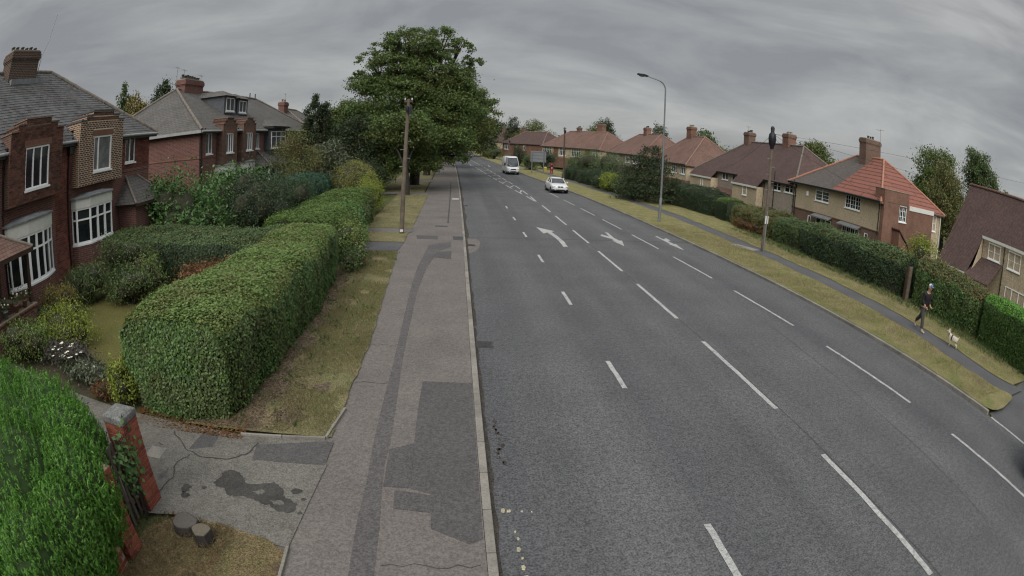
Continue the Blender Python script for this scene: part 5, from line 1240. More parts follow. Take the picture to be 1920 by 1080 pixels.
# near conifer, lower left: sprays of scale leaves
th = thing('conifer_hedge', 'bright green feathery conifer behind the brick gate pier', 'hedge', (-6.2, 3.6, .1))
cl = [(-6.7, 3.2, 1.0, 1.75, 2.0, 1.55), (-6.4, 4.35, .95, 1.55, 1.2, 1.2), (-7.6, 4.5, 1.1, 1.7, 1.2, 1.3), (-5.6, 3.0, 1.0, 1.15, 1.6, 1.35), (-5.35, 4.55, 1.05, .85, .85, 1.0), (-4.72, 4.0, 1.12, .68, .62, .85), (-4.5, 3.15, .95, .52, .8, .85), (-4.6, 2.3, 1.0, .6, .9, .9), (-6.3, 4.9, 1.0, 1.3, 1.0, 1.15), (-8.6, 3.8, 1.1, 1.6, 1.5, 1.2), (-6.0, 1.6, 1.0, 1.4, 1.4, 1.5)]
r_ = np.random.default_rng(5); Ps, Ns, Ts = [], [], []
for c in cl:
    k = 2600; d = unit(r_.normal(size=(k, 3))); d = d[d[:, 2] > -.75]
    tip = np.array(c[:3]) + d * np.array(c[3:6]) * r_.uniform(.86, 1.06, (len(d), 1))
    axis = unit(d * np.array([.7, .7, .35]) + np.array([0, 0, .95]) + r_.normal(size=d.shape) * .22)
    for j in range(32):
        q = r_.uniform(0, 1, (len(d), 1)); side = np.cross(axis, d); side = unit(side) * r_.uniform(-1, 1, (len(d), 1)) * (.15 - .10 * (1 - q)) 
        Ps.append(tip - axis * .34 * q + side * q); Ns.append(d); Ts.append(unit(axis + side * 2.2))
P = np.vstack(Ps); N = np.vstack(Ns); T = np.vstack(Ts)
ok = P[:, 2] > .1
for c in cl:   # nothing buried inside a neighbouring mass
    ok &= (((P - np.array(c[:3])) / (np.array(c[3:6]) * .82)) ** 2).sum(1) > 1
leaves('foliage', P[ok], N[ok], .058, 'leaf_conifer', th, 3, .24, .5, 0, tdir=T[ok])
m = MB()
for c in cl: m.ell(c[:3], [q * .86 for q in c[3:6]], 14, 10)
M['dark_conifer_core'] = flat('dark_conifer_core', (.030, .058, .016), .95, var=.4, scale=12)  # dark green for the conifer's added light-blocking cores
m.build('light_block_core', M['dark_conifer_core'], th, world=True)

# ================================================================ LEFT street trees
main = [(-5.6, 55, 15.2, 2.4, 2.4, .9), (-2.2, 55, 15.0, 2.0, 2.2, .85), (-7.6, 55, 14.3, 1.8, 2.0, .75), (-9.3, 55, 12.7, 1.6, 1.8, .6), (-10.3, 55, 11.5, 1.0, 1.3, .55), (-.4, 55, 13.9, 1.6, 1.8, .65), (1.2, 55.3, 13.1, 1.2, 1.5, .45), (-4.0, 55, 13.4, 2.6, 2.2, 1.0),
        (-6.0, 54, 11.6, 3.2, 2.8, 1.4), (-3.0, 54, 11.2, 3.2, 2.8, 1.6), (-8.4, 54.5, 9.7, 2.4, 2.4, 1.1), (-.4, 54.5, 10.6, 2.2, 2.4, 1.3), (1.0, 55, 9.4, 1.7, 2.0, .8), (2.3, 56, 9.0, 1.2, 1.5, .35),
        (-5.4, 53, 8.6, 3.4, 2.6, 1.7), (-8.6, 53.5, 7.0, 3.0, 2.4, 1.6), (-2.2, 53, 8.0, 3.0, 2.6, 1.7), (.4, 54, 7.4, 2.0, 2.2, 1.3), (-5.6, 52.5, 5.8, 3.4, 2.4, 1.5), (-2.6, 52.6, 5.2, 2.6, 2.2, 1.3), (-8.8, 52.8, 4.4, 2.6, 2.2, 1.4), (-.6, 53.2, 4.8, 1.8, 2.0, 1.0),
        (-.7, 53.6, 3.5, 1.4, 1.6, .7), (-3.4, 52.2, 3.4, 1.9, 1.7, .8), (-6.2, 52, 3.3, 2.2, 1.7, .9), (-8.6, 52, 2.7, 2.2, 1.8, 1.0), (-10.6, 53, 4.8, 1.6, 1.8, 1.5), (-10.4, 53, 7.6, 1.2, 1.5, .9)]
main += [(-4.2, 51, 2.4, 1.5, 1.2, .6), (-2.2, 51.6, 2.6, 1.4, 1.3, .6), (-6.4, 51, 1.9, 1.6, 1.3, .8), (-3.2, 52, 2.5, 1.7, 1.5, .7), (-5.2, 51.6, 2.7, 1.7, 1.5, .7), (-7.2, 51.6, 2.2, 1.7, 1.5, .8)]
_rg = random.Random(77)
main = [(a + _rg.uniform(-.3, .3), b + _rg.uniform(-.5, .5), c + _rg.uniform(-.35, .35), d * .92, e, f * 1.32) for a, b, c, d, e, f in main]
for _k in range(30):
    _a = _rg.uniform(0, 6.283); _z = _rg.uniform(3.4, 14.2); _q = (1 - ((_z - 7.5) / 8.5) ** 2) ** .5 * _rg.uniform(.45, .88)
    main.append((-4.6 + 5.6 * _q * math.cos(_a), 54.0 + 3.4 * _q * math.sin(_a), _z, _rg.uniform(1.0, 1.9), _rg.uniform(1.0, 1.8), _rg.uniform(.8, 1.4)))
tree('sycamore_tree', 'tallest broad street tree towering over the pavement behind the telegraph pole', -4.6, 58.0, 16.2, .5, main, 165000, .185, 'tree', 51, sub=34, spread=.185, group=None, bare=.24, lace=.66)
tree('sycamore_tree', 'street tree with yellowing leaves overhanging the road beyond the tallest tree', -4.2, 74, 13.5, .42, crown(-1.4, 74, 3.0, 14.0, 6.2, 5.5, 15, 3) + [(3.2, 74, 8.8, 1.8, 2.0, .8), (2.4, 73, 6.4, 2.2, 2.2, 1.3), (1.4, 73, 4.6, 2.2, 2.0, 1.0)], 34000, .26, 'tree2', 52, spread=.22)
tree('sycamore_tree', 'slim street tree whose dark trunk stands just behind the telegraph pole', -4.45, 47.3, 7.5, .30, [(-4.6, 48.5, 6.0, 2.2, 1.8, 1.2), (-6.2, 48.5, 5.2, 1.8, 1.6, 1.2), (-3.2, 48.5, 5.0, 1.6, 1.5, 1.0)], 9000, .20, 'tree', 53, spread=.22)
tree('sycamore_tree', 'street tree closing the view along the pavement beside the road', -5.0, 100, 15, .45, crown(-2.6, 100, 2.6, 15, 7, 6, 14, 4), 22000, .32, 'tree2', 54)
tree('sycamore_tree', 'last street tree over the pavement at the bend of the road', -6.4, 140, 16, .5, crown(-4.5, 140, 2.4, 17, 8, 8, 12, 6), 16000, .42, 'tree', 55)
tree('garden_tree', 'dense green tree between the cypress and the tallest street tree', -12.8, 56.5, 6.6, .35, crown(-11.6, 55.0, .6, 8.2, 3.4, 3.2, 14, 7), 32000, .21, 'tree', 56, spread=.24)
tree('garden_tree', 'low dark tree tucked under the tallest tree', -9.6, 50.0, 5.6, .25, crown(-9.4, 50.0, .8, 6.4, 3.2, 2.6, 11, 8), 15000, .18, 'treed', 57, spread=.24)
cy_cl = [(-13.0 - .25 * (i % 2), 50.5, .8 + i * .92, 1.5 * (1 - (i / 10.2) ** 2.2) + .18, 1.4 * (1 - (i / 10.2) ** 2.2) + .18, .95) for i in range(9)] + [(-13.9, 50.6, 5.4, .6, .6, 1.6), (-12.3, 50.4, 5.9, .5, .5, 1.7)]
tree('cypress_tree', 'dark pointed cypress between the terraces and the street trees', -13.0, 50.5, 8.7, .2, cy_cl, 34000, .15, 'treed', 58, spread=.20, shell=.2)
tree('garden_tree', 'feathery olive small tree in front of the tile-hung bay', -10.6, 36.6, 5.6, .16, [(-11.0, 36.6, 4.6, 1.1, 1.0, .9), (-11.9, 37, 3.7, 1.1, 1.0, .9), (-10.1, 36.4, 3.6, 1.1, 1.0, .8), (-10.9, 36.4, 2.7, 1.4, 1.2, .9)], 9000, .10, 'olive', 59, spread=.3)
tree('garden_tree', 'silvery leaved small tree beside the olive small tree', -9.6, 38.6, 4.6, .14, [(-9.2, 38.6, 4.0, 1.1, 1.0, .7), (-10.1, 38.8, 3.2, 1.0, 1.0, .7), (-8.4, 38.4, 3.1, 1.0, .9, .7), (-9.3, 38.3, 2.3, 1.3, 1.1, .7)], 5200, .17, 'silver', 60, spread=.3, aspect=.45)
shrub('dark_shrub', 'dark green thicket beneath the cypress', 'shrub', -11.2, 42.5, 2.6, 2.0, 3.3, 10000, .12, 'dark', 61, k=9)
shrub('dark_shrub', 'dark shrubbery behind the domed topiary', 'shrub', -8.0, 45.5, 2.4, 2.2, 3.0, 9000, .12, 'treed', 62, k=9)
shrub('clipped_shrub', 'small brown and green shrub beyond the far driveway', 'shrub', -8.4, 64.5, .8, .8, 1.5, 2500, .10, 'gold', 63)
tree('conifer_tree', 'pointed conifer far behind the near slate roof', -33.2, 45, 12, .25, [(-33.2, 45, 3 + i * 1.05, 2.4 * (1 - i / 9.5) + .2, 2.2 * (1 - i / 9.5) + .2, .8) for i in range(9)], 9000, .25, 'mid', 64, spread=.3)
tree('garden_tree', 'yellowing tree just showing between the two roofs', -31, 45, 10, .3, crown(-31.2, 45, 3, 10.6, 2.3, 2.2, 8, 12), 9000, .24, 'gold', 65)
tree('garden_tree', 'sparse dark tree behind the second terrace chimney', -28, 46, 11.5, .3, crown(-28.2, 46, 4, 11.9, 2.6, 2.4, 12, 13, s=(.2, .34)), 8000, .22, 'treed', 66, spread=.3)
tree('garden_tree', 'sparse dark tree between the conifer and the terrace chimney', -25.2, 46, 11.5, .3, crown(-25.6, 46, 4, 11.6, 2.0, 2.0, 10, 14, s=(.2, .34)), 6000, .22, 'treed', 67, spread=.3)

# ================================================================ RIGHT hedges from the corner away
HG = 'garden hedges along the right footpath'
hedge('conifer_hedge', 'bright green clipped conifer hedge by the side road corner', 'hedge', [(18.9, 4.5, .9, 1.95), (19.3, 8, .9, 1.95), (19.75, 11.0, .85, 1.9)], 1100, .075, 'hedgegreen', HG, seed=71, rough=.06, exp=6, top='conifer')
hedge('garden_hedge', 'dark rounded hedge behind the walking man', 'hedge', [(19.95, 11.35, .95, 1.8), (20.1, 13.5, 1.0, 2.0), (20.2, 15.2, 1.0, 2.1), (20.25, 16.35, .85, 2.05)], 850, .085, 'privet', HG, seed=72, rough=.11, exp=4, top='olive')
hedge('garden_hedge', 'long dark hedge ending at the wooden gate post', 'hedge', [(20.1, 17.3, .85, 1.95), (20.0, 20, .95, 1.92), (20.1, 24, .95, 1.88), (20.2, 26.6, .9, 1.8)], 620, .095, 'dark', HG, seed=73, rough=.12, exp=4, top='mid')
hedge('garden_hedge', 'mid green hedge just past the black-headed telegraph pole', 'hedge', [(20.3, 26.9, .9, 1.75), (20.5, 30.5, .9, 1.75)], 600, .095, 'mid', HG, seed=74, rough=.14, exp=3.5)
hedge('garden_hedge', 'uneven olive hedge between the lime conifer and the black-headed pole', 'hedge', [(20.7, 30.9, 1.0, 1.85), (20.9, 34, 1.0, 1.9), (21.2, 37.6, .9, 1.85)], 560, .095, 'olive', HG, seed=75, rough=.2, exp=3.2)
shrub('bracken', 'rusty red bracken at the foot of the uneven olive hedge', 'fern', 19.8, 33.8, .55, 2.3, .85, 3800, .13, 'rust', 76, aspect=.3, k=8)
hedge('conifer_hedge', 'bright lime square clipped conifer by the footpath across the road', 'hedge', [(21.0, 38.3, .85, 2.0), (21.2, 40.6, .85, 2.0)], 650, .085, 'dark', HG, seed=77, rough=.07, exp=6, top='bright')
hedge('garden_hedge', 'rough dark hedge along the path beyond the dark conifer', 'hedge', [(17.6, 52.5, .8, 1.5), (17.0, 62, .9, 1.7), (16.3, 72, .9, 1.8), (15.6, 79, .8, 1.6)], 260, .13, 'dark', HG, seed=178, rough=.28, exp=3)
hedge('garden_hedge', 'dark hedge between the lime conifer and the lamp post', 'hedge', [(21.2, 41.3, 1.0, 2.3), (20.9, 45, 1.0, 2.4), (20.3, 49.5, 1.0, 2.3)], 460, .10, 'dark', HG, seed=78, rough=.14, exp=4)
tree('conifer_tree', 'dark spreading conifer behind the street lamp', 17.5, 49.5, 5.0, .2, [(17.4 + .3 * (i % 2), 49.5, .5 + i * .62, 2.35 * (1 - (i / 8.0) ** 2) + .25, 2.1 * (1 - (i / 8.0) ** 2) + .25, .62) for i in range(8)], 20000, .14, 'treed', 79, spread=.26, shell=.25)
for k, (x, y, rx, ry, h, mt, lab) in enumerate((
        (17.3, 55.5, 1.5, 2.6, 2.0, 'mid', 'dark green shrub just beyond the dark conifer'),
        (16.4, 58.5, 1.3, 1.6, 2.0, 'yellow', 'yellow-green shrub low beside the footpath across the road'),
        (16.6, 62.5, 1.8, 3.4, 2.4, 'dark', 'low dark shrub row behind the white car'),
        (18.3, 66, 2.7, 4.4, 4.3, 'mid', 'large loose bush behind the footpath level with the white car'),
        (17.4, 75, 2.6, 5.0, 4.6, 'mid', 'broad green bush beside the red post box'),
        (18.6, 84, 2.6, 4.0, 4.2, 'mid', 'bushy green mass behind the thin telegraph pole'),
        (19.6, 58.5, 2.0, 2.4, 3.3, 'olive', 'brownish tall bush in the garden behind the yellow-green shrub'),
        (16.0, 104, 2.2, 4, 3.6, 'dark', 'dark bush behind the road sign'),
        (12.6, 98, 1.6, 2.4, 2.6, 'mid', 'green bush beside the road sign'),
        (12.0, 112, 1.5, 2, 4.2, 'treed', 'dark pointed shrub behind the white van'),
        (11.5, 128, 1.3, 1.3, 2.0, 'olive', 'small round bush on the verge behind the far lamp post'))):
    shrub('roadside_shrub', lab, 'shrub', x, y, rx, ry, h, 8000, .13, mt, 80 + k, k=9, spread=.32)
shrub('golden_shrub', 'pale yellow variegated bush above the wooden gate post', 'shrub', 21.6, 18.0, .95, .9, 2.75, 3800, .11, 'yellow', 91, clumps=[(21.6, 18.0, 1.95, .95, .85, .75), (21.3, 18.2, 1.1, .7, .7, .6)])
shrub('garden_shrub', 'leafy green bush between the corner hedges and the low brown roof', 'shrub', 22.4, 12.2, 1.2, 1.6, 1.7, 4500, .10, 'privet_top', 92, z=-.3)
tree('garden_tree', 'big dark rounded tree beside the half red roof', 57, 46.5, 11, .4, [(56.8, 46, 8.3, 3.4, 3.4, 2.6), (55.4, 45.5, 6.2, 2.9, 3.0, 2.2), (58.4, 46.5, 6.4, 2.8, 3.0, 2.2), (57, 46, 4.2, 3.6, 3.4, 2.2), (57, 46, 6.4, 2.4, 2.4, 2.0)], 30000, .27, 'tree', 101, z=-1.2, spread=.22)
tree('garden_tree', 'airy tree with open crown above the low brown roof', 62, 40, 12.5, .35, [(62.2, 40.3, 11.4, 2.0, 2.0, 1.4), (63.6, 40.0, 9.4, 2.2, 2.0, 1.6), (61, 40.6, 9.0, 1.9, 2.0, 1.6), (62.6, 40, 7, 2.6, 2.4, 1.8), (64.2, 39.4, 7.4, 1.8, 1.8, 1.5)], 17000, .27, 'mid', 102, z=-1.2, spread=.27)
tree('garden_tree', 'dull green tree between the half red roof and the low brown roof', 52, 40, 8, .3, crown(50.6, 38.5, .2, 8.6, 3.6, 3.4, 10, 21), 15000, .22, 'olive', 103, z=-1.2)
tree('garden_tree', 'small bushy tree peeping over the ridge of the low brown roof', 58, 33, 8, .25, crown(58, 32.5, 1, 8.4, 2.2, 2.2, 8, 22, s=(.22, .36)), 6000, .22, 'mid', 104, z=-1.2)
tree('garden_tree', 'rounded tree behind the two-chimney brown roof', 47, 62, 8.5, .3, crown(46, 62, 1, 8.9, 4.2, 4, 10, 23), 14000, .26, 'tree2', 105, z=-1.2)
for k, (x, y, z1, rx, n, mt, lab) in enumerate((
        (41, 88, 9.0, 3.6, 9000, 'mid', 'pale green tree beside the red roof chimney'),
        (36, 80, 7.4, 2.4, 5000, 'olive', 'hazy tree in the gap beside the dark conifer'),
        (37, 100, 10, 3.0, 5000, 'silver', 'thin pale tree between two red roofs'),
        (38, 150, 11.4, 6.0, 10000, 'tree2', 'broad tree behind the half hidden red roof'),
        (36.5, 138, 11.6, 3.6, 6500, 'treed', 'dark open tree behind the broad tree'),
        (24, 180, 12.2, 7, 9000, 'tree2', 'green tree behind the red-roofed pair'),
        (18.5, 190, 12.8, 4.5, 7000, 'treed', 'dark round tree behind the dark roofs'))):
    tree('background_tree', lab, x, y, z1, .3, crown(x, y, 1.5, z1, rx, rx, 10, 40 + k, s=(.3, .44)), n, .34, mt, 110 + k, spread=.28, z=-1)
tree('roadside_tree', 'large dark tree at the bend beyond the far lamp post', 7.6, 172, 12, .5, crown(6.6, 172, 1.2, 12.4, 6.6, 6, 14, 31), 18000, .42, 'treed', 120)
tree('roadside_tree', 'dark tree behind the bend of the road', 3.0, 215, 15, .5, crown(3.0, 215, 2.2, 16, 7, 6, 12, 32), 11000, .55, 'tree', 121)
for k, (x, y, h, mt, lab) in enumerate(((9.4, 150, 3.0, 'mid', 'bush at the edge of the far verge near the bend'), (8.2, 160, 2.2, 'gold', 'low yellowish bush under the far dark tree'), (-9.5, 84, 3.0, 'dark', 'dark shrub by the low brick front wall'), (-11.5, 72, 3.2, 'treed', 'dark hedge bush under the yellowing street tree'), (-8.6, 120, 4, 'dark', 'deep shaded bush far along the tree-lined pavement'))):
    shrub('roadside_shrub', lab, 'shrub', x, y, h * .8, h * .9, h, 3500, .2, mt, 130 + k)
tree('background_tree', 'distant woodland tree closing the road bend', -4, 260, 15, .5, crown(-4, 260, 0.5, 16, 14, 6, 12, 35), 9000, .8, 'tree', 140)
tree('background_tree', 'distant dark woodland tree past the road bend', 16, 262, 13, .5, crown(16, 262, 0.5, 14, 14, 6, 12, 36), 9000, .8, 'treed', 141)
far = MB(); th = None
P, N = blobpts([(x, y, 2.5, 16, 10, 6.0) for x, y in ((-90, 110), (-70, 130), (-55, 150), (-40, 170), (-25, 190), (40, 240), (60, 200), (80, 170), (95, 140), (110, 110), (120, 80), (125, 55), (120, 35))], 26000, 150, 26, .2)
leaves('distant_treeline', P, N, .9, 'leaf_tree', None, 150, .6)['label'] = 'far mass of trees behind the houses'

# ---------------------------------------------------------------- street furniture
M['polewood'] = flat('weathered_pole_wood', (.13, .105, .08), .9, var=.3, scale=3)
M['polewood_d'] = flat('dark_pole_wood', (.085, .066, .05), .9, var=.3, scale=3)
M['galv'] = flat('grey_lamp_column', (.17, .175, .18), .55, .4, .2, var=.15, scale=3)
M['black'] = flat('black_fitting', (.012, .012, .016), .5)
M['whitepl'] = flat('white_plate', (.6, .6, .58), .5)
M['red'] = flat('post_box_red', (.19, .020, .032), .4, .45, var=.08)
def pole(label, x, y, h, top, r=.14, mat='polewood', head='cross', g='telegraph poles along the road', bands=True):
    th = thing('telegraph_pole', label, 'pole', (x, y, .1), 0, g); d = (top[0] - x, top[1] - y)
    m = MB(); m.tube([(d[0] * t, d[1] * t, -.1 + (h + .1) * t) for t in (0, .25, .5, .75, 1)], [r, r * .93, r * .85, r * .77, r * .68], 12); m.build('shaft', M[mat], th)
    at = lambda z: (d[0] * z / h, d[1] * z / h, z)
    for k in range(5):
        m = MB()
        z = h * .5 + k * .42; a = at(z); s = 1 if k % 2 else -1; m.tube([a, (a[0] + s * .26, a[1] - .03, z)], .014, 5); m.build('climbing_step', M['steel'], th)
    if head == 'cross':
        a = at(h - .12); m = MB(); m.box((a[0], a[1] - .02, a[2]), (.42, .1, .09)); m.build('cross_arm', M['polewood_d'], th); m = MB(); m.box((a[0], a[1] + .1, a[2] - .25), (.34, .1, .08)); m.build('cross_arm', M['polewood_d'], th)
        for s in (-.17, .17):
            m = MB(); m.lathe([(.0, 0), (.035, .01), (.045, .05), (.03, .09), (.035, .11), (.0, .13)], (a[0] + s, a[1] - .02, a[2] + .05), 8); m.build('insulator', M['whitepl'], th)
        m = MB(); m.box((a[0] + .12, a[1] - .14, h - .6), (.16, .16, .36)); m.lathe([(.07, -.2), (.09, -.05), (.05, .1)], (a[0] - .04, a[1] - .18, h - .45), 8); m.build('cable_box', M['black'], th)
        m = MB(); a = at(.35); m.box((a[0], a[1] - r - .01, .18), (.16, .03, .12)); m.build('number_plate', M['whitepl'], th)
    else:
        a = at(h - .62); m = MB(); m.lathe([(.1, -.52), (.12, -.4), (.20, -.22), (.23, .05), (.20, .28), (.13, .36), (.10, .42), (.12, .62), (.08, .72), (.0, .74)], a, 14); m.build('cable_head', M['black'], th)
        m = MB(); a = at(1.9); m.tube([(a[0] - .02, a[1] - r - .03, 0), (at(2.2)[0] - .02, at(2.2)[1] - r - .01, 2.2)], .045, 8); m.build('cable_guard', M['galv'], th)
        m = MB(); a = at(1.75); m.box((a[0] - .03, a[1] - r - .03, 1.75), (.2, .03, .42)); m.build('notice_plate', M['whitepl'], th)
    return th
pole('brown wooden telegraph pole on the pavement by the entrance path', -2.78, 27.67, 6.75, (-2.56, 27.67), .122, 'polewood')
pole('telegraph pole with black cable head by the footpath across the road', 16.3, 26.14, 6.75, (16.34, 26.14), .108, 'polewood', 'drum')
pole('thinner telegraph pole beside the red post box', 14.1, 74, 7.1, (13.9, 74), .13, 'polewood_d')
pole('short far pole between the white van and the dark-roofed house', 9.9, 112, 5.4, (9.95, 112), .12, 'polewood')
def lamp(label, x, y, h, arm, g='tall street lamps on the right verge'):
    th = thing('street_lamp', label, 'street lamp', (x, y, .1), 0, g)
    m = MB(); m.tube([(0, 0, -.1), (0, 0, 1.6), (0, 0, 1.65)], [.095, .095, .075], 12); m.tube([(0, 0, 1.65), (-.08, 0, h * .55), (-.10, 0, h * .57)], [.075, .068, .055], 12)
    m.build('column', M['galv'], th)
    m = MB(); ps = [(-.10, 0, h * .57), (-.13, 0, h - .75)] + [(-.13 - .62 * (1 - math.cos(a)), 0, h - .75 + .62 * math.sin(a)) for a in np.linspace(.2, 1.36, 6)] + [(-.13 - arm, 0, h + .06)]
    m.tube(ps, [.05] * 3 + [.045] * 4 + [.032] * (len(ps) - 7), 10); m.build('bracket_arm', M['galv'], th)
    m = MB(); m.box((-.13 - arm - .3, 0, h + .09), (.72, .26, .10), M=Matrix.Rotation(R(6), 3, 'Y')); m.ell((-.13 - arm - .32, 0, h + .10), (.36, .14, .09), 12, 8); ln = m.build('lantern', M['black'], th)
    m = MB(); m.ell((-.13 - arm - .36, 0, h + .03), (.2, .11, .07), 12, 8); m.build('lantern_bowl', M['glass_c'], ln)
    m = MB(); m.box((0, -.096, .9), (.12, .02, .5)); m.build('access_door', M['galv'], th)
lamp('tall grey bracketed street lamp by the dark spreading conifer', 13.5, 35.39, 9.72, 1.35)
lamp('distant street lamp on the verge just before the bend', 8.05, 152, 9.0, 1.35)
lamp('thin street lamp column half lost among the trees at the bend', 5.2, 215, 9.0, 1.35)

# wires from the right-hand pole to the houses
def wire(label, a, b, sag, r=.009):
    th = MB(); A, B = Vector(a), Vector(b); pts = []
    for i in range(17):
        t = i / 16; p = A.lerp(B, t); p.z -= sag * 4 * t * (1 - t); pts.append(p)
    th.tube(pts, r, 4); o = th.build('telephone_wire', M['black'], None); return prop(o, label, 'wire', 'telephone wires')
hd = (16.34, 26.1, 6.55)
wire('telephone wire from the black-headed pole to the nearer chimney of the brown roof', hd, (33.8, 51.5, 7.5), .35)
wire('telephone wire from the black-headed pole to the lower end of the brown roofed house', hd, (30, 60, 3.6), .5)
wire('telephone wire from the black-headed pole across to the half red roof', hd, (30.2, 31.0, 3.9), .35)
wire('telephone wire from the black-headed pole over the low brown roof', hd, (34, 20, 6.3), .4)
wire('telephone wire from the black-headed pole climbing clear over the low brown roof', hd, (40, 18, 8.4), .4)

# gate post, road sign, post box, litter
th = thing('gate_post', 'leaning brown wooden gate post between two dark hedges by the footpath', 'post', (19.25, 16.75, .08))
m = MB(); m.tube([(0, 0, -.1), (.02, 0, .75), (.05, .02, 1.5)], [.14, .13, .125], 10); m.build('post', M['polewood'], th)
m = MB(); m.bb(-.26, -.16, -.05, .05, -.1, 1.55); m.build('side_board', M['darkwood'], th)
th = thing('road_sign', 'big grey road sign seen from behind on two posts', 'road sign', (12.4, 87.3, .1), R(-22))
for sx in (-.95, .95):
    m = MB(); m.tube([(sx, 0, -.1), (sx, 0, 3.4)], .08, 10); m.build('sign_post', M['galv'], th)
M['signback'] = flat('sign_back', (.20, .215, .235), .5, .4, .2, var=.06)
m = MB(); m.bb(-1.25, 1.25, .09, .12, 1.75, 3.5); m.build('sign_panel', M['signback'], th)
for z in (1.85, 2.35, 2.85, 3.35):
    m = MB(); m.bb(-1.25, 1.25, .03, .088, z - .04, z + .04); m.build('stiffening_rail', M['galv'], th)
th = thing('post_box', 'red pillar post box beside the thin telegraph pole', 'post box', (14.75, 88.0, .1))
m = MB(); m.lathe([(.0, 0), (.27, 0), (.27, .1), (.235, .14), (.235, 1.3), (.27, 1.34), (.29, 1.42), (.27, 1.48), (.18, 1.56), (.0, 1.6)], n=18); m.build('body', M['red'], th)
m = MB(); m.bb(-.12, .12, -.255, -.22, 1.12, 1.16); m.build('letter_slot', M['black'], th)
m = MB(); m.bb(-.09, .09, -.245, -.225, .85, 1.02); m.build('notice_plate', M['whitepl'], th)
th = thing('litter_bin', 'yellow grit bin beside the red post box', 'bin', (14.1, 90.5, .1))
M['bin'] = flat('yellow_plastic', (.45, .36, .10), .5)
m = MB(); m.add([(-.2, -.2, 0), (.2, -.2, 0), (.2, .2, 0), (-.2, .2, 0), (-.26, -.26, .8), (.26, -.26, .8), (.26, .26, .8), (-.26, .26, .8)], [(3, 2, 1, 0), (0, 1, 5, 4), (1, 2, 6, 5), (2, 3, 7, 6), (3, 0, 4, 7)]); m.build('body', M['bin'], th)
m = MB(); m.add([(-.28, -.28, .8), (.28, -.28, .8), (.28, .28, .8), (-.28, .28, .8), (-.12, -.12, .95), (.12, -.12, .95), (.12, .12, .95), (-.12, .12, .95)], [(0, 1, 5, 4), (1, 2, 6, 5), (2, 3, 7, 6), (3, 0, 4, 7), (4, 5, 6, 7), (3, 2, 1, 0)]); m.build('lid', M['bin'], th)
th = thing('garden_sign', 'small red board with a white diagonal stripe seen beside the brown telegraph pole', 'sign', (-6.72, 60, .1))
m = MB(); m.tube([(0, 0, -.1), (0, 0, 1.7)], .04, 6); m.build('post', M['polewood_d'], th)
m = MB(); m.bb(-.32, .32, -.06, -.045, 1.6, 2.2); m.build('board', M['red'], th)
m = MB(); m.box((.02, -.065, 1.95), (.6, .012, .16), M=Matrix.Rotation(R(-20), 3, 'Y')); m.build('stripe', M['whitepl'], th)
patch('white_cover', [(-.45, 44.2), (.12, 44.2), (.12, 45.3), (-.45, 45.3)], .106, M['paint'], footway)
patch('white_cover', [(15.0, 27.6), (15.6, 26.0), (16.3, 26.3), (15.6, 28.0)], .122, M['kerb'], None, 'structure')
th = thing('garden_wall', 'low pale wall at the far driveway under the street trees', 'wall', (-8.3, 62.7, .1))
m = MB(); m.bb(-.9, .9, -.12, .12, 0, .45); m.build('wall', M['mortarcap'], th)
th = thing('garden_wall', 'low brick front wall behind the slim street tree', 'wall', (-9.0, 66, .1), R(90))
m = MB(); m.bb(0, 20, -.1, .1, 0, .9); m.build('wall', M['brick_l'], th)
m = MB(); m.bb(-.02, 20.02, -.13, .13, .903, .97); m.build('coping', M['brick_r'], th)

# ---------------------------------------------------------------- gate piers, slats and ivy at lower left: brick by brick
def brickset():
    t = NT('pier_brick'); oi = t.new('ShaderNodeObjectInfo')
    c = t.ramp(oi.outputs['Random'], [(0, (.17, .048, .034)), (.5, (.235, .068, .045)), (1, (.30, .098, .062))])
    c = t.mix(1.0, c, t.ramp(t.noise(45, 4, .7), [(.3, .6), (.6, 1.1)]), 'MULTIPLY')
    t.col(c).rough(.9, .2); t.bump(t.noise(70, 3), .4, .006); return t.m
M['pbrick'] = brickset(); M['mortar'] = flat('pale_mortar', (.33, .25, .20), .95, var=.2, scale=30)
_bm = {}
def brick(par, x, y, z, lx, ly):
    k = (lx, ly)
    if k not in _bm:
        m = MB(); m.bb(-lx / 2, lx / 2, -ly / 2, ly / 2, -.0325, .0325); o = m.build('brick', M['pbrick'], par, bevel=.004); _bm[k] = o.data
    else: o = link('brick', _bm[k], par)
    o.location = (x, y, z); o.rotation_euler = (random.gauss(0, .004), random.gauss(0, .004), random.gauss(0, .006))
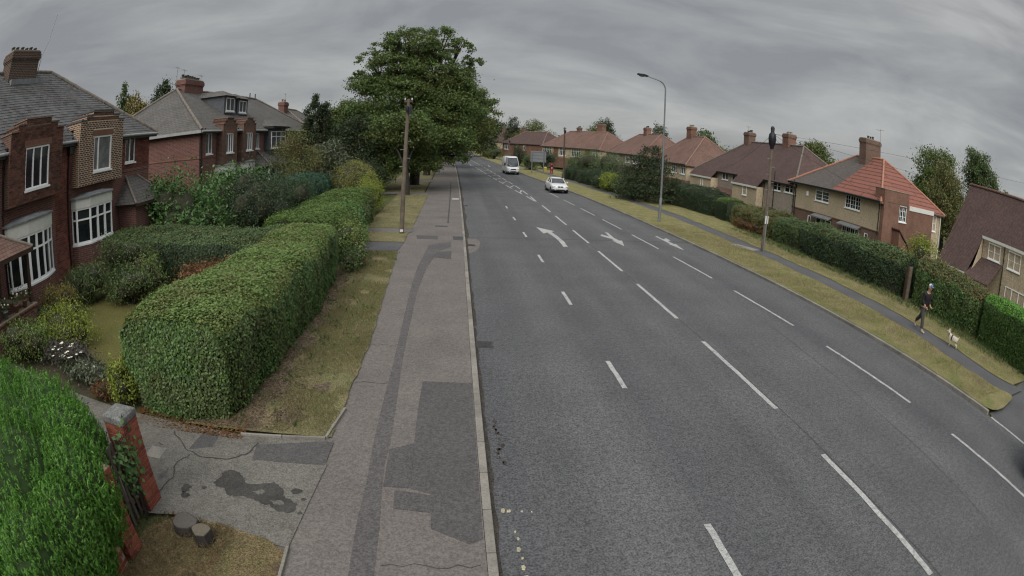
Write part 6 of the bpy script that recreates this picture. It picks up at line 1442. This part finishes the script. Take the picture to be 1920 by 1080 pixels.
def pier(label, x, y, h, cap, w=.44):
    th = thing('brick_gate_pier', label, 'gate pier', (x, y, .08), R(-4)); n = int(h / .075)
    m = MB(); m.bb(-w / 2 + .009, w / 2 - .009, -w / 2 + .009, w / 2 - .009, 0, n * .075); m.build('mortar_core', M['mortar'], th)
    for i in range(n):
        z = .0375 + i * .075; s = (w - .01) / 2; t = .1025; q = w / 2 - t / 2; p = w / 2 - s / 2
        for a in (-1, 1):
            if i % 2 == 0:
                for b in (-1, 1): brick(th, b * p, a * q, z, s, t)
                brick(th, a * q, 0, z, t, round(w - 2 * t - .02, 4))
            else:
                for b in (-1, 1): brick(th, a * q, b * p, z, t, s)
                brick(th, 0, a * q, z, round(w - 2 * t - .02, 4), t)
    if cap:
        m = MB(); c = w / 2 + .012; m.add([(-c, -c, n * .075), (c, -c, n * .075), (c, c, n * .075), (-c, c, n * .075), (-c, -c, n * .075 + .1), (c, -c, n * .075 + .1), (c, c, n * .075 + .1), (-c, c, n * .075 + .1), (-c * .8, -c * .8, n * .075 + .13), (c * .8, -c * .8, n * .075 + .13), (c * .8, c * .8, n * .075 + .13), (-c * .8, c * .8, n * .075 + .13)],
                         [(3, 2, 1, 0), (0, 1, 5, 4), (1, 2, 6, 5), (2, 3, 7, 6), (3, 0, 4, 7), (4, 5, 9, 8), (5, 6, 10, 9), (6, 7, 11, 10), (7, 4, 8, 11), (8, 9, 10, 11)])
        m.build('stone_cap', M['mortarcap_g'], th, bevel=.012)
    return th
M['mortarcap_g'] = asphalt('lichen_stone', (.14, .143, .135), .35, 30, .25, 6, (.10, .11, .09))
pierA = pier('taller brick gate pier with a grey stone cap beside the driveway', -4.56, 5.36, 1.44, True, .40)
pierB = pier('uncapped red brick pier half buried in the bright green conifer', -4.36, 4.16, 1.36, False, .36)
wl_ = thing('garden_wall', 'red brick wall end under the bright conifer', 'wall', (-4.37, 3.40, .08))
m = MB(); m.bb(-.10, .10, -.5, .5, 0, .84); m.build('mortar_core', M['mortar'], wl_)
for i in range(11):
    for k in range(4): brick(wl_, .056, -.39 + .225 * k + (.1125 if i % 2 else 0) * (1 if k < 4 else 0), .0375 + i * .075, .1025, .215)
fence = thing('slatted_gate_panel', 'old dark timber slats standing between the two brick piers', 'fence', (-4.46, 4.77, .08))
M['oldwood'] = flat('grey_old_timber', (.085, .070, .058), .9, var=.35, scale=14)
_sm = None
for k in range(4):
    if _sm is None: m = MB(); m.bb(-.011, .011, -.034, .034, .1, 1.36); o = m.build('slat', M['oldwood'], fence); _sm = o.data
    else: o = link('slat', _sm, fence)
    o.location = (random.uniform(-.01, .01), -.24 + .155 * k, random.uniform(-.05, .03)); o.rotation_euler = (random.uniform(-.03, .03), 0, 0)
for z in (.35, 1.1):
    m = MB(); m.bb(-.04, -.014, -.36, .36, z - .04, z + .04); m.build('rail', M['oldwood'], fence)
iv = thing('ivy', 'ivy trailing over the slats and the capped pier', 'plant', (-4.45, 5.0, .08))
r_ = np.random.default_rng(9); n = 230
P = np.stack([-4.37 + r_.normal(size=n) * .04, 5.05 + r_.normal(size=n) * .14, 1.0 + r_.normal(size=n) * .24], -1); N = np.tile([.9, -.2, .5], (n, 1))
leaves('ivy_leaves', P, N, .075, 'leaf_laurel', iv, 4, .75, .6)
m = MB()
for k in range(6):
    x0 = r_.uniform(-.08, .08); m.tube([(.06, x0, .0), (.07, x0 + .05, .5), (.08, .05 + x0 * .5, 1.0), (.08, .15 - k * .05, 1.35)], .007, 5)
m.build('stems', M['barkd'], iv)
def stump(label, x, y, h, r, tone, lean=0.0, seed=1):
    th = thing('tree_stump', label, 'tree stump', (x, y, .1), 0, 'cut stumps beside the gate'); g = random.Random(seed); n = 14
    rad = [r * g.uniform(.88, 1.1) for _ in range(n)]
    m = MB(); rings = [(1.25, -.08), (1.06, h * .35), (1.0, h * .98), (.94, h)]
    vs_ = [(math.cos(6.283 * k / n) * rad[k] * s + lean * z, math.sin(6.283 * k / n) * rad[k] * s, z) for s, z in rings for k in range(n)]
    m.add(vs_, [(i * n + k, i * n + (k + 1) % n, (i + 1) * n + (k + 1) % n, (i + 1) * n + k) for i in range(3) for k in range(n)]); m.build('bark', M['barkd'], th)
    m = MB(); m.add([(math.cos(6.283 * k / n) * rad[k] * .93 + lean * h, math.sin(6.283 * k / n) * rad[k] * .93, h + .003) for k in range(n)], [tuple(range(n))]); m.build('cut_face', tone, th)
t = NT('fresh_cut_wood'); t.col(t.ramp(t.noise(26, 4, .6, dist=1.5), [(.3, (.10, .085, .065)), (.7, (.16, .14, .11))])).rough(.9, .2)
t2 = NT('grey_cut_wood'); t2.col(t2.ramp(t2.noise(26, 4, .6, dist=1.5), [(.3, (.075, .068, .06)), (.7, (.12, .11, .10))])).rough(.9, .2)
stump('pale topped round stump beside the oil-stained driveway', -3.28, 4.82, .22, .15, t.m, 0, 1)
stump('grey weathered stump beside the pale topped one', -3.62, 4.98, .17, .2, t2.m, -.05, 2)
#stump('thin dark split stump at the back of the stump group', -3.74, 4.74, .30, .10, t2.m, -.1, 3)
M['litter'] = asphalt('leaf_mould', (.105, .080, .054), .6, 24, .35, 3, (.16, .128, .075))
_r = random.Random(4); _yy = np.linspace(7.95, 19, 46)
_a = [(-4.75, q) for q in _yy]; _b = [(-3.28 - .035 * (q - 8) + _r.uniform(-.25, .16), q) for q in _yy]
patch('leaf_litter_strip', _a + _b[::-1], .133, M['litter'], None, 'structure')
for _x, _y, _q in ((-2.95, 8.5, .34), (-2.6, 9.7, .2)):
    patch('bare_soil', roughen([(_x + _q * math.cos(w) * _r.uniform(.6, 1.3), _y + _q * 1.2 * math.sin(w) * _r.uniform(.6, 1.3)) for w in np.linspace(0, 6.28, 14)[:-1]], .3, 3, int(_x * 100)), .1345, M['litter'], None, 'structure')
# dry grass, litter leaves, grass blades
def blades(name, pts, size, mat, seed, label=None, flatn=(0, 0, 0), asp=.10, lean=.5):
    r = np.random.default_rng(seed); n = len(pts); T = np.stack([r.normal(size=n) * lean, r.normal(size=n) * lean, np.ones(n)], -1); N = unit(r.normal(size=(n, 3)) * np.array([1, 1, .1]))
    P = np.array(pts, float); P[:, 2] += size * .4
    o = leaves(name, P, N, size, mat, None, seed, asp, .95, 0, tdir=T * 1.0); 
    if label: o['label'] = label
    return o
def scatter(n, fx0, fx1, y0, y1, z, seed, dens=None):
    r = np.random.default_rng(seed); y = r.uniform(y0, y1, n); a = np.array([fx0(q) for q in y]); b = np.array([fx1(q) for q in y]); x = a + (b - a) * r.uniform(0, 1, n)
    P = np.stack([x, y, np.full(n, z)], -1)
    w = wave(P, .9, seed + 5) * .5 + .5 + wave(P, 3.0, seed + 6) * .3
    return P[w > r.uniform(0, 1, n) * .8]
P = scatter(110000, VI, VW, 7.9, 23, .128, 1)
_w1 = wave(P, 1.6, 91); _w2 = wave(P, 4.0, 92)
P = P[(P[:, 0] > -3.25 - .035 * (P[:, 1] - 8) + _w1 * .28 + _w2 * .15) & (wave(P, .8, 93) + _w2 * .5 < .62 - np.clip(1.6 - (P[:, 1] - 8) * .5, 0, .55))]; blades('verge_grass_blades', P, .075, 'leaf_grassb', 1, 'short dry grass of the left verge')
P = scatter(9000, VI, lambda y: -2.4, 29.5, 47, .128, 2); blades('verge_grass_blades', P, .07, 'leaf_grassb', 2, 'short grass of the left verge past the telegraph pole')
P = scatter(46000, lambda y: XR(y) + .2, lambda y: pb(y), 7, 34, .115, 3); blades('verge_grass_blades', P, .06, 'leaf_dead', 3, 'parched grass of the right verge')
P = scatter(20000, lambda y: pb(y) + 1.2, lambda y: pb(y) + 3.8, 7.5, 34, .11, 4); blades('verge_grass_blades', P, .075, 'leaf_dead', 4, 'parched grass below the right hedges')
P = scatter(5000, lambda y: pb(y) + 2.6, lambda y: pb(y) + 4.0, 7.5, 34, .11, 44); blades('verge_weeds', P, .16, 'leaf_mid', 44, 'green weeds at the foot of the hedges across the road', asp=.22)
P = scatter(1500, lambda y: -4.3, lambda y: -2.3, 8, 23, .128, 61); P = P[np.sin(P[:, 1] * 5 + P[:, 0] * 7) > .35]; blades('verge_weeds', P, .13, 'leaf_mid', 61, 'weed tufts in the pavement verge', asp=.3, lean=1.1)
P = scatter(4200, lambda y: -4.2, lambda y: -2.9, 3.6, 5.2, .128, 6); blades('dry_grass', P, .13, 'leaf_dead', 6, 'straw-dry grass around the stumps', asp=.06, lean=1.3)
P = scatter(2600, lambda y: -4.2, lambda y: -2.1, 2.0, 5.0, .128, 7); blades('dry_grass', P, .06, 'leaf_grassb', 7, 'sparse grass on the near verge corner', asp=.1, lean=.8)
P = scatter(2600, lambda y: -4.3, lambda y: -2.7, 7.9, 11.5, .128, 8); P = P[P[:, 0] < -2.7]; blades('dry_grass', P, .11, 'leaf_dead', 8, 'straw-dry grass at the corner of the big hedge', asp=.07, lean=1.2)
P = scatter(9000, lambda y: -11.5, lambda y: -6.2, 8.8, 16.5, .0, 9); P[:, 2] = [gz(a, b) + .03 for a, b in P[:, :2]]; blades('lawn_blades', P, .05, 'leaf_grassb', 9, 'mown grass of the front garden lawn')
def fallen(n, fx0, fx1, y0, y1, z, seed, mat='leaf_rust', size=.05, label='fallen brown leaves'):
    P = scatter(n, fx0, fx1, y0, y1, z, seed); o = leaves('fallen_leaves', P, np.tile([0, 0, 1.0], (len(P), 1)), size, mat, None, seed, .7, .75); o['label'] = label
fallen(9000, lambda y: -4.45, lambda y: -2.85 - .03 * (y - 8), 7.95, 19, .14, 21, 'leaf_dead', label='fallen brown leaves along the foot of the big hedge')
fallen(1800, lambda y: -6.2, lambda y: -3.6, 7.55, 8.3, .13, 22, label='fallen brown leaves at the driveway end of the big hedge')
fallen(260, lambda y: -2.75, lambda y: -2.2, 8, 23, .135, 23, 'leaf_dead', .035, label='scattered leaves along the verge edge')
fallen(500, lambda y: -4.2, lambda y: -3.0, 4.0, 5.3, .135, 24, label='fallen leaves around the stumps')
fallen(700, lambda y: pb(y) + 2.9, lambda y: pb(y) + 3.8, 7, 30, .125, 25, label='fallen leaves below the right hedges')
# flower pots on the porch wall
for k, (yy, hh, lab) in enumerate(((8.3, .42, 'tallest flower pot of whitish blooms on the porch wall'), (8.9, .36, 'middle flower pot on the porch wall'), (9.5, .38, 'flower pot next to the bow window on the porch wall'), (10.0, .30, 'small flower pot at the end of the porch wall'))):
    th = thing('flower_pot', lab, 'flower pot', (-12.12, yy, 1.365), 0, 'flower pots along the porch wall')
    m = MB(); m.lathe([(0, 0), (.08, 0), (.11, .18), (.125, .18), (.12, .21), (.09, .21), (.085, .15), (0, .15)], n=12); m.build('pot', M['lead'] if k == 1 else M['pot'], th)
    r_ = np.random.default_rng(k); P = np.array(th.location) + np.stack([r_.normal(size=160) * .1, r_.normal(size=160) * .13, .24 + np.abs(r_.normal(size=160)) * hh * .5], -1)
    leaves('plant', P, r_.normal(size=(160, 3)), .06, 'leaf_mid', th, k)
    m = MB()
    for i in range(9): m.ell((r_.normal() * .1, r_.normal() * .13, .3 + abs(r_.normal()) * hh * .5), (.03, .03, .028), 6, 4)
    m.build('blossoms', M['petal_w'] if k != 0 else M['petal_p'], th, 'stuff')
# ---------------------------------------------------------------- vehicles
def paintm(name, c):
    t = NT(name); t.col(c).rough(.28, .5); t.b.inputs['Coat Weight'].default_value = .4; t.b.inputs['Coat Roughness'].default_value = .08; return t.m
M['carwhite'] = paintm('white_car_paint', (.62, .63, .64)); M['cardark'] = paintm('dark_car_paint', (.02, .022, .026)); M['carred'] = paintm('red_car_paint', (.30, .02, .025)); M['carsilver'] = paintm('silver_car_paint', (.32, .33, .34))
M['carglass'] = glass('car_window_glass', (.03, .034, .04), (.055, .06, .066), 1.5)
M['tyre'] = flat('tyre_rubber', (.016, .016, .017), .85); M['rim'] = flat('alloy_rim', (.30, .30, .31), .35, .5, .6); M['hl'] = flat('headlamp', (.55, .57, .60), .12, .6); M['plate'] = flat('number_plate', (.62, .62, .58), .5); M['trim'] = flat('black_trim', (.015, .015, .017), .5); M['tail'] = flat('tail_lamp', (.35, .02, .02), .25)
def loft(m, st, n=None):
    """st: list of rings (same length)"""
    b = [p for ring in st for p in ring]; k = len(st[0])
    m.add(b, [(i * k + j, i * k + (j + 1) % k, (i + 1) * k + (j + 1) % k, (i + 1) * k + j) for i in range(len(st) - 1) for j in range(k)] + [tuple(range(k - 1, -1, -1)), tuple(range((len(st) - 1) * k, len(st) * k))], True)
def subd(o, lv=2):
    s = o.modifiers.new('sub', 'SUBSURF'); s.levels = lv; s.render_levels = lv; return o
def wheel(th, x, y, r, w):
    s = 1 if x > 0 else -1; Mx = Matrix.Rotation(R(90), 3, 'Y')
    m = MB(); m.lathe([(r * .62, -w / 2), (r * .93, -w / 2), (r, -w * .3), (r, w * .3), (r * .93, w / 2), (r * .62, w / 2)], (x, y, r), 22, Mx); wh = m.build('wheel', M['tyre'], th)
    m = MB(); m.lathe([(.0, s * w * .36), (r * .14, s * w * .40), (r * .2, s * w * .30), (r * .58, s * w * .42), (r * .65, s * w * .46)], (x, y, r), 22, Mx)
    m.build('rim', M['rim'], wh)
def vehicle(name, label, cat, paint, loc, rz, prof, gh, W, wheels, wr, van=False, group=None):
    """prof: (y, z bottom, z shoulder, half width), front at +y; gh: greenhouse stations (y, base z, top z, half base, half top)"""
    th = thing(name, label, cat, loc, rz, group); m = MB(); st = []
    for y, zb, zt, w in prof:
        zm = zb + (zt - zb) * .55
        half = [(w * .80, zb), (w * .95, zb + .05), (w, zb + (zt - zb) * .3), (w * 1.0, zm), (w * .97, zt - .05), (w * .86, zt), (w * .45, zt + .035)]
        st.append([(x, y, z) for x, z in half] + [(-x, y, z) for x, z in half[::-1]])
    loft(m, st); subd(m.build('body', M[paint], th))
    m = MB(); st = []
    for y, zb, zt, wb, wt in gh:
        half = [(wb, zb), (wb * .4 + wt * .6, zb + (zt - zb) * .6), (wt, zt - .05), (wt * .8, zt)]
        st.append([(x, y, z) for x, z in half] + [(-x, y, z) for x, z in half[::-1]])
    loft(m, st); subd(m.build('windows', M['carglass'], th), 1)
    m = MB(); st = []
    for y, zb, zt, wb, wt in gh[1:-1]:
        half = [(wt * 1.0, zt - .075), (wt * .98, zt - .02), (wt * .78, zt + .028), (wt * .4, zt + .045)]
        st.append([(x, y, z) for x, z in half] + [(-x, y, z) for x, z in half[::-1]])
    loft(m, st); subd(m.build('roof', M[paint], th), 2)
    for s in (-1, 1):
        for i, j in [(0, 1), (len(gh) - 1, len(gh) - 2)] + [(None, k) for k in range(2, len(gh) - 2)]:
            y1, zb1, zt1, wb1, wt1 = gh[j]
            a = (s * (gh[i][3] + .005), gh[i][0], gh[i][1]) if i is not None else (s * (wb1 + .012), y1 + .03, zb1)
            m = MB(); m.tube([a, (s * (wt1 + .012), y1, zt1 - .05)], .035 if i is not None else .028, 6); m.build('pillar', M[paint], th)
    for x, y in wheels: wheel(th, x, y, wr, .215)
    for x, y in wheels:
        m = MB(); m.lathe([(.0, -.13), (wr * 1.16, -.13), (wr * 1.16, .13), (.0, .13)], (x * .93, y, wr * 1.02), 20, Matrix.Rotation(R(90), 3, 'Y')); m.build('wheel_arch', M['trim'], th)
    return th
def frontparts(th, y, W, zh, zg, zl, grille=((-.26, -.02), (.02, .26)), gh=.12, lights=.34):
    for s in (-1, 1):
        m = MB(); m.ell((s * (W - .2), y - .10, zh), (.20, .12, .075), 12, 8); m.build('headlight', M['hl'], th)
    for a, b in grille:
        m = MB(); m.bb(a, b, y - .06, y + .035, zg - gh / 2, zg + gh / 2); m.build('grille', M['trim'], th, bevel=.02)
    m = MB(); m.bb(-.45, .45, y - .1, y + .012, zl - .06, zl + .06); m.build('bumper_intake', M['trim'], th, bevel=.02)
    for s in (-1, 1):
        m = MB(); m.bb(s * (W - .32), s * (W - .10), y - .22, y - .03, zl - .04, zl + .08); m.build('fog_intake', M['trim'], th, bevel=.02)
    m = MB(); m.bb(-.26, .26, y + .02, y + .045, zl + .09, zl + .20); m.build('number_plate', M['plate'], th)
carprof = [(-2.12, .42, .78, .70), (-2.05, .32, .92, .80), (-1.6, .22, .96, .87), (-.8, .20, .95, .88), (.4, .20, .95, .88), (.95, .20, .93, .88), (1.5, .22, .86, .86), (1.92, .26, .76, .80), (2.10, .34, .64, .70)]
cargh = [(-2.02, .92, .95, .70, .62), (-1.75, .93, 1.33, .74, .54), (-1.1, .94, 1.42, .77, .58), (-.1, .94, 1.45, .78, .59), (.35, .93, 1.40, .78, .57), (1.05, .90, .93, .76, .68)]
wh = [(.78, 1.32), (-.78, 1.32), (.78, -1.25), (-.78, -1.25)]
def car(label, paint, loc, rz, group=None):
    th = vehicle('parked_car' if 'parked' in label else 'car', label, 'car', paint, loc, rz, carprof, cargh, .88, wh, .31)
    frontparts(th, 2.08, .86, .68, .66, .34)
    for s in (-1, 1):
        m = MB(); m.ell((s * .98, .62, 1.0), (.10, .07, .07), 10, 6); m.build('wing_mirror', M[paint], th)
        m = MB(); m.bb(s * .62, s * .80, -2.14, -2.0, .72, .88); m.build('tail_light', M['tail'], th, bevel=.02)
    return th
car('white hatchback driving along the kerbside lane ahead of the van', 'carwhite', (9.95, 55.9, 0), R(181.5))
van = vehicle('van', 'white high-roofed van driving behind the white hatchback', 'van', 'carwhite', (7.9, 84.6, 0), R(183.5),
              [(-2.9, .4, 1.1, .90), (-2.85, .3, 1.25, .97), (-1, .28, 1.25, .99), (1.0, .28, 1.25, .99), (1.75, .28, 1.22, .98), (2.3, .3, 1.12, .95), (2.62, .36, .98, .88), (2.75, .45, .85, .78)],
              [(-2.86, 1.2, 2.45, .93, .80), (-2.8, 1.22, 2.62, .95, .82), (-1, 1.22, 2.68, .97, .84), (.7, 1.22, 2.66, .97, .82), (1.15, 1.2, 2.45, .95, .78), (2.25, 1.12, 1.16, .90, .82)], .98, [(.86, 1.75), (-.86, 1.75), (.86, -1.6), (-.86, -1.6)], .34)
m = MB(); st = []
for y, zb, zt, wb, wt in [(-2.88, 1.15, 2.46, .955, .83), (-2.82, 1.15, 2.63, .965, .85), (-1, 1.15, 2.69, .985, .865), (.45, 1.15, 2.68, .985, .85)]:
    half = [(wb, zb), (wb * .4 + wt * .6, zb + (zt - zb) * .6), (wt, zt - .05), (wt * .8, zt)]
    st.append([(x, y, z) for x, z in half] + [(-x, y, z) for x, z in half[::-1]])
loft(m, st); m.build('cargo_body', M['carwhite'], van)
frontparts(van, 2.73, .92, .92, .82, .48, grille=((-.38, .38),), gh=.16)
for s in (-1, 1):
    m = MB(); m.bb(s * 1.02, s * 1.2, 1.28, 1.40, 1.3, 1.65); m.build('wing_mirror', M['trim'], van, bevel=.03)
car('dark car with lit-looking pale headlamps far off at the road bend', 'cardark', (2.6, 158, 0), R(186))
car('silver car far off beyond the bend', 'carsilver', (-4.6, 205, 0), R(8))
car('dark car by the side road, only its nose showing', 'cardark', (12.15, 1.55, 0), R(180))

# ---------------------------------------------------------------- the man and his dog
def skin(name, pts, edges, mat, par, sub=2, kind=None):
    me = bpy.data.meshes.new(name); me.from_pydata([p[:3] for p in pts], edges, []); me.materials.append(mat); o = link(name, me, par, kind)
    o.modifiers.new('skin', 'SKIN')
    k_ = 1.14 if name in ('jacket', 'trousers') else 1.0
    for i, p in enumerate(pts):
        d = me.skin_vertices[0].data[i]; r = p[3] if isinstance(p[3], tuple) else (p[3], p[3]); d.radius = (r[0] * k_, r[1] * k_); d.use_root = (i == 0)
    s = o.modifiers.new('sub', 'SUBSURF'); s.levels = sub; s.render_levels = sub
    o.modifiers['skin'].use_smooth_shade = True
    return o
chain = lambda a: [(a[i], a[i + 1]) for i in range(len(a) - 1)]
M['skin'] = flat('skin', (.42, .24, .17), .55, .4, var=.06); M['jacket'] = flat('black_jacket', (.016, .014, .016), .85, var=.3, scale=20); M['trousers'] = flat('grey_trousers', (.060, .058, .056), .85, var=.2, scale=20)
M['capblue'] = flat('blue_cap', (.13, .18, .36), .7); M['white'] = flat('white_cloth', (.62, .63, .64), .7, var=.05); M['shoe'] = flat('pale_trainers', (.34, .33, .32), .7, var=.3, scale=20); M['hair'] = flat('grey_hair', (.10, .09, .085), .8)
man = thing('person', 'man in black jacket, grey trousers and blue and white cap, walking a small dog', 'person', (15.98, 12.72, .10), R(172))
mp_ = [(0, -.02, .90, (.145, .10)), (0, .02, 1.08, (.135, .095)), (0, .07, 1.26, (.155, .105)), (0, .11, 1.38, (.12, .085)), (0, .145, 1.46, .055), (0, .175, 1.53, .065), (0, .20, 1.60, .085), (0, .205, 1.68, .07),
       (.09, .02, .86, .085), (.10, .17, .48, .058), (.10, .24, .09, .042), (.10, .40, .045, .036),
       (-.09, -.05, .86, .085), (-.10, -.20, .50, .058), (-.10, -.52, .19, .042), (-.10, -.46, .06, .034),
       (.19, .10, 1.36, .058), (.22, .06, 1.12, .046), (.20, .25, .98, .036), (.19, .31, .955, .03),
       (-.19, .10, 1.36, .058), (-.22, .02, 1.12, .046), (-.20, .17, .96, .036), (-.19, .23, .93, .03)]
skin('body', mp_, chain([0, 1, 2, 3, 4, 5, 6, 7]) + [(0, 8), (0, 12), (3, 16), (3, 20)] + chain([8, 9, 10, 11]) + chain([12, 13, 14, 15]) + chain([16, 17, 18, 19]) + chain([20, 21, 22, 23]), M['skin'], man)
jk = [(0, -.02, .86, (.17, .125)), (0, .02, 1.06, (.165, .125)), (0, .07, 1.26, (.185, .135)), (0, .11, 1.38, (.14, .105)), (0, .14, 1.45, .07), (.19, .10, 1.36, .08), (.225, .06, 1.12, .064), (.205, .23, .99, .052), (-.19, .10, 1.36, .08), (-.225, .02, 1.12, .064), (-.205, .15, .97, .052)]
skin('jacket', jk, chain([0, 1, 2, 3, 4]) + [(3, 5), (3, 8)] + chain([5, 6, 7]) + chain([8, 9, 10]), M['jacket'], man)
tr = [(0, -.02, .92, (.155, .115)), (.09, .02, .82, .105), (.10, .17, .48, .080), (.10, .23, .12, .066), (-.09, -.05, .82, .105), (-.10, -.20, .50, .080), (-.10, -.49, .24, .064)]
skin('trousers', tr, [(0, 1), (1, 2), (2, 3), (0, 4), (4, 5), (5, 6)], M['trousers'], man)
skin('shoe', [(.10, .22, .06, .055), (.10, .33, .045, .05), (.10, .45, .035, .036)], chain([0, 1, 2]), M['shoe'], man, 2)
skin('shoe', [(-.10, -.55, .17, .055), (-.10, -.49, .08, .05), (-.10, -.43, .02, .036)], chain([0, 1, 2]), M['shoe'], man, 2)
def hand(c, fwd, side):
    f = Vector(fwd).normalized(); s = Vector(side).normalized(); d = f.cross(s)
    pts = [(*c, .030), (*(Vector(c) + f * .06), .034)]; ed = [(0, 1)]
    for i, l in enumerate((.058, .068, .064, .05)):
        b = Vector(c) + f * .075 + s * (.027 - .018 * i); k = len(pts)
        pts += [(*b, .0095), (*(b + f * l * .55 - d * .012), .009), (*(b + f * l * .8 - d * .04), .008)]; ed += [(1, k), (k, k + 1), (k + 1, k + 2)]
    b = Vector(c) + f * .03 + s * .035; k = len(pts); pts += [(*b, .011), (*(b + f * .035 + s * .018 - d * .015), .0095)]; ed += [(0, k), (k, k + 1)]
    skin('hand', pts, ed, M['skin'], man, 1)
hand((.185, .33, .95), (0, 1, -.2), (-1, 0, .2)); hand((-.185, .25, .925), (0, 1, -.2), (1, 0, .2))
m = MB(); m.bb(.12, .19, .40, .43, .86, .96); m.build('held_phone', M['black'], man, bevel=.005)
hc = Vector((0, .215, 1.635))
m = MB(); m.ell(hc, (.078, .10, .115), 18, 12); m.ell(hc + Vector((0, .10, -.01)), (.014, .022, .022), 8, 6)
for s in (-1, 1): m.ell(hc + Vector((s * .08, -.01, -.005)), (.012, .022, .032), 8, 6)
m.build('head', M['skin'], man)
for s in (-1, 1):
    m = MB(); m.ell(hc + Vector((s * .03, .088, .018)), (.010, .007, .007), 8, 6); m.build('eye', M['trim'], man)
m = MB(); m.bb(-.022, .022, hc.y + .084, hc.y + .094, hc.z - .058, hc.z - .052); m.build('mouth', M['trim'], man)
m = MB(); m.ell(hc + Vector((0, -.03, -.01)), (.082, .085, .085), 14, 10); m.build('hair', M['hair'], man)
m = MB(); m.ell(hc + Vector((0, -.005, .06)), (.088, .108, .075), 16, 10); cp = m.build('cap', M['white'], man)
m = MB(); m.ell(hc + Vector((0, .06, .065)), (.075, .055, .065), 14, 9); m.build('cap_front', M['capblue'], cp)
m = MB(); m.ell(hc + Vector((0, .145, .035)), (.07, .075, .012), 14, 6); m.build('cap_peak', M['capblue'], cp)
# dog
M['dogfur'] = flat('cream_dog_fur', (.52, .47, .38), .9, var=.15, scale=25, bump=.6); M['harness'] = flat('dark_harness', (.02, .02, .022), .8)
dog = thing('dog', 'small cream white terrier in a dark harness walking ahead of the man', 'dog', (16.22, 10.85, .10), R(8))
dp = [(0, 0, .30, (.085, .09)), (0, .16, .315, (.09, .10)), (0, -.17, .31, (.085, .085)), (0, .26, .40, .06), (0, .31, .47, .068), (0, .40, .455, .035), (0, .45, .44, .022),
      (.06, .17, .22, .036), (.06, .19, .12, .022), (.06, .17, .03, .018), (.06, .20, .012, .016), (-.06, .15, .22, .036), (-.06, .10, .12, .022), (-.06, .13, .03, .018), (-.06, .16, .012, .016),
      (.06, -.18, .24, .046), (.06, -.12, .16, .028), (.06, -.22, .10, .018), (.06, -.19, .015, .016), (-.06, -.20, .24, .046), (-.06, -.17, .16, .028), (-.06, -.28, .10, .018), (-.06, -.27, .015, .016), (0, -.26, .37, .024), (0, -.31, .45, .013)]
skin('body', dp, [(0, 1), (0, 2), (1, 3), (3, 4), (4, 5), (5, 6), (1, 7), (7, 8), (8, 9), (9, 10), (1, 11), (11, 12), (12, 13), (13, 14), (2, 15), (15, 16), (16, 17), (17, 18), (2, 19), (19, 20), (20, 21), (21, 22), (2, 23), (23, 24)], M['dogfur'], dog)
for s in (-1, 1):
    m = MB(); m.ell((s * .055, .29, .52), (.018, .02, .05), 8, 6); m.build('ear', M['dogfur'], dog)
m = MB(); m.ell((0, .475, .445), (.014, .012, .012), 8, 6); m.build('nose', M['trim'], dog)
for s in (-1, 1):
    m = MB(); m.ell((s * .03, .365, .495), (.009, .008, .009), 6, 5); m.build('eye', M['trim'], dog)
m = MB(); Mr = Matrix.Rotation(R(90), 3, 'X'); m.lathe([(.102, -.03), (.106, 0), (.102, .03)], (0, .06, .31), 16, Mr); m.build('harness', M['harness'], dog); m = MB(); m.lathe([(.075, -.02), (.078, 0), (.075, .02)], (0, .235, .385), 16, Mr); m.build('collar', M['harness'], dog)
